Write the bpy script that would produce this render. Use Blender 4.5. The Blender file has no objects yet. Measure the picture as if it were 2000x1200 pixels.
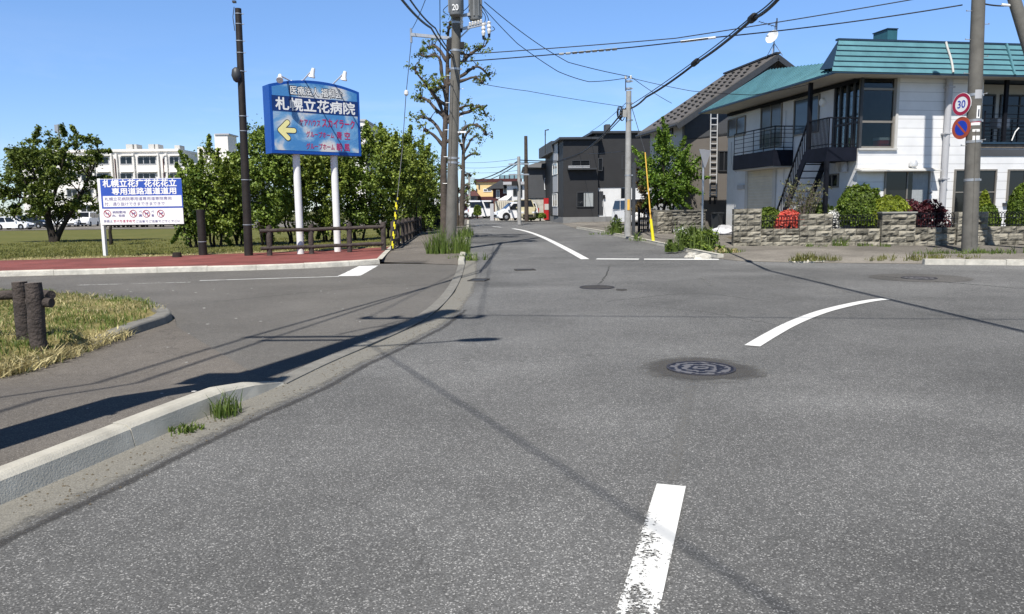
import bpy, bmesh, math, random
import numpy as np
from mathutils import Vector, Matrix, geometry, noise

S = bpy.context.scene
COL = S.collection
R = math.radians

# ------------------------------------------------------------------ camera
F = 1480.0; CX, CY = 1000.0, 600.0; HCAM = 1.5
PITCH = math.atan(192.0 / F); ROLL = R(-0.7)
cam_d = bpy.data.cameras.new("camera"); cam = bpy.data.objects.new("camera", cam_d); COL.objects.link(cam)
CAM_M = Matrix.Rotation(math.pi / 2 - PITCH, 4, 'X') @ Matrix.Rotation(ROLL, 4, 'Z')
cam.matrix_world = Matrix.Translation((0, 0, HCAM)) @ CAM_M
cam_d.sensor_fit = 'HORIZONTAL'; cam_d.sensor_width = 36.0; cam_d.lens = 36.0 * F / 2000.0
cam_d.clip_start = 0.05; cam_d.clip_end = 6000
S.camera = cam
C3 = CAM_M.to_3x3()

# ------------------------------------------------------------------ light
SUN_EL, SUN_AZ = R(54), R(198.4)            # sun behind the viewer, a little to the left
w = bpy.data.worlds.new("World"); S.world = w; w.use_nodes = True
nt = w.node_tree; bg = nt.nodes["Background"]
sky = nt.nodes.new("ShaderNodeTexSky"); sky.sky_type = 'NISHITA'; sky.sun_disc = False
sky.sun_elevation = SUN_EL; sky.sun_rotation = SUN_AZ
sky.altitude = 0; sky.air_density = 1.0; sky.dust_density = 0.0; sky.ozone_density = 4.0
tint = nt.nodes.new("ShaderNodeVectorMath"); tint.operation = 'MULTIPLY'
# clear spring sky: deeper blue, less milky horizon; overhead dimmed to cut ambient fill
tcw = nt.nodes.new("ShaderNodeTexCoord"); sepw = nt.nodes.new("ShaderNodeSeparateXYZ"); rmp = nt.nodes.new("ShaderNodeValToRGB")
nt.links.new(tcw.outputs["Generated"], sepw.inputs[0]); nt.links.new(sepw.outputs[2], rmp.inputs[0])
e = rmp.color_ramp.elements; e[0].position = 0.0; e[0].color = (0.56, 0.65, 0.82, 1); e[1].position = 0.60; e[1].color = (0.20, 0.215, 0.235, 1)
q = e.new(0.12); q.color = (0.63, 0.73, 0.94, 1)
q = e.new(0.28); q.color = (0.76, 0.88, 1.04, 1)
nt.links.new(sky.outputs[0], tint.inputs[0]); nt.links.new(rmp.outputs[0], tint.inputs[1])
cn = nt.nodes.new("ShaderNodeTexNoise"); cn.inputs["Scale"].default_value = 2.6; cn.inputs["Detail"].default_value = 7; cn.inputs["Roughness"].default_value = 0.6; cn.inputs["Distortion"].default_value = 0.4
cmap = nt.nodes.new("ShaderNodeMapping"); cmap.inputs["Scale"].default_value = (1, 1, 4.5); nt.links.new(tcw.outputs["Generated"], cmap.inputs[0]); nt.links.new(cmap.outputs[0], cn.inputs["Vector"])
cr = nt.nodes.new("ShaderNodeMapRange"); cr.inputs["From Min"].default_value = 0.50; cr.inputs["From Max"].default_value = 0.80; cr.inputs["To Max"].default_value = 0.32; nt.links.new(cn.outputs["Fac"], cr.inputs["Value"])
lo = nt.nodes.new("ShaderNodeMapRange"); lo.inputs["From Min"].default_value = 0.22; lo.inputs["From Max"].default_value = 0.08; nt.links.new(sepw.outputs[2], lo.inputs["Value"])
cm = nt.nodes.new("ShaderNodeMath"); cm.operation = 'MULTIPLY'; nt.links.new(cr.outputs[0], cm.inputs[0]); nt.links.new(lo.outputs[0], cm.inputs[1])
cmix = nt.nodes.new("ShaderNodeMix"); cmix.data_type = 'RGBA'; nt.links.new(cm.outputs[0], cmix.inputs[0]); nt.links.new(tint.outputs[0], cmix.inputs[6]); cmix.inputs[7].default_value = (6.2, 6.4, 6.8, 1)
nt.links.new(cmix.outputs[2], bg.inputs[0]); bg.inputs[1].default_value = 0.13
sd = bpy.data.lights.new("sun", 'SUN'); sun = bpy.data.objects.new("sun", sd); COL.objects.link(sun)
sd.energy = 5.0; sd.angle = R(0.53); sd.color = (1.0, 0.955, 0.89)
SUN_V = Vector((math.sin(SUN_AZ) * math.cos(SUN_EL), math.cos(SUN_AZ) * math.cos(SUN_EL), math.sin(SUN_EL)))
sun.rotation_euler = SUN_V.to_track_quat('Z', 'Y').to_euler()
sun.location = (-10, -30, 40)
S.view_settings.view_transform = 'Standard'; S.view_settings.look = 'None'
S.view_settings.exposure = 0.36; S.view_settings.gamma = 1.0
S.cycles.use_denoising = True
S.cycles.max_bounces = 6; S.cycles.transparent_max_bounces = 12

# ------------------------------------------------------------------ survey helpers (photo measurements -> real coordinates)
def ray(px, py):
    return C3 @ Vector(((px - CX) / F, -(py - CY) / F, -1.0))
def P(px, py, d):
    """point seen at that pixel at world depth y = d"""
    r = ray(px, py); k = d / r.y
    return Vector((r.x * k, d, HCAM + r.z * k))
def ss(t):
    t = max(0.0, min(1.0, t)); return t * t * (3 - 2 * t)
def lin(t):
    return max(0.0, min(1.0, t))
def T(x, y):
    """terrain height of the road level"""
    z = 0.42 * lin((y - 18) / 40.0) * ss((x + 7) / 4.0)
    z += -0.32 * lin((y - 24) / 60.0) * ss((-7 - x) / 5.0)
    return z
def G(px, py, dz=0.0):
    r = ray(px, py); z = 0.0
    for _ in range(40):
        k = (z + dz - HCAM) / r.z
        x, y = r.x * k, r.y * k
        z = 0.5 * z + 0.5 * T(x, y)
    return Vector((x, y, z + dz))
def zat(py, px, d):
    return P(px, py, d).z

# ------------------------------------------------------------------ materials
MATS = {}
def srgb(r, g, b):
    f = lambda c: (c / 255 / 12.92) if c / 255 <= 0.04045 else ((c / 255 + 0.055) / 1.055) ** 2.4
    return (f(r), f(g), f(b))
def mk(name, base, rough=0.7, var=0.12, scale=6.0, bump=0.0, bscale=60.0, metal=0.0, spec=0.35, detail=5, world=False, trans=0.0):
    if name in MATS: return MATS[name]
    m = bpy.data.materials.new(name); m.use_nodes = True; n = m.node_tree; N = n.nodes; L = n.links
    b = N["Principled BSDF"]
    b.inputs["Roughness"].default_value = rough; b.inputs["Metallic"].default_value = metal
    b.inputs["Specular IOR Level"].default_value = spec
    if world:
        src = N.new("ShaderNodeNewGeometry").outputs["Position"]
    else:
        src = N.new("ShaderNodeTexCoord").outputs["Object"]
    if var > 0:
        t = N.new("ShaderNodeTexNoise"); t.inputs["Scale"].default_value = scale; t.inputs["Detail"].default_value = detail
        t.inputs["Roughness"].default_value = 0.65
        L.new(src, t.inputs["Vector"])
        r = N.new("ShaderNodeValToRGB"); r.color_ramp.elements[0].position = 0.3; r.color_ramp.elements[1].position = 0.7
        r.color_ramp.elements[0].color = (*[c * (1 - var) for c in base], 1)
        r.color_ramp.elements[1].color = (*[min(1, c * (1 + var)) for c in base], 1)
        L.new(t.outputs["Fac"], r.inputs[0]); L.new(r.outputs[0], b.inputs["Base Color"])
    else:
        b.inputs["Base Color"].default_value = (*base, 1)
    if bump > 0:
        t2 = N.new("ShaderNodeTexNoise"); t2.inputs["Scale"].default_value = bscale; t2.inputs["Detail"].default_value = 6
        L.new(src, t2.inputs["Vector"])
        bp = N.new("ShaderNodeBump"); bp.inputs["Strength"].default_value = bump; bp.inputs["Distance"].default_value = 0.02
        L.new(t2.outputs["Fac"], bp.inputs["Height"]); L.new(bp.outputs[0], b.inputs["Normal"])
    MATS[name] = m; return m

def asphalt(name, base, speck, speck_amt=0.18, big=0.12, rough=0.85, tint=None, fine=260.0):
    m = bpy.data.materials.new(name); m.use_nodes = True; n = m.node_tree; N = n.nodes; L = n.links
    b = N["Principled BSDF"]; b.inputs["Roughness"].default_value = rough; b.inputs["Specular IOR Level"].default_value = 0.25
    pos = N.new("ShaderNodeNewGeometry").outputs["Position"]
    vo = N.new("ShaderNodeTexVoronoi"); vo.inputs["Scale"].default_value = fine; vo.inputs["Randomness"].default_value = 1
    L.new(pos, vo.inputs["Vector"])
    sep = N.new("ShaderNodeSeparateColor"); L.new(vo.outputs["Color"], sep.inputs[0])
    rp = N.new("ShaderNodeValToRGB"); e = rp.color_ramp.elements
    e[0].position = 0.0; e[0].color = (*[c * 0.62 for c in base], 1)
    e[1].position = 1.0; e[1].color = (*speck, 1)
    a = e.new(0.55); a.color = (*base, 1)
    a = e.new(1.0 - speck_amt); a.color = (*[c * 1.25 for c in base], 1)
    L.new(sep.outputs[0], rp.inputs[0])
    n1 = N.new("ShaderNodeTexNoise"); n1.inputs["Scale"].default_value = 0.55; n1.inputs["Detail"].default_value = 6; n1.inputs["Roughness"].default_value = 0.6
    L.new(pos, n1.inputs["Vector"])
    mr = N.new("ShaderNodeMapRange"); mr.inputs["From Min"].default_value = 0.3; mr.inputs["From Max"].default_value = 0.7
    mr.inputs["To Min"].default_value = 1 - big; mr.inputs["To Max"].default_value = 1 + big
    L.new(n1.outputs["Fac"], mr.inputs["Value"])
    n2 = N.new("ShaderNodeTexNoise"); n2.inputs["Scale"].default_value = 9; n2.inputs["Detail"].default_value = 5
    L.new(pos, n2.inputs["Vector"])
    mr2 = N.new("ShaderNodeMapRange"); mr2.inputs["From Min"].default_value = 0.3; mr2.inputs["From Max"].default_value = 0.7
    mr2.inputs["To Min"].default_value = 0.93; mr2.inputs["To Max"].default_value = 1.07
    L.new(n2.outputs["Fac"], mr2.inputs["Value"])
    mu = N.new("ShaderNodeMath"); mu.operation = 'MULTIPLY'; L.new(mr.outputs[0], mu.inputs[0]); L.new(mr2.outputs[0], mu.inputs[1])
    n3 = N.new("ShaderNodeTexNoise"); n3.inputs["Scale"].default_value = 0.16; n3.inputs["Detail"].default_value = 3; n3.inputs["Distortion"].default_value = 0.8; L.new(pos, n3.inputs["Vector"])
    mr3 = N.new("ShaderNodeMapRange"); mr3.inputs["From Min"].default_value = 0.35; mr3.inputs["From Max"].default_value = 0.65
    mr3.inputs["To Min"].default_value = 1 - big * .9; mr3.inputs["To Max"].default_value = 1 + big * .9; L.new(n3.outputs["Fac"], mr3.inputs["Value"])
    mu3 = N.new("ShaderNodeMath"); mu3.operation = 'MULTIPLY'; L.new(mu.outputs[0], mu3.inputs[0]); L.new(mr3.outputs[0], mu3.inputs[1])
    last = mu3.outputs[0]
    # thin meandering cracks
    wv = N.new("ShaderNodeTexVoronoi"); wv.feature = 'DISTANCE_TO_EDGE'; wv.inputs["Scale"].default_value = 0.22
    nd = N.new("ShaderNodeTexNoise"); nd.inputs["Scale"].default_value = 1.3; nd.inputs["Detail"].default_value = 6; L.new(pos, nd.inputs["Vector"])
    vm = N.new("ShaderNodeVectorMath"); vm.operation = 'MULTIPLY_ADD'; vm.inputs[1].default_value = (1.2, 1.2, 1.2)
    L.new(nd.outputs["Color"], vm.inputs[0]); L.new(pos, vm.inputs[2]); L.new(vm.outputs[0], wv.inputs["Vector"])
    mc = N.new("ShaderNodeMapRange"); mc.inputs["From Min"].default_value = 0.0; mc.inputs["From Max"].default_value = 0.0035
    mc.inputs["To Min"].default_value = 0.78; mc.inputs["To Max"].default_value = 1.0; L.new(wv.outputs["Distance"], mc.inputs["Value"])
    mu2 = N.new("ShaderNodeMath"); mu2.operation = 'MULTIPLY'; L.new(last, mu2.inputs[0]); L.new(mc.outputs[0], mu2.inputs[1])
    vs = N.new("ShaderNodeVectorMath"); vs.operation = 'SCALE'; L.new(rp.outputs[0], vs.inputs[0]); L.new(mu2.outputs[0], vs.inputs["Scale"])
    L.new(vs.outputs[0], b.inputs["Base Color"])
    bp = N.new("ShaderNodeBump"); bp.inputs["Strength"].default_value = 0.35; bp.inputs["Distance"].default_value = 0.004
    L.new(sep.outputs[1], bp.inputs["Height"]); L.new(bp.outputs[0], b.inputs["Normal"])
    MATS[name] = m; return m

def paint(name, base, wear=0.45, scale=70.0, rough=0.6):
    """road paint worn through to the surface below it"""
    m = bpy.data.materials.new(name); m.use_nodes = True; n = m.node_tree; N = n.nodes; L = n.links
    b = N["Principled BSDF"]; b.inputs["Roughness"].default_value = rough; b.inputs["Base Color"].default_value = (*base, 1)
    pos = N.new("ShaderNodeNewGeometry").outputs["Position"]
    t = N.new("ShaderNodeTexNoise"); t.inputs["Scale"].default_value = scale; t.inputs["Detail"].default_value = 7; t.inputs["Roughness"].default_value = 0.7
    L.new(pos, t.inputs["Vector"])
    t2 = N.new("ShaderNodeTexNoise"); t2.inputs["Scale"].default_value = 3.0; t2.inputs["Detail"].default_value = 3; L.new(pos, t2.inputs["Vector"])
    ad = N.new("ShaderNodeMath"); ad.operation = 'MULTIPLY_ADD'; ad.inputs[1].default_value = 0.6; L.new(t2.outputs["Fac"], ad.inputs[0]); L.new(t.outputs["Fac"], ad.inputs[2])
    at = N.new("ShaderNodeAttribute"); at.attribute_name = "wear"
    ad2 = N.new("ShaderNodeMath"); ad2.operation = 'SUBTRACT'; L.new(ad.outputs[0], ad2.inputs[0]); L.new(at.outputs["Fac"], ad2.inputs[1])
    mr = N.new("ShaderNodeMapRange"); mr.inputs["From Min"].default_value = wear; mr.inputs["From Max"].default_value = wear + 0.05
    L.new(ad2.outputs[0], mr.inputs["Value"]); L.new(mr.outputs[0], b.inputs["Alpha"])
    MATS[name] = m; return m

def glass(name, base, rough=0.06):
    m = bpy.data.materials.new(name); m.use_nodes = True; N = m.node_tree.nodes; b = N["Principled BSDF"]
    b.inputs["Base Color"].default_value = (*base, 1); b.inputs["Roughness"].default_value = rough
    b.inputs["Specular IOR Level"].default_value = 0.5; b.inputs["IOR"].default_value = 1.5
    MATS[name] = m; return m

def leafmat(name, dark, light, trans=0.35, rough=0.5):
    m = bpy.data.materials.new(name); m.use_nodes = True; n = m.node_tree; N = n.nodes; L = n.links
    b = N["Principled BSDF"]; b.inputs["Roughness"].default_value = rough; b.inputs["Specular IOR Level"].default_value = 0.4
    g = N.new("ShaderNodeNewGeometry")
    r = N.new("ShaderNodeValToRGB"); r.color_ramp.elements[0].color = (*dark, 1); r.color_ramp.elements[1].color = (*light, 1)
    L.new(g.outputs["Random Per Island"], r.inputs[0])
    tc = N.new("ShaderNodeTexCoord"); t = N.new("ShaderNodeTexNoise"); t.inputs["Scale"].default_value = 1.1; t.inputs["Detail"].default_value = 3
    L.new(tc.outputs["Object"], t.inputs["Vector"])
    mr = N.new("ShaderNodeMapRange"); mr.inputs["From Min"].default_value = 0.3; mr.inputs["From Max"].default_value = 0.7
    mr.inputs["To Min"].default_value = 0.7; mr.inputs["To Max"].default_value = 1.3; L.new(t.outputs["Fac"], mr.inputs["Value"])
    vs = N.new("ShaderNodeVectorMath"); vs.operation = 'SCALE'; L.new(r.outputs[0], vs.inputs[0]); L.new(mr.outputs[0], vs.inputs["Scale"])
    L.new(vs.outputs[0], b.inputs["Base Color"])
    tr = N.new("ShaderNodeBsdfTranslucent"); L.new(vs.outputs[0], tr.inputs["Color"])
    mx = N.new("ShaderNodeMixShader"); mx.inputs[0].default_value = trans
    L.new(b.outputs[0], mx.inputs[1]); L.new(tr.outputs[0], mx.inputs[2]); L.new(mx.outputs[0], N["Material Output"].inputs["Surface"])
    MATS[name] = m; return m

def siding(name, base, pitch=0.2, rough=0.5, groove=0.35, var=0.04, axis='Z', width=0.06):
    """boarded wall: dark shadow gaps at a regular pitch, with a slight bump"""
    m = bpy.data.materials.new(name); m.use_nodes = True; n = m.node_tree; N = n.nodes; L = n.links
    b = N["Principled BSDF"]; b.inputs["Roughness"].default_value = rough; b.inputs["Specular IOR Level"].default_value = 0.3
    pos = N.new("ShaderNodeTexCoord").outputs["Object"]
    sp = N.new("ShaderNodeSeparateXYZ"); L.new(pos, sp.inputs[0])
    dv = N.new("ShaderNodeMath"); dv.operation = 'DIVIDE'; dv.inputs[1].default_value = pitch; L.new(sp.outputs[axis], dv.inputs[0])
    fr = N.new("ShaderNodeMath"); fr.operation = 'FRACT'; L.new(dv.outputs[0], fr.inputs[0])
    r = N.new("ShaderNodeValToRGB"); e = r.color_ramp.elements
    e[0].position = 0; e[0].color = (groove,) * 3 + (1,); e[1].position = width; e[1].color = (1, 1, 1, 1)
    L.new(fr.outputs[0], r.inputs[0])
    fl = N.new("ShaderNodeMath"); fl.operation = 'FLOOR'; L.new(dv.outputs[0], fl.inputs[0])
    wn = N.new("ShaderNodeTexNoise"); wn.inputs["Scale"].default_value = 1.4; wn.inputs["Detail"].default_value = 6; L.new(pos, wn.inputs["Vector"])
    mr = N.new("ShaderNodeMapRange"); mr.inputs["From Min"].default_value = 0.3; mr.inputs["From Max"].default_value = 0.7
    mr.inputs["To Min"].default_value = 1 - var; mr.inputs["To Max"].default_value = 1 + var; L.new(wn.outputs["Fac"], mr.inputs["Value"])
    v1 = N.new("ShaderNodeVectorMath"); v1.operation = 'SCALE'; v1.inputs[0].default_value = base; L.new(mr.outputs[0], v1.inputs["Scale"])
    v2 = N.new("ShaderNodeVectorMath"); v2.operation = 'MULTIPLY'; L.new(v1.outputs[0], v2.inputs[0]); L.new(r.outputs[0], v2.inputs[1])
    L.new(v2.outputs[0], b.inputs["Base Color"])
    bp = N.new("ShaderNodeBump"); bp.inputs["Strength"].default_value = 0.5; bp.inputs["Distance"].default_value = 0.01
    L.new(r.outputs[0], bp.inputs["Height"]); L.new(bp.outputs[0], b.inputs["Normal"])
    MATS[name] = m; return m

# ------------------------------------------------------------------ object helpers
def tag(o, label=None, cat=None, group=None, kind=None):
    if label: o["label"] = label
    if cat: o["category"] = cat
    if group: o["group"] = group
    if kind: o["kind"] = kind
    return o
def thing(name, label, cat, loc=(0, 0, 0), rz=0.0, group=None):
    o = bpy.data.objects.new(name, None); COL.objects.link(o)
    o.location = loc; o.rotation_euler = (0, 0, rz); o.empty_display_size = 0.2
    return tag(o, label, cat, group)

class MB:
    def __init__(s): s.v = []; s.f = []; s.m = []; s.a = []
    def add(s, verts, faces, mi=0):
        b = len(s.v); s.v += [tuple(v) for v in verts]; s.f += [tuple(b + i for i in f) for f in faces]; s.m += [mi] * len(faces)
        return s
    def box(s, c, size, rot=None, mi=0):
        hx, hy, hz = size[0] / 2, size[1] / 2, size[2] / 2
        vs = [Vector((x, y, z)) for x in (-hx, hx) for y in (-hy, hy) for z in (-hz, hz)]
        if rot is not None: vs = [rot @ v for v in vs]
        c = Vector(c)
        return s.add([c + v for v in vs], [(0, 1, 3, 2), (4, 6, 7, 5), (0, 4, 5, 1), (2, 3, 7, 6), (0, 2, 6, 4), (1, 5, 7, 3)], mi)
    def bar(s, p0, p1, wd, ht, mi=0, up=(0, 0, 1)):
        p0, p1 = Vector(p0), Vector(p1); d = p1 - p0; L = d.length
        if L < 1e-6: return s
        d /= L; u = Vector(up)
        if abs(d.dot(u)) > 0.98: u = Vector((1, 0, 0))
        x = d.cross(u).normalized(); z = x.cross(d)
        rot = Matrix((x, d, z)).transposed()
        return s.box((p0 + p1) / 2, (wd, L, ht), rot, mi)
    def cyl(s, p0, p1, r0, r1=None, n=10, mi=0, caps=True):
        return s.tube([p0, p1], [r0, r0 if r1 is None else r1], n, mi, caps)
    def tube(s, path, rad, n=8, mi=0, caps=True):
        path = [Vector(p) for p in path]
        if not isinstance(rad, (list, tuple)): rad = [rad] * len(path)
        b = len(s.v); k = len(path); ref = None
        for i, p in enumerate(path):
            d = (path[min(i + 1, k - 1)] - path[max(i - 1, 0)])
            if d.length < 1e-9: d = Vector((0, 0, 1))
            d.normalize()
            if ref is None: ref = Vector((1, 0, 0)) if abs(d.x) < 0.8 else Vector((0, 1, 0))
            x = (ref - d * ref.dot(d)).normalized(); y = d.cross(x); ref = x
            for j in range(n):
                a = 2 * math.pi * j / n
                s.v.append(tuple(p + (x * math.cos(a) + y * math.sin(a)) * rad[i]))
        for i in range(k - 1):
            for j in range(n):
                s.f.append((b + i * n + j, b + i * n + (j + 1) % n, b + (i + 1) * n + (j + 1) % n, b + (i + 1) * n + j)); s.m.append(mi)
        if caps:
            s.f.append(tuple(b + j for j in range(n - 1, -1, -1))); s.m.append(mi)
            s.f.append(tuple(b + (k - 1) * n + j for j in range(n))); s.m.append(mi)
        return s
    def prism(s, poly, off, mi=0):
        """poly: list of 3d points; extruded along off"""
        n = len(poly); o = Vector(off); a = [Vector(p) for p in poly]; b2 = [p + o for p in a]
        f = [tuple(range(n)), tuple(range(2 * n - 1, n - 1, -1))]
        f += [(i, i + n, (i + 1) % n + n, (i + 1) % n) for i in range(n)]
        return s.add(a + b2, f, mi)
    def lathe(s, prof, c=(0, 0, 0), n=16, mi=0, axis=None):
        c = Vector(c); b = len(s.v); k = len(prof)
        M = Matrix.Identity(3) if axis is None else Vector(axis).to_track_quat('Z', 'Y').to_matrix()
        for r, z in prof:
            for j in range(n):
                a = 2 * math.pi * j / n
                s.v.append(tuple(c + M @ Vector((r * math.cos(a), r * math.sin(a), z))))
        for i in range(k - 1):
            for j in range(n):
                s.f.append((b + i * n + j, b + i * n + (j + 1) % n, b + (i + 1) * n + (j + 1) % n, b + (i + 1) * n + j)); s.m.append(mi)
        return s
    def build(s, name, mats, parent=None, o=None, smooth=False, label=None):
        if not isinstance(mats, (list, tuple)): mats = [mats]
        org = Vector(o) if o is not None else Vector((0, 0, 0))
        me = bpy.data.meshes.new(name)
        me.from_pydata([tuple(Vector(v) - org) for v in s.v], [], s.f)
        for m in mats: me.materials.append(m)
        if len(mats) > 1: me.polygons.foreach_set("material_index", s.m)
        if smooth:
            me.polygons.foreach_set("use_smooth", [True] * len(me.polygons))
        bm = bmesh.new(); bm.from_mesh(me); bmesh.ops.recalc_face_normals(bm, faces=bm.faces); bm.to_mesh(me); bm.free()
        if smooth == 'auto':
            me.set_sharp_from_angle(angle=R(40))
        me.update()
        ob = bpy.data.objects.new(name, me); COL.objects.link(ob)
        if parent is not None: ob.parent = parent
        else: ob.location = org
        if label: ob["label"] = label
        return ob

def raw_mesh(name, verts, faces, mat, parent=None, o=(0, 0, 0)):
    me = bpy.data.meshes.new(name); me.from_pydata(verts, [], faces); me.materials.append(mat); me.update()
    ob = bpy.data.objects.new(name, me); COL.objects.link(ob)
    if parent is not None: ob.parent = parent
    else: ob.location = o
    return ob

class Wall:
    """a vertical plane: origin, direction angle; out = +1/-1 picks the outward side"""
    def __init__(s, ox, oy, deg, out=1):
        a = R(deg); s.o = Vector((ox, oy, 0)); s.u = Vector((math.cos(a), math.sin(a), 0)); s.n = Vector((math.sin(a), -math.cos(a), 0)) * out
    def at(s, px, py, off=0.0):
        r = ray(px, py); c = Vector((0, 0, HCAM)); o = s.o + s.n * off
        k = (o - c).dot(s.n) / r.dot(s.n); p = c + r * k
        return (p - s.o).dot(s.u), p.z
    def pt(s, a, z, off=0.0):
        p = s.o + s.u * a + s.n * off; return Vector((p.x, p.y, z))
    def sz(s, mb, a0, z0, a1, z1, o0, o1, mi=0):
        q = [s.pt(a0, z0, o0), s.pt(a1, z0, o0), s.pt(a1, z1, o0), s.pt(a0, z1, o0)]
        return mb.prism(q, s.n * (o1 - o0), mi)
    def rect(s, px0, py0, px1, py1, off=0.0):
        cx, cy = (px0 + px1) / 2, (py0 + py1) / 2
        a0 = s.at(px0, cy, off)[0]; a1 = s.at(px1, cy, off)[0]
        z0 = s.at(cx, py1, off)[1]; z1 = s.at(cx, py0, off)[1]
        return min(a0, a1), z0, max(a0, a1), z1
    def box(s, mb, px0, py0, px1, py1, o0, o1, mi=0):
        a0, z0, a1, z1 = s.rect(px0, py0, px1, py1, o1)
        return s.sz(mb, a0, z0, a1, z1, o0, o1, mi)

def window(wl, parent, org, px0, py0, px1, py1, panes=2, fr=0.05, fmat=None, gmat=None, curtain=None, name='window', sz=None, cross=None):
    """a framed window proud of the wall: frame part with a glass sub-part"""
    a0, z0, a1, z1 = sz if sz else wl.rect(px0, py0, px1, py1)
    f = MB()
    wl.sz(f, a0, z0, a0 + fr, z1, 0.0, 0.06); wl.sz(f, a1 - fr, z0, a1, z1, 0.0, 0.06)
    wl.sz(f, a0 + fr, z0, a1 - fr, z0 + fr, 0.0, 0.075); wl.sz(f, a0 + fr, z1 - fr, a1 - fr, z1, 0.0, 0.06)
    for k in range(1, panes):
        c = a0 + (a1 - a0) * k / panes
        wl.sz(f, c - fr * 0.45, z0 + fr, c + fr * 0.45, z1 - fr, 0.0, 0.05)
    if cross:
        for q in cross:
            zc = z0 + (z1 - z0) * q; wl.sz(f, a0 + fr, zc - fr * 0.4, a1 - fr, zc + fr * 0.4, 0.0, 0.045)
    fo = f.build(name, fmat or MATS['alu_bronze'], parent, org)
    g = MB(); wl.sz(g, a0 + fr * .5, z0 + fr * .5, a1 - fr * .5, z1 - fr * .5, 0.004, 0.022); g.build('pane', gmat or MATS['glass_dark'], fo, org)
    if curtain:
        c = MB(); n = 14; ca, cb = a0 + (a1 - a0) * curtain[0], a0 + (a1 - a0) * curtain[1]
        for k in range(n):
            q0 = ca + (cb - ca) * k / n; q1 = ca + (cb - ca) * (k + 1) / n; d0 = 0.024 + 0.004 * (k % 2); d1 = 0.024 + 0.004 * ((k + 1) % 2)
            A, B, Cc, D = wl.pt(q0, z0 + fr, d0), wl.pt(q1, z0 + fr, d1), wl.pt(q1, z1 - fr, d1), wl.pt(q0, z1 - fr, d0)
            c.add([A, B, Cc, D], [(0, 1, 2, 3)])
        c.build('curtain', MATS['curtain'], fo, org)
    return fo

def sheet(name, poly, zf, mat, step=1.0, kind='structure', label=None):
    """flat-ish ground sheet: a polygon triangulated with inner points, heights from zf(x, y)"""
    pts = []; n = len(poly)
    for i in range(n):
        a, b = Vector(poly[i][:2]), Vector(poly[(i + 1) % n][:2]); k = max(1, int((b - a).length / step))
        pts += [a.lerp(b, j / k) for j in range(k)]
    nb = len(pts); xs = [p.x for p in pts]; ys = [p.y for p in pts]
    def inside(x, y):
        c = False; j = nb - 1
        for i in range(nb):
            if (ys[i] > y) != (ys[j] > y) and x < (xs[j] - xs[i]) * (y - ys[i]) / (ys[j] - ys[i]) + xs[i]: c = not c
            j = i
        return c
    y = min(ys) + step * .5
    while y < max(ys):
        x = min(xs) + step * .5
        while x < max(xs):
            if inside(x, y): pts.append(Vector((x, y)))
            x += step
        y += step
    ed = [(i, (i + 1) % nb) for i in range(nb)]
    v, e, f, *_ = geometry.delaunay_2d_cdt(pts, ed, [], 0, 1e-5)
    faces = []
    for t in f:
        c = sum((v[i] for i in t), Vector((0, 0))) / len(t)
        if inside(c.x, c.y): faces.append(tuple(t))
    me = bpy.data.meshes.new(name); me.from_pydata([(p.x, p.y, zf(p.x, p.y)) for p in v], [], faces)
    bm = bmesh.new(); bm.from_mesh(me)
    for fa in bm.faces:
        fa.normal_update()
        if fa.normal.z < 0: fa.normal_flip()
    bmesh.ops.delete(bm, geom=[q for q in bm.verts if not q.link_faces], context='VERTS')
    bm.to_mesh(me); bm.free()
    me.materials.append(mat); me.polygons.foreach_set("use_smooth", [True] * len(me.polygons)); me.update()
    ob = bpy.data.objects.new(name, me); COL.objects.link(ob); ob["kind"] = kind
    if label: ob["label"] = label
    return ob

def ribbon(name, path, width, mat, dz=0.004, wear=None, n_cross=1, left=None, fade=False):
    """strip lying on the road along a world path; wear per end"""
    path = [Vector(p[:2]) for p in path]; dense = []
    for i in range(len(path) - 1):
        k = max(1, int((path[i + 1] - path[i]).length / 0.25)); dense += [path[i].lerp(path[i + 1], j / k) for j in range(k)]
    dense.append(path[-1]); n = len(dense); V = []; W = []; Fs = []; m = n_cross + 1
    for i, p in enumerate(dense):
        d = (dense[min(i + 1, n - 1)] - dense[max(i - 1, 0)]).normalized(); s = Vector((d.y, -d.x)); wd = width(i / (n - 1)) if callable(width) else width
        for j in range(m):
            t = j / n_cross - 0.5; q = p + s * wd * t; V.append((q.x, q.y, T(q.x, q.y) + dz))
            W.append(wear(i / (n - 1), t * 2) if wear else 0.0)
    for i in range(n - 1):
        for j in range(n_cross): Fs.append((i * m + j, i * m + j + 1, (i + 1) * m + j + 1, (i + 1) * m + j))
    me = bpy.data.meshes.new(name); me.from_pydata(V, [], Fs); me.materials.append(mat)
    at = me.attributes.new("wear", 'FLOAT', 'POINT'); at.data.foreach_set("value", W); me.update()
    ob = bpy.data.objects.new(name, me); COL.objects.link(ob); ob["kind"] = 'structure'
    return ob

def smooth_path(pts, it=2):
    pts = [Vector(p) for p in pts]
    for _ in range(it):
        q = [pts[0]]
        for i in range(len(pts) - 1): q += [pts[i].lerp(pts[i + 1], .25), pts[i].lerp(pts[i + 1], .75)]
        q.append(pts[-1]); pts = q
    return pts

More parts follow.
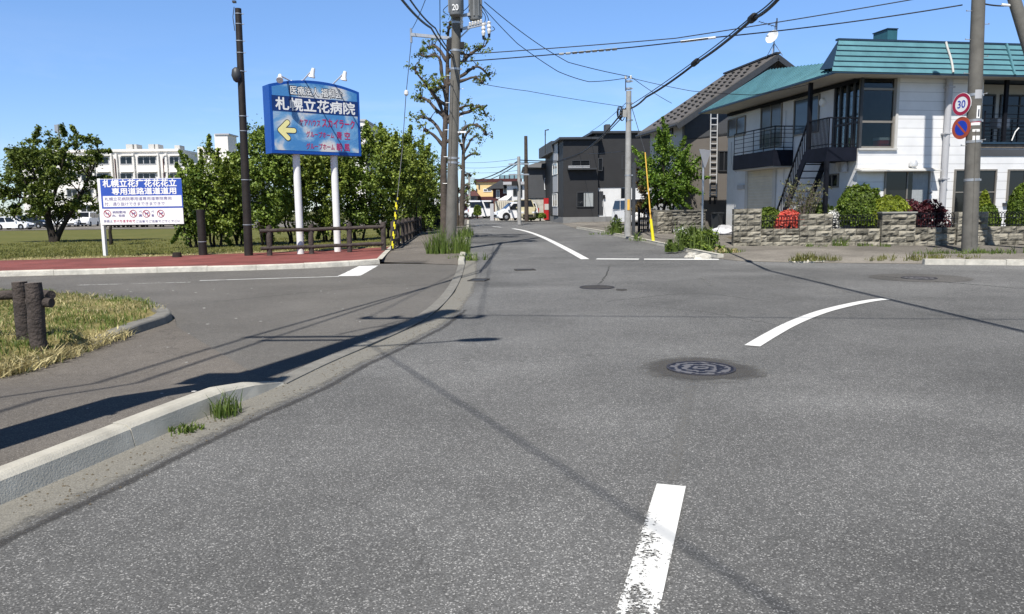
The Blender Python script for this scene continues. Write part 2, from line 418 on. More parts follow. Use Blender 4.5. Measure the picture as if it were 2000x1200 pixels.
def text_mesh(s, w, h, bold=0.0, z=0.002, spacing=1.0):
    """lettering as a flat mesh in x/y filling w by h, left-bottom at 0,0"""
    cu = bpy.data.curves.new('lettering', 'FONT'); cu.body = s; cu.size = 1; cu.space_character = spacing; cu.resolution_u = 3
    ob = bpy.data.objects.new('lettering', cu); COL.objects.link(ob)
    dg = bpy.context.evaluated_depsgraph_get(); me = bpy.data.meshes.new_from_object(ob.evaluated_get(dg))
    bpy.data.objects.remove(ob); bpy.data.curves.remove(cu)
    vs = np.array([v.co[:] for v in me.vertices]); mn, mx = vs.min(0), vs.max(0); sc = [w / (mx[0] - mn[0]), h / (mx[1] - mn[1])]
    V = [((v[0] - mn[0]) * sc[0], (v[1] - mn[1]) * sc[1], 0) for v in vs]; Fc = [tuple(p.vertices) for p in me.polygons]
    bpy.data.meshes.remove(me)
    if bold > 0:                                # heavier strokes: the same outlines laid side by side
        n = len(V); b = bold * h; V0, F0 = V, Fc; V = list(V0); Fc = list(F0)
        for k, (dx, dy) in enumerate(((b, 0), (-b, 0), (0, b), (0, -b), (b * .7, b * .7), (-b * .7, -b * .7), (b * .7, -b * .7), (-b * .7, b * .7))):
            V += [(x + dx, y + dy, 0.00004 * (k + 1)) for x, y, _ in V0]; Fc += [tuple(i + n * (k + 1) for i in f) for f in F0]
    return V, Fc
def lettering(s, w, h, M, mat, parent, bold=0.0, spacing=1.0, name='lettering'):
    """M maps text x/y/out to the parent's frame"""
    V, Fc = text_mesh(s, w, h, bold, spacing=spacing)
    return raw_mesh(name, [tuple(M @ Vector(v)) for v in V], Fc, mat, parent)

def copy_tree(o, parent=None):
    c = o.copy(); COL.objects.link(c); c.parent = parent
    if parent is not None: c.matrix_parent_inverse = o.matrix_parent_inverse.copy()
    for ch in list(o.children): copy_tree(ch, c)
    return c

# ------------------------------------------------------------------ foliage helpers
def leaf_quads(rng, centres, n, size, spread, up=0.35, elong=1.5, out=None):
    """leaf blades scattered round clump centres (numpy); returns verts, faces"""
    C = np.array(centres); k = len(C)
    idx = rng.integers(0, k, n); base = C[idx, :3]; rad = C[idx, 3:4]
    d = rng.normal(size=(n, 3)); d /= np.linalg.norm(d, axis=1, keepdims=True)
    rr = np.minimum(np.abs(rng.normal(size=(n, 1))) * .62, 1.5) * spread
    pos = base + d * rr * rad
    nor = d * 0.6 + rng.normal(size=(n, 3)) * 0.7 + np.array([0, 0, up]); nor /= np.linalg.norm(nor, axis=1, keepdims=True)
    t = rng.normal(size=(n, 3)); t -= nor * (t * nor).sum(1, keepdims=True); t /= np.linalg.norm(t, axis=1, keepdims=True)
    b = np.cross(nor, t); sz = size * (0.6 + 0.8 * rng.random((n, 1)))
    a0 = pos - t * sz * elong * .5; a1 = pos + b * sz * .5 + nor * sz * .12; a2 = pos + t * sz * elong * .5; a3 = pos - b * sz * .5 + nor * sz * .12
    V = np.stack([a0, a1, a2, a3], 1).reshape(-1, 3)
    Fc = [(4 * i, 4 * i + 1, 4 * i + 2, 4 * i + 3) for i in range(n)]
    return V, Fc
def leaves_obj(name, mat, parent, V, Fc, o=(0, 0, 0)):
    V = V - np.array(o); return raw_mesh(name, V.tolist(), Fc, mat, parent)

def tufts(rng, pts, blades, h, spread, lean=0.5, wdt=0.012):
    """grass tufts: bent two-segment blades round each point (x, y, z, scale)"""
    V = []; Fc = []
    for (x, y, z, sc) in pts:
        for _ in range(blades):
            a = rng.random() * 6.283; r = spread * sc * rng.random() ** .5; bx, by = x + r * math.cos(a), y + r * math.sin(a)
            hh = h * sc * (0.5 + rng.random() * 0.8); a2 = rng.random() * 6.283; ln = lean * hh * rng.random(); dx, dy = ln * math.cos(a2), ln * math.sin(a2)
            a3 = rng.random() * 3.14; wx, wy = wdt * sc * math.cos(a3), wdt * sc * math.sin(a3); b = len(V)
            V += [(bx - wx, by - wy, z), (bx + wx, by + wy, z), (bx + wx * .8 + dx * .35, by + wy * .8 + dy * .35, z + hh * .6), (bx - wx * .8 + dx * .35, by - wy * .8 + dy * .35, z + hh * .6), (bx + dx, by + dy, z + hh)]
            Fc += [(b, b + 1, b + 2, b + 3), (b + 3, b + 2, b + 4)]
    return V, Fc

# ------------------------------------------------------------------ palette
asphalt('asphalt_road', (0.126, 0.126, 0.123), (0.42, 0.415, 0.40), 0.13, 0.21, fine=165)
asphalt('asphalt_side', (0.135, 0.128, 0.117), (0.30, 0.285, 0.25), 0.06, 0.12, fine=190)
asphalt('asphalt_walk', (0.150, 0.135, 0.117), (0.30, 0.28, 0.25), 0.06, 0.15, fine=170)
asphalt('asphalt_patch', (0.105, 0.101, 0.095), (0.24, 0.23, 0.21), 0.08, 0.2, fine=170)
asphalt('asphalt_yard', (0.180, 0.165, 0.142), (0.34, 0.31, 0.27), 0.1, 0.3, fine=120)
mk('concrete', (0.44, 0.42, 0.36), 0.85, 0.24, 3.0, 0.22, 90, world=True)
mk('concrete_pale', (0.50, 0.475, 0.41), 0.85, 0.25, 4.0, 0.6, 40, world=True)
mk('gutter_concrete', (0.205, 0.198, 0.178), 0.9, 0.22, 5.0, 0.5, 90, world=True)
mk('red_pavement', (0.205, 0.064, 0.054), 0.85, 0.32, 0.9, 0.4, 120, world=True)
mk('soil', (0.115, 0.093, 0.062), 0.95, 0.35, 3.0, 0.8, 30, world=True)
mk('pole_concrete', (0.135, 0.128, 0.112), 0.8, 0.22, 3.0, 0.3, 40)
mk('pole_pale', (0.32, 0.315, 0.30), 0.7, 0.2, 4.0, 0.2, 40)
mk('pole_dark', (0.022, 0.017, 0.014), 0.55, 0.35, 3.0, 0.3, 40)
mk('steel', (0.42, 0.43, 0.44), 0.45, 0.12, 6.0, metal=0.6)
mk('steel_dark', (0.06, 0.063, 0.068), 0.5, 0.15, 6.0, metal=0.3)
mk('transformer_grey', (0.19, 0.20, 0.205), 0.5, 0.12, 5.0)
mk('porcelain', (0.70, 0.69, 0.66), 0.25, 0.06, 8.0)
mk('rubber', (0.013, 0.013, 0.014), 0.7, 0.2, 10.0)
mk('cable_black', (0.012, 0.012, 0.014), 0.5, 0.0)
mk('white_paint', (0.76, 0.76, 0.74), 0.45, 0.06, 3.0)
mk('white_metal', (0.78, 0.78, 0.77), 0.4, 0.05, 3.0)
mk('black_metal', (0.009, 0.010, 0.014), 0.6, 0.2, 5.0, spec=.12)
mk('navy_fascia', (0.009, 0.011, 0.019), 0.65, 0.25, 3.0, spec=.12)
mk('alu_bronze', (0.235, 0.215, 0.185), 0.45, 0.1, 6.0, metal=0.2)
mk('alu_silver', (0.62, 0.62, 0.61), 0.4, 0.08, 6.0, metal=0.3)
glass('glass_dark', (0.012, 0.014, 0.017))
glass('glass_blue', (0.06, 0.085, 0.11), 0.1)
glass('glass_grey', (0.10, 0.105, 0.11), 0.15)
mk('curtain', (0.33, 0.35, 0.35), 0.9, 0.1, 8.0)
siding('siding_white', (0.74, 0.74, 0.735), 0.30, 0.45, 0.5, 0.08, width=0.085)
mk('stucco_white', (0.66, 0.665, 0.66), 0.85, 0.05, 2.5, 0.15, 90)
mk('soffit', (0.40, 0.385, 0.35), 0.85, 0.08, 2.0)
mk('teal_dark', (0.03, 0.115, 0.145), 0.5, 0.12, 3.0)
mk('teal_metal', (0.115, 0.265, 0.30), 0.45, 0.2, 1.2, 0.05, 12, metal=0.15)
mk('teal_edge', (0.020, 0.045, 0.075), 0.5, 0.1, 4.0)
siding('siding_dark', (0.031, 0.031, 0.032), 0.16, 0.6, 0.65, 0.1)
siding('siding_mid', (0.072, 0.075, 0.080), 0.2, 0.6, 0.75, 0.1)
siding('siding_brown', (0.150, 0.135, 0.120), 0.18, 0.7, 0.85, 0.06)
mk('siding_pale', (0.50, 0.49, 0.46), 0.7, 0.06, 2.0)
mk('panel_grey', (0.43, 0.43, 0.44), 0.5, 0.05, 2.0)
mk('roof_dark', (0.05, 0.053, 0.058), 0.5, 0.15, 2.0, metal=0.2)
siding('roof_step', (0.125, 0.115, 0.105), 0.28, 0.6, 0.45, 0.12, width=0.12)
mk('foundation', (0.20, 0.20, 0.195), 0.85, 0.15, 3.0, 0.2, 50)
mk('yellow_wall', (0.74, 0.53, 0.25), 0.75, 0.05, 2.0)
mk('maroon', (0.075, 0.022, 0.020), 0.6, 0.15, 3.0)
mk('cream_metal', (0.56, 0.52, 0.43), 0.5, 0.08, 3.0)
mk('hospital_white', (0.76, 0.73, 0.68), 0.8, 0.05, 0.5)
mk('blue_paint', (0.008, 0.075, 0.36), 0.4, 0.06, 3.0)
mk('navy_band', (0.008, 0.035, 0.16), 0.45, 0.08, 3.0)
mk('sign_white', (0.80, 0.80, 0.78), 0.4, 0.03, 3.0)
mk('sign_red', (0.36, 0.018, 0.055), 0.5, 0.05, 5.0)
mk('ink_crimson', (0.46, 0.025, 0.12), 0.5, 0.05, 5.0)
mk('ink_violet', (0.16, 0.14, 0.30), 0.5, 0.05, 5.0)
mk('ink_dark', (0.03, 0.035, 0.06), 0.5, 0.0)
mk('sign_orange_red', (0.40, 0.075, 0.035), 0.5, 0.08, 5.0)
mk('sign_blue', (0.015, 0.05, 0.42), 0.5, 0.08, 5.0)
mk('board_blue', (0.035, 0.09, 0.42), 0.45, 0.06, 2.0)
mk('arrow_yellow', (0.86, 0.80, 0.36), 0.45, 0.03, 3.0)
mk('yellow_plastic', (0.80, 0.70, 0.03), 0.4, 0.05, 5.0)
mk('yellow_faded', (0.72, 0.42, 0.07), 0.5, 0.12, 5.0)
mk('black_plastic', (0.016, 0.016, 0.018), 0.5, 0.2, 5.0)
mk('log_brown', (0.060, 0.048, 0.042), 0.85, 0.45, 7.0, 1.0, 34)
mk('log_end', (0.15, 0.125, 0.11), 0.9, 0.2, 20.0)
mk('bark', (0.070, 0.055, 0.043), 0.95, 0.4, 7.0, 0.9, 26)
mk('bark_grey', (0.15, 0.13, 0.11), 0.95, 0.35, 7.0, 0.9, 26)
mk('bark_dark', (0.028, 0.022, 0.018), 0.95, 0.4, 7.0, 0.9, 26)
mk('car_white', (0.78, 0.78, 0.78), 0.2, 0.0, spec=0.6)
mk('car_silver', (0.50, 0.52, 0.53), 0.25, 0.0, spec=0.6, metal=0.3)
mk('car_black', (0.012, 0.012, 0.014), 0.2, 0.0, spec=0.6)
mk('car_red', (0.42, 0.02, 0.02), 0.25, 0.0, spec=0.6)
mk('truck_yellow', (0.40, 0.36, 0.23), 0.4, 0.1, 4.0)
mk('lamp_clear', (0.75, 0.76, 0.78), 0.15, 0.0, spec=0.7)
mk('lamp_red', (0.45, 0.01, 0.01), 0.2, 0.0)
mk('red_plastic', (0.55, 0.022, 0.02), 0.4, 0.05, 5.0)
mk('bag_white', (0.66, 0.66, 0.68), 0.5, 0.15, 6.0, 0.8, 9)
mk('bin_dark', (0.020, 0.022, 0.024), 0.55, 0.2, 4.0)
mk('iron_cover', (0.045, 0.043, 0.050), 0.55, 0.3, 9.0, 0.5, 40)
mk('iron_plain', (0.055, 0.05, 0.045), 0.7, 0.3, 14.0, 0.5, 50)
paint('road_paint', (0.74, 0.74, 0.71), 0.44, 65)
leafmat('leaf_hedge', (0.09, 0.14, 0.016), (0.33, 0.4, 0.07), 0.3)
leafmat('leaf_dark', (0.06, 0.108, 0.013), (0.24, 0.32, 0.05), 0.25)
leafmat('leaf_park', (0.05, 0.08, 0.012), (0.19, 0.24, 0.04), 0.3)
leafmat('leaf_ginkgo', (0.09, 0.13, 0.018), (0.23, 0.28, 0.05), 0.3)
leafmat('leaf_house', (0.055, 0.12, 0.014), (0.2, 0.31, 0.035), 0.3)
leafmat('leaf_topiary', (0.055, 0.1, 0.01), (0.18, 0.25, 0.03), 0.2)
leafmat('leaf_yellow', (0.12, 0.17, 0.012), (0.33, 0.38, 0.035), 0.2)
leafmat('leaf_maroon', (0.045, 0.01, 0.014), (0.13, 0.022, 0.03), 0.25)
leafmat('leaf_copper', (0.075, 0.055, 0.018), (0.20, 0.13, 0.045), 0.25)
leafmat('leaf_weed', (0.055, 0.10, 0.016), (0.18, 0.24, 0.05), 0.3)
leafmat('leaf_grey', (0.12, 0.13, 0.055), (0.26, 0.26, 0.12), 0.3)
leafmat('petal_coral', (0.62, 0.07, 0.05), (0.85, 0.24, 0.17), 0.3)
leafmat('petal_white', (0.6, 0.6, 0.56), (0.8, 0.8, 0.78), 0.2)
leafmat('grass_green', (0.07, 0.115, 0.018), (0.20, 0.25, 0.055), 0.3)
leafmat('grass_straw', (0.30, 0.25, 0.11), (0.62, 0.54, 0.28), 0.2)

def grass_ground(name, green, straw, mixc=0.5):
    m = bpy.data.materials.new(name); m.use_nodes = True; n = m.node_tree; N = n.nodes; L = n.links
    b = N["Principled BSDF"]; b.inputs["Roughness"].default_value = 0.95; b.inputs["Specular IOR Level"].default_value = 0.1
    pos = N.new("ShaderNodeNewGeometry").outputs["Position"]
    out = None
    for sc, dt in ((0.35, 6), (2.2, 5), (26, 5)):
        t = N.new("ShaderNodeTexNoise"); t.inputs["Scale"].default_value = sc; t.inputs["Detail"].default_value = dt; L.new(pos, t.inputs["Vector"])
        if out is None: out = t.outputs["Fac"]
        else:
            a = N.new("ShaderNodeMath"); a.operation = 'ADD'; L.new(out, a.inputs[0]); L.new(t.outputs["Fac"], a.inputs[1]); out = a.outputs[0]
    mr = N.new("ShaderNodeMapRange"); mr.inputs["From Min"].default_value = 1.5 - mixc * .5; mr.inputs["From Max"].default_value = 1.5 + mixc * .5; L.new(out, mr.inputs["Value"])
    r = N.new("ShaderNodeValToRGB"); r.color_ramp.elements[0].color = (*green, 1); r.color_ramp.elements[1].color = (*straw, 1)
    L.new(mr.outputs[0], r.inputs[0]); L.new(r.outputs[0], b.inputs["Base Color"])
    MATS[name] = m; return m
grass_ground('lawn', (0.075, 0.095, 0.022), (0.165, 0.150, 0.050), 0.9)
grass_ground('island_floor', (0.085, 0.088, 0.028), (0.30, 0.25, 0.11), 0.7)
grass_ground('meadow', (0.08, 0.095, 0.03), (0.15, 0.14, 0.06), 0.9)

# ------------------------------------------------------------------ ground, roads, pavements
def G2(lst): return [Vector(G(a, b)[:2]) for a, b in lst]
def offset(path, d):
    out = []; n = len(path)
    for i, p in enumerate(path):
        t = (path[min(i + 1, n - 1)] - path[max(i - 1, 0)]).normalized(); out.append(p + Vector((-t.y, t.x)) * d)   # + = left of travel
    return out
def pdist(x, y, path):
    p = Vector((x, y)); best = 1e9
    for i in range(len(path) - 1):
        a, b = path[i], path[i + 1]; d = b - a; t = lin((p - a).dot(d) / max(1e-9, d.length_squared)); best = min(best, (a + d * t - p).length)
    return best
# ground sheet to the horizon
xs = [-3000, -900, -300, -120] + [i * 4.0 for i in range(-20, 21)] + [120, 300, 900, 3000]
ys = [-3000, -800, -200, -60] + [i * 4.0 for i in range(-6, 36)] + [200, 400, 900, 3000]
V = [(x, y, T(x, y) - 0.10) for y in ys for x in xs]; nx = len(xs)
Fs = [(j * nx + i, j * nx + i + 1, (j + 1) * nx + i + 1, (j + 1) * nx + i) for j in range(len(ys) - 1) for i in range(nx - 1)]
gr = raw_mesh('ground', V, Fs, MATS['meadow']); gr["kind"] = 'structure'

KN = G2([(0, 990), (140, 930), (280, 868), (420, 808), (560, 752)])
KF = G2([(640, 712), (735, 672), (810, 638), (858, 606), (888, 572), (903, 540), (908, 518), (911, 500), (913, 480), (915, 462), (916, 450), (917, 443)])
d0 = (KN[1] - KN[0]).normalized(); BACK = KN[0] - d0 * 34
KALL = [BACK] + KN + KF
dfar = (KF[-1] - KF[-3]).normalized(); KFAR = KF[-1] + Vector((-0.055, 1)).normalized() * 75
RK = G2([(1960, 517), (1800, 516), (1620, 514), (1500, 512), (1440, 510), (1400, 505), (1340, 493), (1285, 480), (1225, 466), (1170, 455), (1125, 447)])
RFAR0 = Vector((RK[-1].x - 0.4, 62)); RFAR = Vector((KFAR.x + 6.6, KFAR.y))
RIGHT_OUT = [Vector((70, 6)), Vector((40, 11.5)), Vector((22, 15.5))]
NEAR_R = [Vector((-2.5, -32)) + Vector((7.2, 0)), Vector((3.6, -6)), Vector((5.2, 1)), Vector((8, 5.2)), Vector((13, 7.2)), Vector((22, 7.0)), Vector((40, 3)), Vector((70, -3))]
road_poly = KALL + [KFAR, RFAR, RFAR0] + list(reversed(RK)) + list(reversed(RIGHT_OUT)) + list(reversed(NEAR_R))
sheet('road', road_poly, lambda x, y: T(x, y), MATS['asphalt_road'], 1.2)

# the island by the side road, and its outline
ISL_TOP = G2([(342, 624), (325, 611), (285, 600), (225, 592), (150, 587), (70, 584), (0, 582)])
ISL_LOW = G2([(0, 742), (70, 724), (130, 704), (190, 682), (250, 660), (300, 643), (330, 633)])
isl_w = Vector((ISL_TOP[-1].x - 14, ISL_TOP[-1].y + 1.2)); isl_sw = ISL_LOW[0] - d0 * 30
FARK = G2([(742, 516), (690, 520), (600, 525), (480, 529), (360, 532), (240, 535), (120, 538), (0, 541)])
fdir = (FARK[-1] - FARK[0]).normalized(); FARW = FARK[-1] + fdir * 60
KIN = offset(KALL, 0.17)          # back of the kerb
i_end = len(KN)                   # index of (560,752) in KALL
KIF = KIN[i_end:]
side_poly = [KIN[i_end]] + KALL[i_end + 1:i_end + 8] + [FARK[0] + Vector((0.6, -0.02))] + FARK + [FARW, isl_w] + list(reversed(ISL_TOP)) + [G(345, 640).xy]
side_poly = [Vector(p[:2]) for p in side_poly]
sheet('side_road', side_poly, lambda x, y: T(x, y) + 0.004, MATS['asphalt_side'], 0.9)
def zwalk(x, y): return 0.012 + 0.122 * (1 - ss((y - 5.5) / 1.1))
walk_poly = KIN[:i_end + 1] + [Vector(G(345, 640).xy), ISL_TOP[0]] + list(reversed(ISL_LOW)) + [isl_sw]
sheet('sidewalk', walk_poly, zwalk, MATS['asphalt_walk'], 0.5)
isl_poly = [p for p in ISL_LOW] + ISL_TOP + [isl_w, isl_sw]
low_edge = [isl_sw] + ISL_LOW
tip_edge = ISL_LOW[3:] + ISL_TOP
def zisl(x, y):
    if pdist(x, y, tip_edge) < .19: return 0.0
    return zwalk(x, y) + 0.006 + (0.10 * ss((y - 5.5) / 2.5) + 0.04) * ss(pdist(x, y, low_edge) / 0.35) + 0.03 * noise.noise((x * 1.3, y * 1.3, 0)) * ss(pdist(x, y, low_edge) / 0.3)
sheet('grass_verge', isl_poly, zisl, MATS['island_floor'], 0.5)

# kerbs: blocks with open joints
def kerb(name, path, w, h, zf, mat, seg=1.0, gap=0.008, face_in=0.03, drop=None, rng=random.Random(3)):
    path = smooth_path([Vector((p.x, p.y, 0)) for p in path], 2); L = [0.0]
    for i in range(1, len(path)): L.append(L[-1] + (path[i] - path[i - 1]).length)
    def at(s):
        for i in range(1, len(L)):
            if s <= L[i]:
                t = (s - L[i - 1]) / max(1e-9, L[i] - L[i - 1]); return path[i - 1].lerp(path[i], t), (path[i] - path[i - 1]).normalized()
        return path[-1], (path[-1] - path[-2]).normalized()
    mb = MB(); s = 0.0; prof = [(0, 0), (face_in * .6, 0.8), (face_in, 0.93), (face_in + .02, 1.0), (w, 1.0), (w, -0.2)]
    while s < L[-1] - 0.05:
        e = min(L[-1], s + seg); k = max(1, int((e - s) / 0.3)); jz = rng.uniform(-.006, .006); base = len(mb.v); m = len(prof)
        for j in range(k + 1):
            q, d = at(s + gap + (e - s - gap) * j / k); nrm = Vector((-d.y, d.x, 0)); hh = h if drop is None else h * drop(q.x, q.y)
            z0 = zf(q.x, q.y)
            for (o, zz) in prof:
                r = q + nrm * o; mb.v.append((r.x, r.y, z0 - 0.03 if zz <= 0 else z0 + max(0.008, hh * zz + jz * (zz > .5))))
        for j in range(k):
            for i in range(m - 1): mb.f.append((base + j * m + i, base + j * m + i + 1, base + (j + 1) * m + i + 1, base + (j + 1) * m + i)); mb.m.append(0)
        for q in (base, base + k * m): mb.f.append(tuple(q + i for i in range(m))); mb.m.append(0)
        s = e
    ob = mb.build(name, mat); ob["kind"] = 'structure'; return ob
near_drop = lambda x, y: 1 - .92 * ss((y - 5.75) / 0.85)
kerb('kerb', KALL[:i_end + 1], 0.17, 0.148, lambda x, y: 0.0, MATS['concrete'], 1.0, drop=near_drop, face_in=0.06)
kerb('flush_kerb', KALL[i_end:i_end + 8], 0.17, 0.022, lambda x, y: T(x, y), MATS['gutter_concrete'], 0.6, face_in=0.004)
kerb('kerb_far_road', KALL[i_end + 7:] + [KALL[-1] + (KFAR - KALL[-1]) * 0.3], 0.18, 0.13, lambda x, y: T(x, y), MATS['concrete'], 1.0)
kerb('kerb_pavement', list(reversed([FARW] + list(reversed(FARK)))) [::1] if False else list(reversed(FARK + [FARW])), 0.17, 0.14, lambda x, y: T(x, y), MATS['concrete_pale'], 1.2)
tip = ISL_LOW[3:] + [ISL_TOP[0]] + ISL_TOP[1:] + [isl_w]
kerb('kerb_verge', tip, 0.2, 0.12, lambda x, y: 0.004, MATS['gutter_concrete'], 0.75, drop=lambda x, y: 0.35 + 0.65 * ss((y - 8.2) / 1.2))
rk2 = [RIGHT_OUT[1], RIGHT_OUT[2]] + RK[:2]
kerb('kerb_corner', list(reversed(rk2))[::-1], 0.22, 0.12, lambda x, y: T(x, y), MATS['concrete_pale'], 1.1) if False else None
kerb('kerb_corner', list(reversed(rk2)), -0.22, 0.13, lambda x, y: T(x, y), MATS['concrete_pale'], 0.9, face_in=-0.03)
kerb('kerb_house_side', RK[5:], -0.2, 0.12, lambda x, y: T(x, y), MATS['concrete'], 1.0, face_in=-0.03)

# gutter strips and dusty edge
def fade_mat(name, base, rough=0.95, amt=0.5, sc=9.0):
    m = bpy.data.materials.new(name); m.use_nodes = True; n = m.node_tree; N = n.nodes; L = n.links
    b = N["Principled BSDF"]; b.inputs["Roughness"].default_value = rough
    pos = N.new("ShaderNodeNewGeometry").outputs["Position"]
    t = N.new("ShaderNodeTexNoise"); t.inputs["Scale"].default_value = sc; t.inputs["Detail"].default_value = 8; t.inputs["Roughness"].default_value = 0.7; L.new(pos, t.inputs["Vector"])
    v = N.new("ShaderNodeTexVoronoi"); v.inputs["Scale"].default_value = 170; L.new(pos, v.inputs["Vector"])
    sp = N.new("ShaderNodeSeparateColor"); L.new(v.outputs["Color"], sp.inputs[0])
    r = N.new("ShaderNodeValToRGB"); r.color_ramp.elements[0].color = (*[c * .72 for c in base], 1); r.color_ramp.elements[1].color = (*[c * 1.3 for c in base], 1)
    L.new(sp.outputs[0], r.inputs[0]); L.new(r.outputs[0], b.inputs["Base Color"])
    at = N.new("ShaderNodeAttribute"); at.attribute_name = "wear"
    s = N.new("ShaderNodeMath"); s.operation = 'SUBTRACT'; L.new(t.outputs["Fac"], s.inputs[0]); L.new(at.outputs["Fac"], s.inputs[1])
    mr = N.new("ShaderNodeMapRange"); mr.inputs["From Min"].default_value = -0.12; mr.inputs["From Max"].default_value = 0.22
    mr.inputs["To Max"].default_value = amt; L.new(s.outputs[0], mr.inputs["Value"]); L.new(mr.outputs[0], b.inputs["Alpha"])
    MATS[name] = m; return m
fade_mat('dust', (0.235, 0.225, 0.195), amt=0.8)
fade_mat('dust_thin', (0.185, 0.183, 0.175), amt=0.45)
fade_mat('tar_stain', (0.045, 0.043, 0.042), amt=0.55, sc=5)
fade_mat('crack_dark', (0.05, 0.048, 0.045), amt=0.5, sc=5)
fade_mat('dry_litter', (0.40, 0.34, 0.18), amt=0.9, sc=14)
gut = offset([BACK] + KN + KF[:8], -0.17)
ribbon('gutter_dust', gut, 0.46, MATS['dust'], 0.004, wear=lambda t, s: 0.10 if s < 0 else 0.10 + 0.75 * s ** 1.5, n_cross=8)
ribbon('gutter_seam', offset([BACK] + KN + KF[:4], -0.40), 0.10, MATS['tar_stain'], 0.006, wear=lambda t, s: 0.1 + 0.6 * abs(s), n_cross=4)
ribbon('road_joint', G2([(1352, 742), (1335, 830), (1312, 940)]), 0.10, MATS['dust_thin'], 0.004, wear=lambda t, s: 0.15 + 0.5 * abs(s), n_cross=4)
for nm, pts, wd, mt in (('faded_marking', [(1590, 545), (1630, 560), (1660, 572)], 0.3, 'dust_thin'),
                        ('faded_marking', [(1370, 543), (1390, 560)], 0.25, 'dust_thin')):
    ribbon(nm, G2(pts), wd, MATS[mt], 0.005, wear=lambda t, s: 0.32 + 0.5 * abs(s), n_cross=6)

# red pavement and the far sidewalk
def crack(pts, wd=.022, seed=0):
    rg = random.Random(seed); q = smooth_path([Vector((p.x, p.y, 0)) for p in G2(pts)], 2); out = []
    for i in range(len(q) - 1):
        for k in range(4): p = q[i].lerp(q[i + 1], k / 4); out.append(p + Vector((rg.uniform(-1, 1), rg.uniform(-1, 1), 0)) * .03)
    ribbon('road_crack', out, lambda t: wd * (1.2 - .6 * abs(t - .5)), MATS['crack_dark'], 0.005, wear=lambda t, s: .12 + .5 * abs(t - .5), n_cross=1)
for k, (pts, wd) in enumerate((([(1720, 540), (1850, 552), (2010, 566)], .05), ([(1540, 640), (1400, 612), (1260, 598)], .015), 
    ([(1500, 590), (1360, 570), (1180, 590)], .02), ([(420, 590), (560, 576), (700, 562), (860, 557)], .02), ([(1190, 520), (1180, 545), (1168, 558)], .03))): crack(pts, wd, k)
redR = G2([(744, 515), (766, 489)]); redB = G2([(766, 489), (680, 494), (560, 499), (430, 504), (300, 509), (180, 512), (80, 515), (0, 517)])
redW = redB[-1] + fdir * 60
fk_in = offset(list(reversed(FARK + [FARW])), 0.17)
red_poly = list(reversed(fk_in)) + [redW] + list(reversed(redB)) 
sheet('red_pavement', red_poly, lambda x, y: T(x, y) + 0.125, MATS['red_pavement'], 1.0)
ribbon('pavement_edging', G2([(741, 516), (752, 503), (765, 490), (785, 478)]), 0.16, MATS['concrete'], 0.135)
fsL = G2([(744, 514), (766, 489), (795, 472), (818, 458), (832, 450), (843, 445)])
kin_far = offset(KF, 0.18)
fs_poly = [Vector(p) for p in kin_far[6:]] + [kin_far[-1] + (KFAR - KF[-1]), fsL[-1] + (KFAR - KF[-1]) + Vector((-1, 0))] + list(reversed(fsL))
sheet('sidewalk_far_road', fs_poly, lambda x, y: T(x, y) + 0.012 + 0.09 * ss((y - 20.6) / 2.5), MATS['asphalt_walk'], 1.0)
lawn_poly = list(reversed(redB)) [::-1] + [redB[-1] + fdir * 60, Vector((-120, 92)), Vector((-14, 92)), Vector((-6.5, 92))] + list(reversed(fsL[1:]))
sheet('lawn', lawn_poly, lambda x, y: T(x, y) + 0.10, MATS['lawn'], 2.2)
pk = [Vector((-130, 84)), Vector((-16, 82)), Vector((-14, 138)), Vector((-130, 138))]
sheet('parking_lot', pk, lambda x, y: T(x, y) + 0.13, MATS['asphalt_yard'], 6.0)
# right-hand pavement and yards
RKD = RIGHT_OUT + RK + [RFAR0]
rp = RIGHT_OUT + RK[0:] + [RFAR0, RFAR, Vector((70, KFAR.y)), Vector((95, 30))]
sheet('sidewalk_corner', rp, lambda x, y: T(x, y) + 0.008 + 0.092 * ss(pdist(x, y, RKD) / 0.9), MATS['asphalt_yard'], 1.2)
# dry edge of the lawn along the red pavement
ribbon('lawn_edge', redB, 0.5, MATS['dry_litter'], 0.135, wear=lambda t, s: 0.2 + 0.4 * abs(s), n_cross=4)

# ------------------------------------------------------------------ painted markings, covers, grates
def marking(name, pts, width, wear=None, dz=0.008):
    w0 = wear; wear = lambda t, s: w0(t, s) + .14 * (abs(s) > .9)
    return ribbon(name, smooth_path([Vector((p.x, p.y, 0)) for p in pts], 2), width, MATS['road_paint'], dz, wear=wear, n_cross=6)
dl0 = G(1311, 950).xy; dl1 = G(1246, 1195).xy; dl2 = dl1 + (dl1 - dl0) * 1.2
marking('centre_dash', [dl0, dl1, dl2], 0.155, wear=lambda t, s: 0.02 + 0.30 * ss((t - 0.10) / 0.35) * (0.6 + 0.4 * math.cos(s * 2.2)) + 0.08 * (s > .3))
marking('curved_line', G2([(1469, 677), (1500, 658), (1545, 633), (1600, 611), (1650, 598), (1700, 588), (1730, 585)]), 0.17, wear=lambda t, s: 0.03)
marking('centre_line', G2([(1002, 447), (1025, 451), (1055, 461), (1090, 478), (1120, 494), (1143, 507)]), 0.24, wear=lambda t, s: 0.06)
marking('stop_line', G2([(1165, 506.5), (1248, 507)]), 0.36, wear=lambda t, s: 0.1)
marking('stop_line', G2([(1258, 507), (1404, 507.5)]), 0.36, wear=lambda t, s: 0.1)
marking('side_stop_line', G2([(681, 540), (720, 520)]), 0.52, wear=lambda t, s: 0.14)
marking('side_edge_line', G2([(390, 549), (520, 545), (662, 541)]), 0.10, wear=lambda t, s: 0.2)
marking('side_edge_line', G2([(150, 558), (372, 552)]), 0.08, wear=lambda t, s: 0.32)
marking('road_dash', G2([(928, 440), (945, 441)]), 0.2, wear=lambda t, s: 0.1)
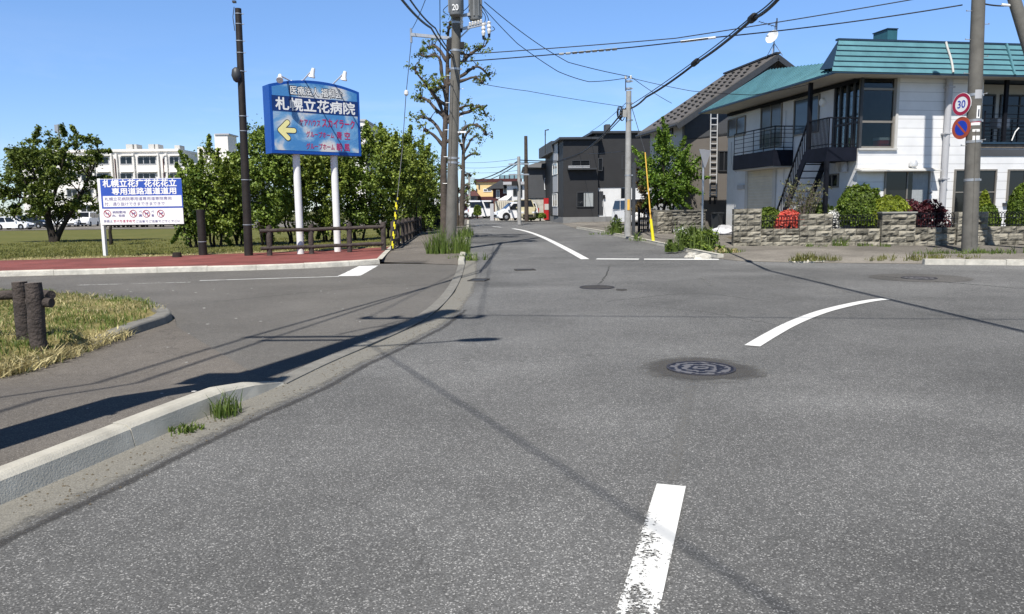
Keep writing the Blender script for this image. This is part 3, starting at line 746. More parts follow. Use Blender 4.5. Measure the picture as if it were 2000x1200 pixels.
marking('road_dash', G2([(962, 443), (980, 444.5)]), 0.2, wear=lambda t, s: 0.1)

def disc_patch(name, c, r, mat, dz, rag=0.0, n=40, seed=0):
    rng = random.Random(seed); V = [(c.x, c.y, T(c.x, c.y) + dz)]
    for i in range(n):
        a = 2 * math.pi * i / n; q = r * (1 + rag * rng.uniform(-1, 1)); V.append((c.x + q * math.cos(a), c.y + q * math.sin(a), T(c.x, c.y) + dz))
    return raw_mesh(name, V, [(0, 1 + i, 1 + (i + 1) % n) for i in range(n)], mat)
def patch_ribbon(name, c, r0, r1, mat, dz, wear):
    pts = [c + Vector((math.cos(a), math.sin(a))) * (r0 + r1) / 2 for a in [2 * math.pi * i / 48 for i in range(49)]]
    return ribbon(name, pts, r1 - r0, mat, dz, wear=wear, n_cross=6)
def cover_mat():
    m = bpy.data.materials.new('cover_pattern'); m.use_nodes = True; n = m.node_tree; N = n.nodes; L = n.links; b = N["Principled BSDF"]
    b.inputs["Roughness"].default_value = 0.5; b.inputs["Metallic"].default_value = 0.4
    tc = N.new("ShaderNodeTexCoord").outputs["Object"]
    w = N.new("ShaderNodeTexWave"); w.wave_type = 'RINGS'; w.rings_direction = 'Z'; w.inputs["Scale"].default_value = 3.2; w.inputs["Distortion"].default_value = 5.0; w.inputs["Detail Scale"].default_value = 3.0; w.inputs["Detail"].default_value = 2
    L.new(tc, w.inputs["Vector"])
    r = N.new("ShaderNodeValToRGB"); r.color_ramp.elements[0].position = 0.55; r.color_ramp.elements[1].position = 0.75
    r.color_ramp.elements[0].color = (0.024, 0.022, 0.032, 1); r.color_ramp.elements[1].color = (0.21, 0.20, 0.20, 1)
    nz = N.new("ShaderNodeTexNoise"); nz.inputs["Scale"].default_value = 16; nz.inputs["Detail"].default_value = 4; L.new(tc, nz.inputs["Vector"])
    mz = N.new("ShaderNodeMath"); mz.operation = 'MULTIPLY_ADD'; mz.inputs[1].default_value = 1.5; L.new(nz.outputs["Fac"], mz.inputs[0]); mw = N.new("ShaderNodeMath"); mw.operation = 'MULTIPLY_ADD'; mw.inputs[1].default_value = .55; mw.inputs[2].default_value = -.42; L.new(w.outputs["Fac"], mw.inputs[0]); L.new(mw.outputs[0], mz.inputs[2])
    L.new(mz.outputs[0], r.inputs[0]); L.new(r.outputs[0], b.inputs["Base Color"])
    bp = N.new("ShaderNodeBump"); bp.inputs["Strength"].default_value = 0.6; bp.inputs["Distance"].default_value = 0.006; L.new(w.outputs["Fac"], bp.inputs["Height"]); L.new(bp.outputs[0], b.inputs["Normal"])
    MATS['cover_pattern'] = m
cover_mat()
def manhole(px, py, r, label, pat):
    c = G(px, py); o = Vector((c.x, c.y, T(c.x, c.y) + 0.008))
    t = thing('manhole_cover', label, 'manhole cover', o)
    m = MB(); m.lathe([(r, -0.02), (r, 0.006), (r * .93, 0.006), (r * .93, 0.0)], o, 40); m.build('ring', MATS['iron_cover'], t, o)
    m = MB(); m.lathe([(r * .92, -0.02), (r * .92, 0.003), (r * .8, 0.004), (0.001, 0.004)], o, 40); m.build('lid', MATS[pat], t, o)
    return c
c = G(1369, 721).xy
fade_mat('patch_ring', (0.075, 0.072, 0.068), amt=0.75, sc=4)
ring = patch_ribbon('asphalt_patch', c, 0.24, 0.70, MATS['patch_ring'], 0.004, lambda t, s: 0.10 + 0.6 * max(0, s + .5) + .10 * math.sin(t * 19))
ring2 = patch_ribbon('dusty_ring', c, 0.40, 0.68, MATS['dust_thin'], 0.006, lambda t, s: 0.40 + 0.5 * abs(s) + .12 * math.sin(t * 31))
manhole(1369, 721, 0.315, 'round iron manhole cover with a worn ornate pattern in dark asphalt on the near road', 'cover_pattern')
manhole(1166, 562, 0.33, 'plain dark manhole cover in the middle of the junction beyond the patterned one', 'iron_plain')
c2 = G(1795, 543).xy
disc_patch('asphalt_patch', c2, 0.95, MATS['asphalt_patch'], 0.004, 0.03, seed=5)["kind"] = 'structure'
manhole(1795, 544, 0.33, 'small manhole cover inside a round dark asphalt patch near the corner house', 'cover_pattern')
valve = MB(); q = G(1214, 567); valve.lathe([(0.1, -.01), (0.1, .012), (0.001, .012)], (q.x, q.y, T(q.x, q.y)), 16)
tag(valve.build('valve_cover', MATS['iron_plain'], None, (q.x, q.y, T(q.x, q.y))), 'tiny dark iron valve cover on the asphalt just right of a plain manhole', 'valve cover')
def drain(px, py, L, Wd, ang, label):
    q = G(px, py); o = Vector((q.x, q.y, T(q.x, q.y) + 0.006)); t = thing('drain_grate', label, 'drain grate', o, ang)
    m = MB(); 
    for s in (-1, 1): m.box((0, s * Wd / 2, 0.004), (L, 0.03, 0.02)); m.box((s * (L / 2 - .015), 0, 0.005), (0.03, Wd - .034, 0.02))
    m.build('frame', MATS['iron_plain'], t)
    m = MB()
    for i in range(11): m.box((-L / 2 + L * (i + .8) / 12.6, 0, 0.003), (L / 26, Wd - .036, 0.012))
    m.box((0, 0, -0.004), (L - .07, Wd - .07, 0.004)); m.build('bars', MATS['steel_dark'], t)
drain(935, 548, 0.5, 0.34, 1.35, 'slotted iron drain grate in the gutter beside the flush kerb')
drain(1025, 528, 0.5, 0.3, 0.1, 'thin drain grate out in the road beyond the gutter grate')

# ------------------------------------------------------------------ utility poles
def wt(wl, a, z, off, w, h, s, mat, parent, org, bold=0.0, spacing=1.0, center=True):
    """lettering on a wall plane; a, z = centre"""
    o = wl.pt(a - (w / 2 if center else 0), z - h / 2, off) - Vector(org); u, n = wl.u, wl.n
    M = Matrix(((u.x, 0, n.x, o.x), (u.y, 0, n.y, o.y), (0, 1, 0, o.z), (0, 0, 0, 1)))
    return lettering(s, w, h, M, mat, parent, bold, spacing)

def pole_shaft(t, base, top, r0, r1, mat, n=18):
    m = MB(); k = 6
    m.tube([base.lerp(top, i / k) for i in range(k + 1)], [r0 + (r1 - r0) * i / k for i in range(k + 1)], n)
    return m.build('shaft', mat, t, base, smooth='auto')
def bands(t, base, top, r0, r1, zs, mat='steel', h=0.035, name='band'):
    for z in zs:
        f = z / (top - base).length; p = base.lerp(top, f); d = (top - base).normalized(); r = r0 + (r1 - r0) * f
        m = MB(); m.tube([p - d * h, p + d * h], [r + .008, r + .008], 18); m.box(p + Vector((r + .03, 0, 0)), (.07, .03, h * 1.6)); m.build(name, MATS[mat], t, base, smooth='auto')
def steps(t, base, top, r0, r1, zs, base_o):
    d = (top - base).normalized(); s = 1
    for z in zs:
        f = z / (top - base).length; p = base.lerp(top, f); r = r0 + (r1 - r0) * f; s = -s
        m = MB(); m.cyl(p + Vector((s * r * .8, 0, 0)), p + Vector((s * (r + .14), 0, 0)), .009, n=6); m.box(p + Vector((s * (r + .14), 0, .008)), (.02, .03, .035))
        m.build('step_bolt', MATS['steel'], t, base_o)
def insulator(m, p, h=0.16, r=0.05):
    m.lathe([(r * .4, 0), (r, h * .12), (r * .5, h * .25), (r, h * .4), (r * .5, h * .55), (r * .9, h * .7), (r * .4, h * .9), (0.001, h)], p, 10)

A0 = G(880, 484, 0.10); A1 = A0 + (P(892, 30, A0.y) - A0).normalized() * 12.0
tA = thing('utility_pole', 'tall leaning concrete utility pole with a transformer marked 20, in tall grass', 'utility pole', A0)
pole_shaft(tA, A0, A1, 0.19, 0.135, MATS['pole_concrete'])
def onA(z): return A0.lerp(A1, (z - A0.z) / (A1.z - A0.z))
bands(tA, A0, A1, .19, .135, [2.9, 3.05, 6.0, 6.6, 7.5, 7.75, 8.0, 8.35])
steps(tA, A0, A1, .19, .135, [2.2, 2.65, 3.1, 3.55, 4.0, 4.45, 4.9, 5.35, 5.8], A0)
def transformer(t, o, c, r, h, label=None, num=None):
    m = MB(); m.lathe([(0.001, 0), (r * .93, 0.0), (r, .03), (r, h - .04), (r * 1.04, h - .03), (r * 1.04, h), (r * .5, h + .05), (0.001, h + .06)], c, 22)
    for k in range(9):
        a = 2 * math.pi * (k + .5) / 9; 
        if num and math.sin(a) < -.1: continue
        m.box(c + Vector((math.cos(a) * r * 1.03, math.sin(a) * r * 1.03, h * .5)), (.05, .05, h * .78), Matrix.Rotation(a, 3, 'Z'))
    b = m.build('transformer', MATS['transformer_grey'], t, o, smooth='auto', label=label)
    for s in (-.4, .4):
        q = MB(); insulator(q, c + Vector((s * r, 0, h + .04)), .24, .05); q.build('bushing', MATS['porcelain'], b, o)
    if num:
        wl = Wall(c.x, c.y, 0); wt(wl, -0.01, c.z + h * .22, r * 1.0 + .012, .2, .19, num, MATS['sign_white'], b, o, 0.02)
    return b
cA = P(891, 31, A0.y - .38); transformer(tA, A0, cA, .225, .95, num='20')
cB = P(929, 40, A0.y + .1); transformer(tA, A0, cB, .2, .95)
m = MB(); p = P(888, 60, A0.y); q = P(950, 46, A0.y); m.bar(p, q, .08, .09); m.bar(P(890, 82, A0.y), P(920, 53, A0.y), .04, .04)
m.bar(P(895, 32, A0.y), P(920, 28, A0.y), .09, .09); m.build('crossarm', MATS['steel'], tA, A0)
for i in range(5):
    m = MB(); insulator(m, P(918 + i * 5.4, 52 - i * 1.3, A0.y - .02), .15, .055); m.build('insulator', MATS['porcelain'], tA, A0)
for px, py in ((944, 52), (955, 48), (900.5, 38)):
    m = MB(); p = P(px, py, A0.y - .03); m.lathe([(.03, .1), (.07, .06), (.05, 0), (.075, -.08), (.05, -.14), (.07, -.2), (.045, -.3)], p, 10); m.build('fuse_cutout', MATS['porcelain'], tA, A0)
    m = MB(); m.cyl(p + Vector((0, 0, -.3)), p + Vector((0, 0, -.42)), .05, .035, 8); m.build('fuse_cap', MATS['rubber'], tA, A0)
m = MB(); p0, p1 = P(803, 68, A0.y), P(878, 75, A0.y); m.bar(p0, p1, .1, .1); m.cyl(p0 + Vector((0, 0, .2)), p0 + Vector((0, 0, -.26)), .04, n=8); m.build('crossarm', MATS['steel'], tA, A0)
m = MB()
for a, b, c in (((876, 30), (862, 22), (878, 8)), ((905, 22), (915, 14), (922, -4)), ((940, 20), (950, 34), (944, 50)), ((938, 8), (952, 30), (956, 46)), ((905, 28), (914, 30), (920, 44)), ((958, 62), (968, 58), (962, 52))):
    m.tube(smooth_path([P(*a, A0.y), P(*b, A0.y), P(*c, A0.y)], 2), .012, 6)
m.build('jumper_wires', MATS['cable_black'], tA, A0)
m = MB(); m.tube([onA(z) + Vector((.16, -.06, 0)) for z in (.2, 2, 4, 6)], .02, 6); m.tube([onA(z) + Vector((-.06, -.18, 0)) for z in (3.0, 4.5, 5.8)], .015, 6); m.build('riser_conduit', MATS['pole_concrete'], tA, A0)
m = MB(); m.box(onA(6.95) + Vector((.2, 0, 0)), (.16, .16, .2)); m.box(onA(7.0) + Vector((-.2, 0, 0)), (.14, .14, .35)); m.build('junction_box', MATS['rubber'], tA, A0)
m = MB(); m.box(onA(4.1) + Vector((.28, -.05, 0)), (.3, .06, .06)); m.build('number_plate', MATS['sign_white'], tA, A0)

# guy wire with its yellow and black guard
g0 = G(766, 490, 0.1); g1 = P(776, 386, g0.y + .05)
tg = thing('guy_wire_guard', 'yellow and black spiral striped guard tube of a guy wire beside the pavement corner', 'guy guard', g0)
m = MB(); k = 22; n = 12
pth = [g0.lerp(g1, i / (k)) for i in range(k + 1)]; m.tube(pth, .045, n)
for i in range(len(m.f)):
    if len(m.f[i]) == 4:
        seg, j = divmod(i, n); m.m[i] = 0 if ((seg * 3 + j * 1) // 6) % 2 == 0 else 1
m.build('striped_tube', [MATS['yellow_plastic'], MATS['black_plastic']], tg, g0)
m = MB(); m.tube([g1, P(786, 290, A0.y), P(793, 185, A0.y), P(804, 74, A0.y)], .012, 6); m.build('guy_wire', MATS['steel_dark'], tg, g0)
m = MB(); m.lathe([(.02, -.1), (.075, -.05), (.075, .05), (.02, .1)], P(793.5, 182, A0.y), 10); m.build('insulator', MATS['porcelain'], tg, g0)

# the pole beyond the left edge whose shadow lies across the side road
B0 = Vector((-3.55, 3.35, 0.14)); B1 = B0 + Vector((0, 0, 11.2))
tB = thing('utility_pole', 'concrete utility pole with street lamp whose long shadow crosses the side road', 'utility pole', B0)
pole_shaft(tB, B0, B1, 0.21, 0.17, MATS['pole_concrete'])
bands(tB, B0, B1, .185, .13, [2.5, 4.6, 7.6, 8.0, 9.8])
m = MB(); m.bar(B0 + Vector((-.1, 0, 8.0)), B0 + Vector((-1.55, .05, 8.0)), .07, .07); m.bar(B0 + Vector((-.1, 0, 7.65)), B0 + Vector((-1.2, .04, 7.65)), .06, .06)
m.bar(B0 + Vector((-.95, .0, 10.2)), B0 + Vector((.75, -.05, 10.2)), .09, .09); m.build('crossarm', MATS['steel'], tB, B0)
for dx in (-.9, -.5, .4, .7):
    m = MB(); insulator(m, B0 + Vector((dx, 0, 10.24)), .3, .08); m.build('insulator', MATS['porcelain'], tB, B0)
m = MB(); m.box(B0 + Vector((-.3, 0, 4.7)), (.3, .25, .4)); m.box(B0 + Vector((.3, 0, 4.45)), (.3, .25, .35)); m.build('junction_box', MATS['transformer_grey'], tB, B0)
m = MB(); m.tube(smooth_path([B0 + Vector((.1, 0, 6.9)), B0 + Vector((.7, .05, 7.1)), B0 + Vector((1.25, .2, 7.2))], 2), .025, 8); m.build('lamp_arm', MATS['steel'], tB, B0)
m = MB(); m.lathe([(.001, 0), (.07, .06), (.11, .25), (.09, .45), (.001, .55)], B0 + Vector((1.2, .2, 7.2)), 12, axis=(1, .12, .05)); m.build('lamp_head', MATS['white_metal'], tB, B0)
m = MB()
for a in ((-.5, 8.2, .6), (-.3, 9.2, .5)): m.tube(smooth_path([B0 + Vector((a[0], 0, a[1])), B0 + Vector((a[0] * .6, .2, a[1] + a[2])), B0 + Vector((-.1, 0, a[1] + a[2] * 1.6))], 2), .02, 6)
m.build('jumper_wires', MATS['cable_black'], tB, B0)

# pole at the far road's right side
M0 = G(1226, 462, 0.10); M1 = P(1228, 178, M0.y)
tM = thing('utility_pole', 'weathered pale grey utility pole with orange marker plate beside the dark modern house', 'utility pole', M0)
pole_shaft(tM, M0, M1, .15, .11, MATS['pole_pale'])
bands(tM, M0, M1, .15, .11, [2.6, 4.9, 5.6, 6.2, 6.5])
mm = MB(); q = M0 + Vector((.26, .1, 0)); mm.bar(q, Vector((q.x, q.y, 3.4)), .13, .13); mm.box((q.x - .1, q.y, 3.2), (.2, .05, .06)); mm.box((q.x - .1, q.y, 1.2), (.2, .05, .06)); mm.build('stub_post', MATS['steel_dark'], tM, M0)
mm = MB(); mm.box(M0 + Vector((0, -.15, 1.35)), (.1, .02, .45)); mm.build('marker_plate', MATS['yellow_faded'], tM, M0)
mm = MB(); p = P(1222, 155, M0.y); mm.tube([P(1222, 178, M0.y), p, P(1232, 150, M0.y), P(1237, 155, M0.y)], .022, 6); mm.build('top_bracket', MATS['steel_dark'], tM, M0)
for px in (1222, 1232): mm = MB(); insulator(mm, P(px, 155, M0.y), .16, .06); mm.build('insulator', MATS['porcelain'], tM, M0)
mm = MB(); mm.box(P(1220, 222, M0.y - .15), (.16, .12, .3)); mm.build('junction_box', MATS['pole_pale'], tM, M0)
mm = MB(); rng = random.Random(4)
for i in range(7):
    c0 = P(1213 + rng.uniform(-3, 3), 222 + rng.uniform(-4, 4), M0.y - .1); r = .16 + rng.uniform(-.03, .05)
    mm.tube([c0 + Vector((r * .55 * math.cos(a), rng.uniform(-.04, .04), r * 1.3 * math.sin(a))) for a in [i2 * .524 for i2 in range(13)]], .016, 6)
mm.build('cable_coil', MATS['cable_black'], tM, M0)
# its guy wire with the yellow guard
y0 = G(1276, 471, 0.10); y1 = P(1271, 428, y0.y); y2 = P(1260, 298, y0.y + .5); y3 = P(1231, 200, M0.y)
ty = thing('guy_wire_guard', 'slim yellow guard tube on a guy wire by the right kerb, faded orange above', 'guy guard', y0)
mm = MB(); mm.cyl(y0, y1, .065, .052, 12); mm.build('guard_tube', MATS['yellow_plastic'], ty, y0, smooth='auto')
mm = MB(); mm.cyl(y1, y2, .028, .022, 10); mm.build('upper_guard_tube', MATS['yellow_faded'], ty, y0, smooth='auto')
mm = MB(); mm.cyl(y2, y3, .013, n=6); mm.build('guy_wire', MATS['steel_dark'], ty, y0)

# pole with the two round road signs
R0 = G(1893, 491, 0.11); R1 = R0 + (P(1911, 0, R0.y) - R0).normalized() * 11.5
tR = thing('utility_pole', 'thick concrete utility pole in front of the white house carrying two round road signs', 'utility pole', R0)
pole_shaft(tR, R0, R1, 0.205, 0.14, MATS['pole_concrete'], 24)
LR = (R1 - R0).length
def onR(z): return R0.lerp(R1, (z - R0.z) / (R1.z - R0.z))
bands(tR, R0, R1, .205, .14, [3.05, 3.62, 4.32, 6.95, 7.1, 2.0])
steps(tR, R0, R1, .205, .14, [2.95, 3.1, 3.4, 4.35, 4.9, 5.35, 5.8, 6.2, 6.55], R0)
def sticker(px, py, w, h, mat):
    z = zat(py, px, R0.y - .18); c = onR(z); r = .19; mb = MB(); n = 6; a0 = math.atan2(-.95, (P(px, py, R0.y - .18).x - c.x) / .2)
    for i in range(n + 1):
        a = a0 + (i / n - .5) * w / r; mb.v += [tuple(c + Vector((math.cos(a) * r, math.sin(a) * r, zz))) for zz in (-h / 2, h / 2)]
    for i in range(n): mb.f.append((2 * i, 2 * i + 2, 2 * i + 3, 2 * i + 1)); mb.m.append(0)
    return mb.build('sticker', MATS[mat], tR, R0)
for px, py, w_, h_, mt in ((1912, 184, .2, .24, 'panel_grey'), (1911, 219, .1, .34, 'sign_white'), (1911, 221, .04, .2, 'ink_dark'), (1907, 238, .24, .035, 'sign_red'), (1906, 242, .24, .08, 'sign_white'), (1907, 255, .2, .07, 'sign_white'), (1907, 270, .2, .13, 'sign_white')):
    sticker(px, py, w_, h_, mt)
mm = MB(); mm.tube([onR(z) + Vector((-.05, -.2 + .003 * z, 0)) for z in (.3, 2, 3.5)], .012, 6); mm.build('earth_wire', MATS['pole_concrete'], tR, R0)
S0 = Vector((R0.x + 2.6, R0.y - 1.2, 0.1)); sd_ = P(1981, 0, R0.y - .3)
S1 = S0 + (sd_ - S0) * 1.12
tS = thing('strut_pole', 'dark leaning strut pole cut off by the top right corner of the photo', 'utility pole', S0)
pole_shaft(tS, S0, S1, .19, .145, MATS['pole_concrete']); 

def disc_sign(px, py, name, label, cat, build):
    c = P(px, py, R0.y - .3); wl = Wall(c.x, c.y, -74, 1); t = thing(name, label, cat, c)
    build(wl, c, t)
    mm = MB(); back = wl.pt(0, c.z, -.012); pr = onR(c.z); mm.bar(back, pr + (back - pr).normalized() * .17, .05, .05); mm.box(back, (.02, .02, .3)); mm.build('bracket', MATS['steel'], t, c)
def ring(wl, c, r0, r1, off, n=40):
    mb = MB()
    for i in range(n):
        a = 2 * math.pi * i / n; mb.v += [tuple(wl.pt(r * math.cos(a), c.z + r * math.sin(a), off)) for r in (r0, r1)]
    for i in range(n): j = (i + 1) % n; mb.f.append((2 * i, 2 * i + 1, 2 * j + 1, 2 * j)); mb.m.append(0)
    return mb
def discm(wl, c, r, o0, o1, n=40):
    mb = MB(); mb.prism([wl.pt(r * math.cos(2 * math.pi * i / n), c.z + r * math.sin(2 * math.pi * i / n), o0) for i in range(n)], wl.n * (o1 - o0)); return mb
def speed(wl, c, t):
    discm(wl, c, .305, -.012, 0).build('disc', MATS['sign_white'], t, c)
    ring(wl, c, .205, .295, .003).build('red_ring', MATS['sign_red'], t, c)
    wt(wl, 0, c.z, .003, .25, .2, '30', MATS['sign_blue'], t, c, 0.022)
def nopark(wl, c, t):
    discm(wl, c, .30, -.012, 0).build('disc', MATS['sign_orange_red'], t, c)
    discm(wl, c, .20, 0.001, .003).build('blue_field', MATS['sign_blue'], t, c)
    mb = MB(); a = R(-45); d = Vector((math.cos(a), math.sin(a))); e = Vector((-d.y, d.x))
    q = [d * -.215 + e * .028, d * .215 + e * .028, d * .215 - e * .028, d * -.215 - e * .028]
    mb.add([wl.pt(v.x, c.z + v.y, .006) for v in q], [(0, 1, 2, 3)]); mb.build('diagonal_bar', MATS['sign_orange_red'], t, c)
disc_sign(1878, 204, 'speed_limit_sign', 'round white road sign with dark red ring and blue number 30', 'road sign', speed)
disc_sign(1877, 250.5, 'no_parking_sign', 'round blue no parking sign with faded orange red ring and diagonal bar', 'road sign', nopark)

# far poles along the street
def far_pole(px, pyb, pyt, d, r, mat, label, arms=True):
    b = P(px, pyb, d); tp = P(px, pyt, d); b.z = T(b.x, b.y) + .08; t = thing('utility_pole', label, 'utility pole', b)
    pole_shaft(t, b, Vector((b.x, b.y, tp.z)), r, r * .75, MATS[mat], 10)
    if arms:
        mb = MB(); z = tp.z - .5
        for k in range(2): mb.bar((b.x - .7, b.y, z - k * .7), (b.x + .7, b.y, z - k * .7), .09, .09)
        mb.build('crossarm', MATS['steel'], t, b)
        mb = MB(); mb.box((b.x - .3, b.y - .2, z - 1.3), (.4, .3, .3)); mb.build('junction_box', MATS['rubber'], t, b)
    return Vector((b.x, b.y, tp.z))
FP1 = far_pole(1014.5, 434, 306, 52, .14, 'pole_pale', 'slim pale street pole in front of the cream corrugated fence')
far_pole(1028.5, 430, 266, 60, .17, 'bark', 'tall brown wooden pole rising beside the grey house with concrete ground floor', False)
FP3 = far_pole(918, 432, 340, 92, .16, 'pole_pale', 'distant pale pole in front of the yellow building')
FP4 = far_pole(854, 425, 350, 85, .14, 'pole_pale', 'thin distant pole seen between hedge and leaning pole')
far_pole(846, 415, 375, 70, .08, 'alu_silver', 'short white pole beside the black refuse box', False)
FP5 = far_pole(893, 432, 200, 50, .13, 'bark', 'rusty brown pole standing right behind the leaning concrete pole', False)

# ------------------------------------------------------------------ overhead wires
def wire(label, pts, r=.014, sag=0.0, mat='cable_black', cat='overhead wire', name='overhead_wire', n=20):
    path = []
    for i in range(len(pts) - 1):
        a, b = Vector(pts[i]), Vector(pts[i + 1])
        for j in range(n if i == len(pts) - 2 else n): 
            t = j / n; p = a.lerp(b, t); p.z -= 4 * sag * t * (1 - t); path.append(p)
    path.append(Vector(pts[-1])); m = MB(); m.tube(path, r, 6); return tag(m.build(name, MATS[mat], None, path[0], smooth=True), label, cat, 'overhead wires of the street'), path
def sleeve(path, t, L, r, mat, label):
    i = int(t * (len(path) - 1)); a = path[i]; d = (path[min(i + 1, len(path) - 1)] - path[i]).normalized()
    m = MB(); m.lathe([(r * .4, -L / 2), (r, -L * .42), (r, L * .42), (r * .4, L / 2)], a, 10, axis=d); return tag(m.build('cable_sleeve', MATS[mat], None, a, smooth='auto'), label, 'cable sleeve')
YA = A0.y
w1, _ = wire('black wire from the leaning pole towards the top right, upper of a pair', [P(900, 107, YA), P(1320, 75, (YA + R0.y) / 2 + 1), P(1790, -2, R0.y + 1), P(1960, -35, R0.y)], .016, .02)
w2, pw = wire('twisted black wire from the leaning pole to the pole with two road signs', [P(897, 121, YA), P(1190, 97, YA - 2), P(1400, 73, YA - 4), P(1640, 46, R0.y + 1.5), P(1880, 10, R0.y)], .018, .015)
sl = MB(); rng = random.Random(2)
for k in range(9):
    a = P(1092 + k * 13, 106.2 - k * 1.15, YA - 1.5); b = P(1092 + k * 13 + 9, 106.2 - (k + .7) * 1.15, YA - 1.5); sl.cyl(a, b, .038, n=8)
tag(sl.build('cable_sleeve', MATS['curtain'], None, P(1140, 102, YA - 1.5)), 'pale segmented spiral sleeve on the lower wire above the road', 'cable sleeve')
sl = MB(); sl.cyl(P(1330, 82, YA - 3.2), P(1398, 73.5, YA - 4), .035, n=8); tag(sl.build('cable_sleeve', MATS['white_metal'], None, P(1364, 78, YA - 3.6)), 'smooth white tube sleeve on the wire above the shingled roof', 'cable sleeve')
wire('short black wire running from the pole with road signs to the strut pole', [P(1905, 3, R0.y), P(1975, 11, R0.y - .3)], .02, .05)
sl = MB(); sl.cyl(P(1956, 9.5, R0.y - .25), P(1973, 11, R0.y - .3), .035, n=8); tag(sl.build('cable_sleeve', MATS['white_metal'], None, P(1965, 10, R0.y - .3)), 'short white sleeve on the wire beside the leaning strut pole', 'cable sleeve')
wire('sagging thin wire dropping from the transformer to the grey pole, lower one', [P(938, 8, YA), P(1010, 85, YA + 1.8), P(1090, 140, YA + 4), P(1150, 160, YA + 5.5), P(1221, 153, M0.y)], .014, .03)
wire('sagging thin wire dropping from the transformer to the grey pole, upper one', [P(946, 4, YA), P(1035, 75, YA + 2), P(1110, 122, YA + 4.5), P(1231, 150, M0.y)], .014, .03)
ck, pk_ = wire('thick black communication cable climbing from the grey pole over the road to the right', [P(1232, 212, M0.y), P(1262, 190, M0.y - 5), P(1358, 124, 23), P(1470, 37, 16.5), P(1524, -6, 14), Vector((4.7, -6, 5.9))], .034, .05)
wire('thin suspension wire just above the thick black communication cable', [P(1231, 206, M0.y), P(1358, 118.5, 23), P(1470, 31, 16.5), P(1516, -6, 14), Vector((4.6, -6, 6.05))], .014, .03)
for (px, py, d, q, L) in ((1358, 122.5, 23, (1372, 111), .62), (1470, 36, 16.5, (1482, 26), .62)):
    a = P(px, py, d); b = P(*q, d - .9); dd = (b - a).normalized(); m = MB(); m.lathe([(.03, -L / 2), (.085, -L * .4), (.085, L * .4), (.03, L / 2)], a, 12, axis=dd)
    tag(m.build('splice_case', MATS['rubber'], None, a, smooth='auto'), 'black splice case on the thick cable ' + ('over the shingled roof' if px < 1400 else 'near the top edge of the photo'), 'splice case')
wire('thick black cable falling left from the grey pole across the dark house', [P(1222, 212, M0.y), P(1180, 262, M0.y + 5), P(1140, 297, M0.y + 10), P(1090, 315, 49), P(1016, 313, 52)], .035, .02)
wire('thinner black cable just below the one crossing the dark house', [P(1222, 222, M0.y), P(1170, 275, M0.y + 6), P(1125, 306, M0.y + 12), P(1085, 318, 49), P(1016, 317, 52)], .022, .02)
wire('thin wire crossing the dark house from its middle window to the grey pole', [P(1218, 296, M0.y), P(1130, 300, 56)], .011, .05)
wire('thin wire from the top of the grey pole down to the shingled house eave', [P(1236, 153, M0.y), P(1312, 202, 38.5)], .012, .05)
wire('thin wire from the top of the grey pole over the teal roof', [P(1238, 154, M0.y), P(1350, 178, 33), P(1470, 186, 29), P(1580, 165, 26)], .012, .02)
wire('thin service wire from the leaning pole past the grey pole', [P(925, 161, YA), P(1030, 178, YA + 3), P(1220, 209, M0.y)], .010, .02)
wire('guy wire rising from the grey pole to the upper left against the sky', [P(1224, 200, M0.y), P(1152, 258, 55)], .012, .1)
for k, (zo, s) in enumerate(((0, .35), (5, .45))):
    wire('dark street cable from the far slim pole to the distant pale pole, ' + ('upper' if k == 0 else 'lower') + ' one', [P(1012, 315 + zo, 52), P(920, 352 + zo * .6, 92)], .045 if k == 0 else .032, s)
    wire('dark street cable from the distant pale pole leftwards behind the leaning pole, ' + ('upper' if k == 0 else 'lower') + ' one', [P(917, 355 + zo, 92), P(860, 392 + zo, 120)], .05, .3)
for k, py in enumerate((312, 322, 331)):
    wire(('highest', 'middle', 'lowest')[k] + ' of three faint wires left of the far slim pole', [P(1013, py - 2 + k * 2, 52.5), P(905, py + 6, 60)], .012, .1)
# wires from the leaning pole to the pole behind the viewer
armB = B0 + Vector((-1.5, .05, 8.1)); armB2 = B0 + Vector((-1.15, .04, 7.75)); armA = P(806, 68, A0.y)
wire('thick black cable from the leaning pole climbing to the top edge, lower one', [P(884, 112, YA), P(842, 55, YA - 6.5), P(779, -8, YA - 12), armB], .026, .06)
wire('black cable from the leaning pole climbing to the top edge, upper one', [P(886, 108, YA), P(850, 55, YA - 6), P(797, -6, YA - 11), armB2], .02, .06)
wire('vertical looking thin wire left of the leaning pole at the top edge', [P(860, 120, YA), P(859, -10, YA - 3), B0 + Vector((-.9, 0, 10.5))], .012, .05)
wire('thin wire rising from the end of the left crossarm to the top edge', [armA + Vector((0, 0, .2)), P(833, -6, YA - 3), B0 + Vector((.65, 0, 10.5))], .011, .05)
for k, (bx, z) in enumerate(((-1.5, 8.1), (-1.15, 7.75))):
    wire('overhead wire casting the ' + ('left' if k == 0 else 'right') + 'most long shadow over the pavement', [B0 + Vector((bx, .05, z)), Vector((-11.0 + k, -25, 8.2))], .024, .3)
wire('overhead wire casting the straight shadow across the junction', [B0 + Vector((.3, 0, 10.6)), Vector((24, .6, 9.5))], .018, .15)
wire('overhead cable casting the soft diagonal shadow over the near road', [B0 + Vector((.1, 0, 7.5)), Vector((8.2, -22, 8.0))], .013, .2)

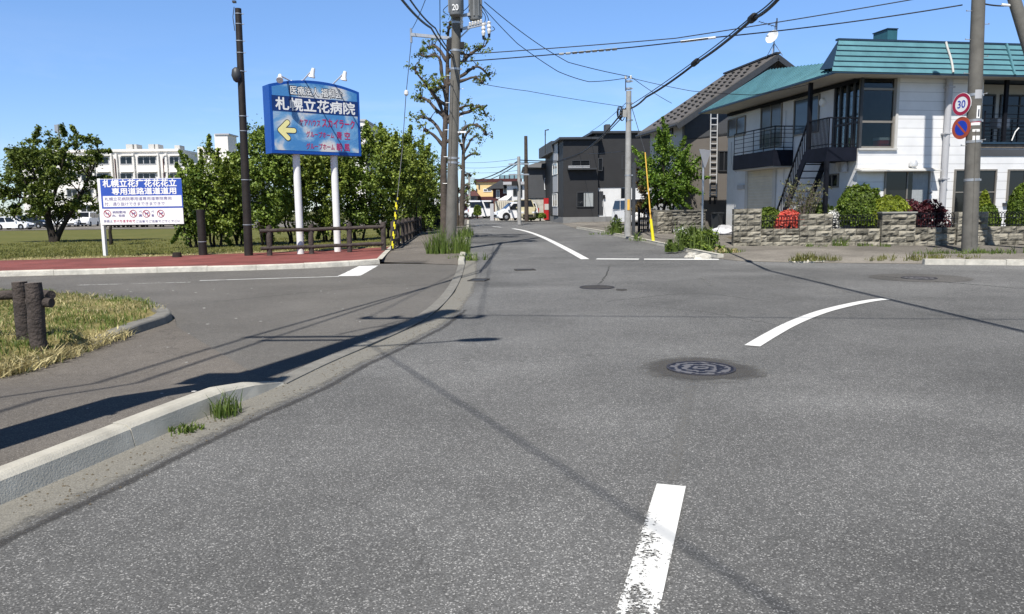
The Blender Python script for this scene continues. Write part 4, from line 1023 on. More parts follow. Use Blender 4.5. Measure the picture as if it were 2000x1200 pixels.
# ------------------------------------------------------------------ dark wooden pole and stumps
D0 = G(486, 501, 0.1); D1 = P(465, 17, D0.y)
tD = thing('wooden_pole', 'tall black wooden pole with white bands standing left of the blue hospital sign', 'pole', D0)
pole_shaft(tD, D0, D1, .135, .095, MATS['pole_dark'], 14)
bands(tD, D0, D1, .138, .098, [1.0, 2.4, 3.9, 4.35, 5.7, 6.25, 6.6, 7.1, 7.4, 8.1], 'steel', .012)
dd = (D1 - D0).normalized(); c = D0 + dd * 5.55
m = MB(); m.lathe([(.04, .25), (.12, .18), (.15, 0), (.10, -.14), (.03, -.2)], c + Vector((-.1, -.12, 0)), 12); m.build('meter_housing', MATS['steel_dark'], tD, D0, smooth='auto')
m = MB(); m.tube([D0 + dd * 7.6 + Vector((-.11, -.03, 0)), D0 + dd * 7.3 + Vector((-.16, -.03, 0)), D0 + dd * 6.9 + Vector((-.12, -.03, 0))], .012, 6); m.box(D0 + dd * 7.75 + Vector((-.1, -.02, 0)), (.1, .1, .06)); m.build('bracket', MATS['steel_dark'], tD, D0)
K0 = G(397, 500, 0.1); m = MB(); m.tube([K0, K0 + Vector((0, 0, .8)), K0 + Vector((0, 0, 1.5))], [.135, .13, .125], 14); tk = thing('wooden_post', 'short black wooden post with one white band at the lawn edge', 'post', K0)
m.build('shaft', MATS['pole_dark'], tk, K0, smooth='auto'); m = MB(); m.tube([K0 + Vector((0, 0, .45)), K0 + Vector((0, 0, .475))], .142, 14); m.build('band', MATS['steel'], tk, K0)
st = G(346, 504, .1); m = MB(); m.tube([st + Vector((0, 0, -.05)), st + Vector((0, 0, .1)), st + Vector((0, 0, .17))], [.15, .135, .12], 14); tag(m.build('stump', MATS['bark_dark'], None, st, smooth='auto'), 'low dark stump in the grass beneath the right end of the notice board', 'stump')

# ------------------------------------------------------------------ big blue hospital sign
L0 = G(583, 498, 0.1); L1 = G(656, 494.5, 0.1)
ang = math.degrees(math.atan2(L1.y - L0.y, L1.x - L0.x))
ang = 38.0
W_ = Wall(L0.x, L0.y, ang)
org = Vector((L0.x, L0.y, L0.z))
tH = thing('hospital_sign', 'big blue hospital sign on two white posts with yellow arrow and sky picture', 'sign', org)
FO = .27                                        # face is in front of the posts
a0 = W_.at(528, 230, FO)[0]; a1 = W_.at(703.5, 245, FO)[0]
zb = (W_.at(528, 298, FO)[1] + W_.at(703, 306, FO)[1]) / 2; zl = W_.at(528, 161, FO)[1]; zr = W_.at(702, 184, FO)[1]; zt = (zl + zr) / 2
zap = max(W_.at(585, 155.5, FO)[1], zt + .15)
ac = (a0 + a1) / 2; half = (a1 - a0) / 2
def arch(a, lo=zt, hi=zap): return lo + (hi - lo) * (1 - ((a - ac) / half) ** 2)
NA = 20
def arc_poly(e, zbot, off, e2=None):
    A_, B_ = a0 + e, a1 - e; pts = [W_.pt(A_, zbot, off), W_.pt(B_, zbot, off)]
    for i in range(NA + 1):
        a = B_ + (A_ - B_) * i / NA; pts.append(W_.pt(a, arch(a) - (e2 if e2 is not None else e), off))
    return pts
m = MB(); m.prism(arc_poly(0, zb, -.27), W_.n * (.27 + FO)); m.build('cabinet', MATS['blue_paint'], tH, org)
def sky_print():
    mt = bpy.data.materials.new('sky_print'); mt.use_nodes = True; n = mt.node_tree; N = n.nodes; L = n.links; b = N["Principled BSDF"]; b.inputs["Roughness"].default_value = 0.3
    tc = N.new("ShaderNodeTexCoord").outputs["Object"]; t = N.new("ShaderNodeTexNoise"); t.inputs["Scale"].default_value = 1.05; t.inputs["Detail"].default_value = 7; t.inputs["Roughness"].default_value = .55; t.inputs["Distortion"].default_value = .4
    mp = N.new("ShaderNodeMapping"); mp.inputs["Location"].default_value = (3.1, 1.7, 0.4); mp.inputs["Scale"].default_value = (1, 1, 1.35); L.new(tc, mp.inputs[0]); L.new(mp.outputs[0], t.inputs["Vector"])
    r = N.new("ShaderNodeValToRGB"); e = r.color_ramp.elements; e[0].position = .45; e[0].color = (.060, .225, .50, 1); e[1].position = .62; e[1].color = (.62, .62, .61, 1); a = e.new(.53); a.color = (.16, .35, .58, 1)
    L.new(t.outputs["Fac"], r.inputs[0]); L.new(r.outputs[0], b.inputs["Base Color"]); MATS['sky_print'] = mt
sky_print()
m = MB(); m.prism(arc_poly(.09, zb + .1, FO), W_.n * .006); m.build('face_panel', MATS['sky_print'], tH, org)
# dark blue band
bz0 = (W_.at(530, 214, FO)[1] + W_.at(699, 230, FO)[1]) / 2; bz1 = (W_.at(530, 182, FO)[1] + W_.at(699, 203, FO)[1]) / 2
m = MB(); W_.sz(m, a0 + .07, bz0, a1 - .07, bz1, FO + .004, FO + .010); m.build('title_band', MATS['navy_band'], tH, org)
def stext(s, px0, px1, py, h, mat, bold=.02, off=.012):
    q0 = W_.at(px0, py, FO)[0]; q1 = W_.at(px1, py, FO)[0]; z = W_.at((px0 + px1) / 2, py, FO)[1]
    return wt(W_, (q0 + q1) / 2, z, FO + off, q1 - q0, h, s, MATS[mat], tH, org, bold)
zz = (bz0 + bz1) / 2
q0, q1 = W_.at(538, 200, FO)[0], W_.at(692.5, 216, FO)[0]
wt(W_, (q0 + q1) / 2, zz, FO + .0125, q1 - q0, (bz1 - bz0) * .80, '札幌立花病院', MATS['sign_white'], tH, org, .03)
stext('医療法人 福和会', 566, 668, 180.5, .29, 'ink_dark', .055, .010); stext('医療法人 福和会', 567, 667, 180.5, .265, 'sign_white', .012, .0125)
stext('ケアハウス', 585, 625, 240, .20, 'ink_crimson', .012); stext('スカイラーク', 629, 692, 242, .27, 'ink_crimson', .02)
stext('グループホーム', 598, 652, 263.5, .19, 'ink_crimson', .012); stext('青 空', 657, 683, 265.5, .25, 'ink_crimson', .014)
stext('グループホーム', 598, 653, 286.5, .19, 'ink_crimson', .012); stext('朝 風', 657, 683, 288, .25, 'ink_crimson', .014)
# arrow: rounded strokes
def stroke(mb, p, q, r, off, th):
    n = 10; d = (Vector(q) - Vector(p)).normalized(); an = math.atan2(d.y, d.x); pts = []
    for i in range(n + 1): a = an + math.pi / 2 + math.pi * i / n; pts.append(W_.pt(p[0] + r * math.cos(a), p[1] + r * math.sin(a), off))
    for i in range(n + 1): a = an - math.pi / 2 + math.pi * i / n; pts.append(W_.pt(q[0] + r * math.cos(a), q[1] + r * math.sin(a), off))
    mb.prism(pts, W_.n * th)
tipA = W_.at(547, 254, FO); end = W_.at(574, 258, FO); up = W_.at(561, 241, FO); dn = W_.at(562, 271.5, FO)
end = (end[0], tipA[1]); hh = (up[1] - dn[1]) / 2; up = (up[0], tipA[1] + hh); dn = (up[0], tipA[1] - hh)
for mt, r, o_ in (('ink_dark', .095, .010), ('arrow_yellow', .072, .0125)):
    mb = MB()
    for k, (p, q) in enumerate(((tipA, end), (tipA, up), (tipA, dn))): stroke(mb, p, q, r, FO + o_ + k * .0006, .0005)
    mb.build('arrow' if mt == 'arrow_yellow' else 'arrow_outline', MATS[mt], tH, org)
pl = W_.at(583, 400, 0)[0]; pr = W_.at(656, 400, 0)[0]
for a in (pl, pr):
    m = MB(); b = W_.pt(a, .05, 0); m.cyl(b, Vector((b.x, b.y, zb + .02)), .115, n=20); m.build('post', MATS['white_paint'], tH, org, smooth='auto')
for (bx, by), (hx, hy), hd in (((566, 157), (547, 148), (546, 162)), ((588, 154.5), (612, 135), (608, 154)), ((646, 163), (674, 141), (671, 158))):
    ab = W_.at(bx, by, 0)[0]; base = W_.pt(ab, arch(ab), .1); head = P(hx, hy, base.y - 1.0 + (0.3 if bx < 580 else 0)); dn_ = P(hd[0], hd[1], base.y - 1.0)
    m = MB(); m.tube([base, head], .022, 8); m.box(base, (.08, .08, .06)); lo = m.build('lamp_arm', MATS['white_metal'], tH, org)
    ax = (dn_ - head).normalized(); m = MB(); m.lathe([(.001, -.03), (.05, -.02), (.06, .05), (.068, .16), (.10, .22), (.105, .26), (.08, .265), (.001, .24)], head, 14, axis=ax); m.build('lamp_head', MATS['white_metal'], lo, org, smooth='auto')

# ------------------------------------------------------------------ private-road notice board on the lawn
b0 = G(205, 503, 0.1); Wb = Wall(b0.x, b0.y, 0); org = Vector(b0)
tN = thing('notice_board', 'blue and white notice board about the hospital private road on one white leg', 'sign', org)
m = MB(); m.bar(b0 + Vector((0, .05, -.1)), Vector((b0.x, b0.y + .05, zat(349, 205, b0.y))), .13, .09); m.build('leg', MATS['white_paint'], tN, org)
bx0, bz0_, bx1, bz1_ = Wb.rect(196, 349, 357, 438.5)
m = MB(); Wb.sz(m, bx0, bz0_, bx1, bz1_, 0, .035); m.build('panel', MATS['sign_white'], tN, org)
def bsub(px0, py0, px1, py1, mat, name, off): m = MB(); Wb.box(m, px0, py0, px1, py1, off, off + .003); return m.build(name, MATS[mat], tN, org)
bsub(197, 350, 356, 407, 'board_blue', 'blue_field', .036); bsub(201.5, 382.5, 355, 404, 'sign_white', 'white_field', .040)
def btext(s, px0, px1, py, hpx, mat, bold=.02):
    k = b0.y / F; q0 = Wb.at(px0, py)[0]; q1 = Wb.at(px1, py)[0]; z = Wb.at((px0 + px1) / 2, py)[1]
    return wt(Wb, (q0 + q1) / 2, z, .0445, q1 - q0, hpx * k, s, MATS[mat], tN, org, bold)
btext('札幌立花疒花花花立', 202, 345.5, 358, 14, 'sign_white', .035); btext('専用道路道道道用', 220, 345, 373.5, 12.6, 'sign_white', .035)
btext('札幌立花病院専用道専用道専院専用', 206, 336, 388.5, 6.6, 'ink_violet', .012); btext('付、通り抜けできまできまできで', 206, 323, 398.5, 6.8, 'ink_violet', .012)
btext('病院敷地', 221, 247, 414.5, 4.8, 'ink_violet', .01); btext('内、禁煙', 221, 245, 421.5, 4.8, 'ink_violet', .01)
btext('ペ', 272, 278, 413.5, 4.5, 'ink_violet', .01); btext('糞', 272, 279, 421, 4.8, 'ink_violet', .01); btext('ペ', 296.5, 302, 413.5, 4.5, 'ink_violet', .01); btext('糞', 297, 302, 421, 4.8, 'ink_violet', .01)
btext('歩道上', 204, 221, 432, 5, 'ink_violet', .01); btext('すべりますので', 223, 265, 432, 5, 'ink_crimson', .015); btext('ご注意でご注意でごでこでごに', 267, 353, 432, 4.6, 'ink_violet', .008)
for k, (px, kind) in enumerate(((211, 0), (261.5, 1), (287, 1), (315, 1))):
    q = Wb.at(px, 417.5); r = 7.2 * b0.y / F; mb = MB(); n = 28
    for i in range(n):
        a = 2 * math.pi * i / n; mb.v += [tuple(Wb.pt(q[0] + rr * math.cos(a), q[1] + rr * math.sin(a), .0445)) for rr in (r * .86, r)]
    for i in range(n): j = (i + 1) % n; mb.f.append((2 * i, 2 * i + 1, 2 * j + 1, 2 * j)); mb.m.append(0)
    d = .7; e = .05 * r / .1 * .02 + .008
    mb.add([Wb.pt(q[0] - d * r - e, q[1] + d * r - e, .046), Wb.pt(q[0] - d * r + e, q[1] + d * r + e, .046), Wb.pt(q[0] + d * r + e, q[1] - d * r + e, .046), Wb.pt(q[0] + d * r - e, q[1] - d * r - e, .046)], [(0, 1, 2, 3)])
    mb.build('prohibition_ring', MATS['sign_red'], tN, org)
    mb = MB()
    if kind == 0: Wb.sz(mb, q[0] - r * .55, q[1] - r * .12, q[0] + r * .5, q[1] + r * .06, .041, .0435); Wb.sz(mb, q[0] + r * .3, q[1] + r * .15, q[0] + r * .38, q[1] + r * .45, .041, .0435)
    else:
        Wb.sz(mb, q[0] - r * .42, q[1] - r * .08, q[0] + r * .32, q[1] + r * .2, .041, .0435); Wb.sz(mb, q[0] + r * .32, q[1] + r * .05, q[0] + r * .6, q[1] + r * .42, .041, .0435)
        for lx in (-.38, .2): Wb.sz(mb, q[0] + r * lx, q[1] - r * .5, q[0] + r * (lx + .12), q[1] - r * .08, .041, .0435)
    mb.build('pictogram', MATS['ink_violet'], tN, org)

# ------------------------------------------------------------------ log fences
def log_fence(label, posts, h, rails, pr, rr, ends=.25, rail_z=None):
    o = Vector(posts[0]); t = thing('log_fence', label, 'fence', o)
    for k, p in enumerate(posts):
        m = MB(); p = Vector(p); rg = random.Random(k); m.tube([p + Vector((0, 0, -.1)), p + Vector((rg.uniform(-.01, .01), 0, h * .5)), p + Vector((rg.uniform(-.02, .02), 0, h - .015)), p + Vector((0, 0, h))], [pr, pr, pr * .97, pr * .9], 12)
        m.build('post', MATS['log_brown'], t, o, smooth='auto')
    for zf in rails:
        for i in range(len(posts) - 1):
            a, b = Vector(posts[i]), Vector(posts[i + 1]); d = (b - a).normalized(); e0 = ends if i == 0 else 0; e1 = 0
            off = Vector((0, -pr * .5, h * zf)); m = MB(); m.tube([a - d * e0 + off, a.lerp(b, .5) + off + Vector((0, 0, .01)), b + d * e1 + off], rr, 10); m.build('rail', MATS['log_brown'], t, o, smooth='auto')
    return t
f1 = [G(px, py, .1) for px, py in ((527, 501), (609, 498), (683, 494.5), (750, 491))]
log_fence('brown log fence with two rails in front of the white sign posts', f1, .96, (.84, .27), .085, .06)
fa, fb = G(768, 487, .1), G(840, 446, .1); nF = 14
log_fence('long brown log fence receding along the far road pavement', [fa.lerp(fb, (i / nF)) for i in range(nF + 1)], .96, (.84, .3), .08, .06, 0)
n0, n1 = G(50, 672, .1), G(77, 684, .1)
tf = thing('log_fence', 'rough brown log fence ending in two thick posts on the near grass', 'fence', n0)
for p, h, r in ((n0, .68, .078), (n1, .70, .082)):
    m = MB(); rg = random.Random(int(p.x * 100)); k = 8
    m.tube([p + Vector((rg.uniform(-.006, .006), rg.uniform(-.006, .006), -.1 + (h + .1) * i / k)) for i in range(k + 1)], [r * rg.uniform(.95, 1.04) for _ in range(k)] + [r * .96], 16)
    po = m.build('post', MATS['log_brown'], tf, n0, smooth='auto'); m = MB(); m.lathe([(r * .94, 0), (r * .5, .004), (.001, .005)], p + Vector((0, 0, h)), 16); m.build('cut_end', MATS['log_end'], po, n0)
for a, b, r in ((n0 + Vector((-2.4, -.5, .47)), n0 + Vector((.12, .12, .54)), .052), (n0 + Vector((-.05, .15, .55)), n1 + Vector((.05, .2, .55)), .05), (n1 + Vector((-.1, .05, .5)), n1 + Vector((.16, .02, .49)), .05)):
    m = MB(); m.tube([a, a.lerp(b, .5) + Vector((0, 0, .006)), b], r, 12); m.build('rail', MATS['log_brown'], tf, n0, smooth='auto')

# refuse box behind the fence
rb = P(846, 454, 47); rb.z = T(rb.x, rb.y) + .1
tb = thing('refuse_box', 'black slatted refuse box at the end of the log fence', 'refuse box', rb)
m = MB(); m.box(rb + Vector((0, 0, .65)), (1.45, .9, 1.2)); m.build('body', MATS['bin_dark'], tb, rb)
for i in range(9): m = MB(); m.box(rb + Vector((-.66 + i * .165, -.47, .65)), (.1, .03, 1.16)); m.build('slat', MATS['black_metal'], tb, rb)
m = MB(); m.box(rb + Vector((0, 0, 1.28)), (1.55, 1.0, .06)); m.build('lid', MATS['black_metal'], tb, rb)

# give-way sign seen from the back
s0 = G(1371, 473, 0.12); s0 = Vector((P(1371, 460, 25.5).x, 25.5, T(9, 25.5) + .1)); zt_ = zat(292, 1371, 25.5)
tw = thing('stop_sign', 'grey road sign seen edge-on from behind on a thin post rising from weeds', 'road sign', s0)
m = MB(); m.cyl(s0, Vector((s0.x, s0.y, zt_)), .036, n=12); m.build('post', MATS['steel'], tw, s0, smooth='auto')
Wt = Wall(s0.x, s0.y, 47, 1); zc = zat(306, 1371, 25.5); m = MB(); rr = .40
tri = [(-rr, zc + .22), (rr, zc + .22), (.04, zc - .36), (-.04, zc - .36)]
m.prism([Wt.pt(a, z, .05) for a, z in tri], Wt.n * .012); m.build('plate', MATS['panel_grey'], tw, s0)
for z in (zc + .12, zc - .15): m = MB(); Wt.sz(m, -.3 if z > zc else -.12, z - .02, .3 if z > zc else .12, z + .02, .03, .05); m.build('bracket', MATS['steel'], tw, s0)

# ------------------------------------------------------------------ buildings
def clear_glass():
    m = bpy.data.materials.new('glass_clear'); m.use_nodes = True; n = m.node_tree; N = n.nodes; L = n.links
    tr = N.new("ShaderNodeBsdfTransparent"); tr.inputs[0].default_value = (.62, .66, .66, 1); gl = N.new("ShaderNodeBsdfGlossy"); gl.inputs["Roughness"].default_value = .03; gl.inputs[0].default_value = (.9, .9, .9, 1)
    fr = N.new("ShaderNodeFresnel"); fr.inputs[0].default_value = 1.5; mx = N.new("ShaderNodeMixShader")
    mf = N.new('ShaderNodeMath'); mf.operation = 'MULTIPLY'; mf.inputs[1].default_value = .6; L.new(fr.outputs[0], mf.inputs[0]); L.new(mf.outputs[0], mx.inputs[0]); L.new(tr.outputs[0], mx.inputs[1]); L.new(gl.outputs[0], mx.inputs[2]); L.new(mx.outputs[0], N["Material Output"].inputs["Surface"]); MATS['glass_clear'] = m
clear_glass()
mk('room_dark', (0.09, 0.065, 0.045), 0.9, 0.4, 2.0)
mk('room_wood', (0.16, 0.075, 0.03), 0.7, 0.3, 3.0)

def at_u(wl, a, o): 
    p = wl.o + wl.u * a + wl.n * o; return p
# ---- the white corner house
C = P(1676, 300, 26.0); C.z = 0
HF = Wall(C.x, C.y, 10, 1); HS = Wall(C.x, C.y, 100, -1)
zg = T(C.x, C.y) + .06
org = Vector((C.x, C.y, zg))
tW = thing('white_house', 'white two storey corner house with teal metal roof and black outside stair', 'house', org)
zs = HF.at(1715, 290)[1]; zb = HF.at(1720, 142, .75)[1]; zt = HF.at(1700, 80, .3)[1]
sA, sB, sC, sE, tE = 0.0, HF.at(1754, 220)[0], HF.at(1918, 220)[0], 11.5, HS.at(1425, 300)[0]
zw = zb + .02
TH = .18
m = MB(); HF.sz(m, 0, zg - .1, sE, zs, -TH, 0); HF.sz(m, sB, zs, sC, zw, -TH, 0); m.build('front_wall', MATS['siding_white'], tW, org)
tg_ = HS.at(1627, 220)[0]            # back edge of the glazed corner room on the side wall
m = MB(); HS.sz(m, TH, zg - .1, tE, zs, -TH, 0); HS.sz(m, tg_, zs, tE, zw, -TH, 0); m.build('side_wall', MATS['stucco_white'], tW, org)
m = MB(); q0, q1 = at_u(HF, sE, 0), at_u(HF, sE, -tE); m.prism([(q0.x, q0.y, zg - .1), (q1.x, q1.y, zg - .1), (q1.x, q1.y, zw), (q0.x, q0.y, zw)], HF.u * .18); 
m.build('far_wall', MATS['stucco_white'], tW, org)
m = MB(); HF.sz(m, 0, zg - .1, sE, zw, -tE - .2, -tE); m.build('back_wall', MATS['stucco_white'], tW, org)
m = MB(); HF.sz(m, .18, zs - .25, sE - .02, zs - .01, -tE + .02, -.2); m.build('upper_floor', MATS['room_dark'], tW, org)
m = MB(); HF.sz(m, .2, zs, sE - .05, zw, -2.6, -2.5); HF.sz(m, sB + .02, zs, sB + .12, zw, -2.49, -.2); m.build('inner_wall', MATS['room_dark'], tW, org)
m = MB(); HF.sz(m, sB - .95, zs, sB - .3, zs + 1.9, -2.2, -2.1); m.build('folding_screen', MATS['room_wood'], tW, org)
# glazed corner room: frames and panes
def glazing(wl, a0, a1, z0, z1, vs, hs, nm, fm='alu_bronze'):
    f = MB(); w_ = .07
    for a in [a0] + vs + [a1 - w_]: wl.sz(f, a, z0, a + w_, z1, -.12, -.02)
    fo = f.build(nm, MATS[fm], tW, org)
    for z in [z0] + hs + [z1 - w_]:
        g = MB(); cuts = [a0 + w_] + sum([[v, v + w_] for v in vs], []) + [a1 - w_]
        for k in range(0, len(cuts), 2): wl.sz(g, cuts[k], z, cuts[k + 1], z + w_, -.11, -.03)
        g.build('rail', MATS[fm], fo, org)
    g = MB(); wl.sz(g, a0 + .02, z0 + .02, a1 - .02, z1 - .02, -.08, -.07); g.build('pane', MATS['glass_clear'], fo, org)
zr1 = HF.at(1715, 240)[1]; zr2 = HF.at(1715, 176)[1]
glazing(HF, 0.02, sB - .09, zs, zw, [], [zr1, zr2], 'corner_window')
m = MB(); HF.sz(m, sB - .09, zs, sB, zw, -.15, .03); HF.sz(m, -.02, zs - .06, sB, zs, 0, .08); m.build('window_trim', MATS['siding_pale'], tW, org)
glazing(HS, .02, tg_, zs, zw, [tg_ * .25, tg_ * .5, tg_ * .75], [zr1], 'corner_side_window', 'steel_dark')
# recessed balcony at the right
z7 = HF.at(1960, 281)[1]
m = MB(); HF.sz(m, sC, z7 - .02, sE, z7 + .05, -1.2, .10); m.build('balcony_edge', MATS['teal_edge'], tW, org)
m = MB(); HF.sz(m, sC + .02, zs + .01, sE - .02, z7 - .03, -.10, .04); m.build('balcony_fascia', MATS['bark_grey'], tW, org)
m = MB(); HF.sz(m, sC + .02, HF.at(1960, 305)[1], sE - .02, HF.at(1960, 292)[1], .005, .03); m.build('balcony_fascia', MATS['siding_mid'], tW, org)
m = MB(); HF.sz(m, sC + .01, z7 + .06, sE, zw, -1.3, -1.2); m.build('balcony_wall', MATS['siding_pale'], tW, org)
R_ = Wall(*at_u(HF, 0, -1.2).xy, 10)
for a, b in ((sC + .1, sC + 1.55), (sC + 1.75, sC + 3.4)):
    window(R_, tW, org, 0, 0, 0, 0, 2, .06, MATS['steel_dark'], MATS['glass_dark'], None, 'balcony_door', (a, z7 + .08, b, zw - .35), (.42, .78))
m = MB(); HF.sz(m, sC + .05, z7 + .99, sE, z7 + 1.01, .02, .04); br_ = m.build('balcony_railing', MATS['black_metal'], tW, org)
for k in range(6): m = MB(); z = z7 + .12 + k * .145; HF.sz(m, sC + .05, z, sE, z + .02, .02, .04); m.build('rail', MATS['black_metal'], br_, org)
for k in range(5): m = MB(); HF.sz(m, sC + .05 + k * .85, z7 + .05, sC + .09 + k * .85, z7 + 1.1, .045, .075); m.build('post', MATS['black_metal'], br_, org)
p = HF.at(1965, 200, .05); m = MB(); HF.sz(m, p[0] - .06, z7 + .05, p[0] + .06, zb, -.02, .08); m.build('post', MATS['black_metal'], tW, org)
m = MB(); pp = P(1975, 255, HF.pt(p[0], 0).y - .1); m.tube([P(1990, 250, pp.y), P(1983, 258, pp.y), P(1976, 275, pp.y)], .02, 6); m.build('pale_strap', MATS['white_paint'], tW, org)
m = MB(); q = HF.pt(p[0] + .35, z7 + .75, -.55); m.box(q, (.5, .35, .35), Matrix.Rotation(R(10), 3, 'Z')); m.build('air_conditioner', MATS['panel_grey'], tW, org)
# lower windows, door, canopy, pipes
def mirwin(px0, py0, px1, py1, **k): return window(HF, tW, org, px0, py0, px1, py1, fmat=MATS['alu_bronze'], gmat=MATS['glass_dark'], **k)
mirwin(1726, 334, 1814, 398, panes=2, curtain=(.62, .97)); mirwin(1861, 331, 1943, 420, panes=2, name='garden_door', cross=(.50,)); mirwin(1966, 331, 2032, 393, panes=2)
m = MB(); HF.box(m, 1725, 398, 1816, 402, .0, .10); m.build('sill', MATS['siding_pale'], tW, org)
m = MB(); HF.box(m, 1962, 396, 2034, 401, .0, .10); m.build('sill', MATS['steel_dark'], tW, org)
m = MB(); a_, z_, b_, z2_ = HF.rect(1668, 329, 1822, 333); m.prism([HF.pt(a_, z2_ + .02, 0), HF.pt(a_, z_ - .01, .42), HF.pt(a_, z_ - .05, .42), HF.pt(a_, z2_ - .06, 0)], HF.u * (b_ - a_)); m.build('canopy', MATS['siding_pale'], tW, org)
a_, z_ = HF.at(1783, 322, .1); m = MB(); m.lathe([(.001, .16), (.1, .14), (.14, .05), (.13, -.05), (.06, -.10), (.05, -.18)], HF.pt(a_, z_, .12), 14); m.build('vent_hood', MATS['alu_silver'], tW, org, smooth='auto')
a_ = HF.at(1848.5, 250, .1)[0]; zp = HF.at(1848, 150, .1)[1]; m = MB(); m.cyl(HF.pt(a_, zg, .13), HF.pt(a_, zp, .13), .105, n=16); m.build('flue_pipe', MATS['panel_grey'], tW, org, smooth='auto')
m = MB()
for py in (172, 262, 350): z = HF.at(1848, py)[1]; HF.sz(m, a_ - .13, z - .025, a_ + .13, z + .025, .0, .25)
m.build('pipe_clamp', MATS['panel_grey'], tW, org)
m = MB(); q = HF.at(1822, 334, .1); m.tube(smooth_path([HF.pt(q[0], q[1], .06), HF.pt(q[0] + .08, q[1] - .2, .06), HF.pt(q[0] - .02, q[1] - .7, .06)], 2), .014, 6); m.lathe([(.03, .08), (.07, .0), (.02, -.07)], HF.pt(q[0] - .02, q[1] - .72, .08), 10); m.build('hanging_bell', MATS['alu_silver'], tW, org)
m = MB(); HF.box(m, 1945, 344, 1948, 352, 0, .03); m.build('name_plate', MATS['ink_dark'], tW, org)
# roof: mansard front, side canopy, soffits
sl = HF.at(1624, 141, .75)[0]; st_ = HF.at(1638, 79, .3)[0]
m = MB(); rows = 6
prof = [(.75, zb), (.3, zt)]
def mans(f, lift=0.0):
    o = .75 + (.3 - .75) * f; z = zb + (zt - zb) * f; return o + lift, z + lift * .3
for k in range(rows):
    f0, f1 = k / rows, (k + 1) / rows; (o0, z0), (o1, z1) = mans(f0, .035), mans(f1, .0)
    l0 = sl + (st_ - sl) * f0; l1 = sl + (st_ - sl) * f1
    m.add([HF.pt(l0, z0, o0), HF.pt(sE + .6, z0, o0), HF.pt(sE + .6, z1, o1), HF.pt(l1, z1, o1), HF.pt(l0, z0, o0 - .05), HF.pt(sE + .6, z0, o0 - .05)], [(0, 1, 2, 3), (0, 4, 5, 1)])
m.build('mansard_roof', MATS['teal_metal'], tW, org)
m = MB()
for k in range(1, rows):
    o0, z0 = mans(k / rows, .03); l0 = sl + (st_ - sl) * k / rows
    HF.sz(m, l0, z0 - .022, sE + .6, z0 + .004, o0 - .03, o0 + .002)
m.build('roof_seam', MATS['teal_edge'], tW, org)
m = MB(); HF.sz(m, st_ - .02, zt - .01, sE + .6, zt + .05, .15, .33); m.build('roof_cap', MATS['teal_edge'], tW, org)
cA_ = HS.at(1622, 141, 1.4); cB_ = HS.at(1365, 215.5, 1.4); cD_ = HS.at(1500, 137, .1); cC_ = HS.at(1636, 123, .2)
eA = HS.pt(-.75, zb, 1.4); eB = HS.pt(cB_[0], zb, 1.4); iC = HS.pt(-.35, zb + .48, .35); iD = HS.pt(cD_[0], cD_[1], .1)
iE = HS.pt(-.2, cD_[1], -.3)
m = MB(); 
K = 26
for k in range(K):                            # standing seam strips along the slope
    a, b = k / K, (k + 1) / K; e0, e1 = eA.lerp(eB, a), eA.lerp(eB, b); j0, j1 = iC.lerp(iD, a), iC.lerp(iD, b)
    m.add([e0, e1, j1, j0], [(0, 1, 2, 3)]); up_ = Vector((0, 0, .035)); m.bar(e0 + up_ * .5, j0 + up_ * .5, .02, .03)
m.add([eB, HS.pt(cB_[0], zb, -1.5), iD], [(0, 1, 2)])
m.build('side_roof', MATS['teal_metal'], tW, org)
m = MB(); m.add([HF.pt(st_, zt, .3), HF.pt(st_ + .1, zb + .35, -.9), HF.pt(sl + .1, zb + .12, .70)], [(0, 1, 2)]); m.add([HF.pt(st_, zt, .29), HF.pt(sE + .6, zt, .29), HF.pt(sE + .6, zb + .35, -.9), HF.pt(st_ + .1, zb + .35, -.9)], [(0, 1, 2, 3)]); m.build('roof_end', MATS['teal_edge'], tW, org)
m = MB(); HF.sz(m, .05, zb + .06, sE, zb + .32, -tE, .2); m.build('roof_deck', MATS['teal_edge'], tW, org)
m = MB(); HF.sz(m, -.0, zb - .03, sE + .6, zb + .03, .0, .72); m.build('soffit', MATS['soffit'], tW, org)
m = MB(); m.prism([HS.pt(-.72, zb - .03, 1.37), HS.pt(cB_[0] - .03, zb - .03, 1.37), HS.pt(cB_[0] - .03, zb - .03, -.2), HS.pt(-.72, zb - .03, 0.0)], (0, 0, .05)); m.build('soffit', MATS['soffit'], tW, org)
m = MB(); m.bar(HS.pt(-.75, zb - .01, 1.4), HS.pt(cB_[0], zb - .01, 1.4), .05, .07); HF.sz(m, sl, zb - .05, sE + .6, zb + .0, .73, .77); m.build('eave_trim', MATS['teal_edge'], tW, org)
m = MB(); m.bar(HS.pt(.1, zb - .12, .12), HS.pt(tE, zb - .12, .12), .1, .12); m.build('gutter_beam', MATS['black_metal'], tW, org)
cq = HF.at(1733, 80, -1.6); m = MB(); zc1 = HF.at(1735, 57, -1.6)[1]; HF.sz(m, cq[0], zb + .33, cq[0] + HF.at(1752, 70, -1.6)[0] - HF.at(1733, 70, -1.6)[0], zc1, -2.4, -1.6); ch = m.build('chimney', MATS['teal_dark'], tW, org)
m = MB(); q = HF.pt(cq[0], (zt + zc1) / 2 + .05, -2.0); m.lathe([(.001, .012), (.11, .012), (.11, 0)], q, 16, axis=-HF.u); m.build('flue_hole', MATS['rubber'], ch, org)
m = MB(); HF.sz(m, cq[0] - .03, zc1, cq[0] + .40, zc1 + .03, -2.43, -1.57); m.build('chimney_cap', MATS['teal_edge'], ch, org)
pts = []
for px, py, f in ((1848, 80, 1.0), (1850, 92, .83), (1856, 108, .55), (1860, 125, .28), (1862, 140, .02)):
    o, z = mans(f, .06); pts.append(HF.pt(HF.at(px, py, o)[0], z, o))
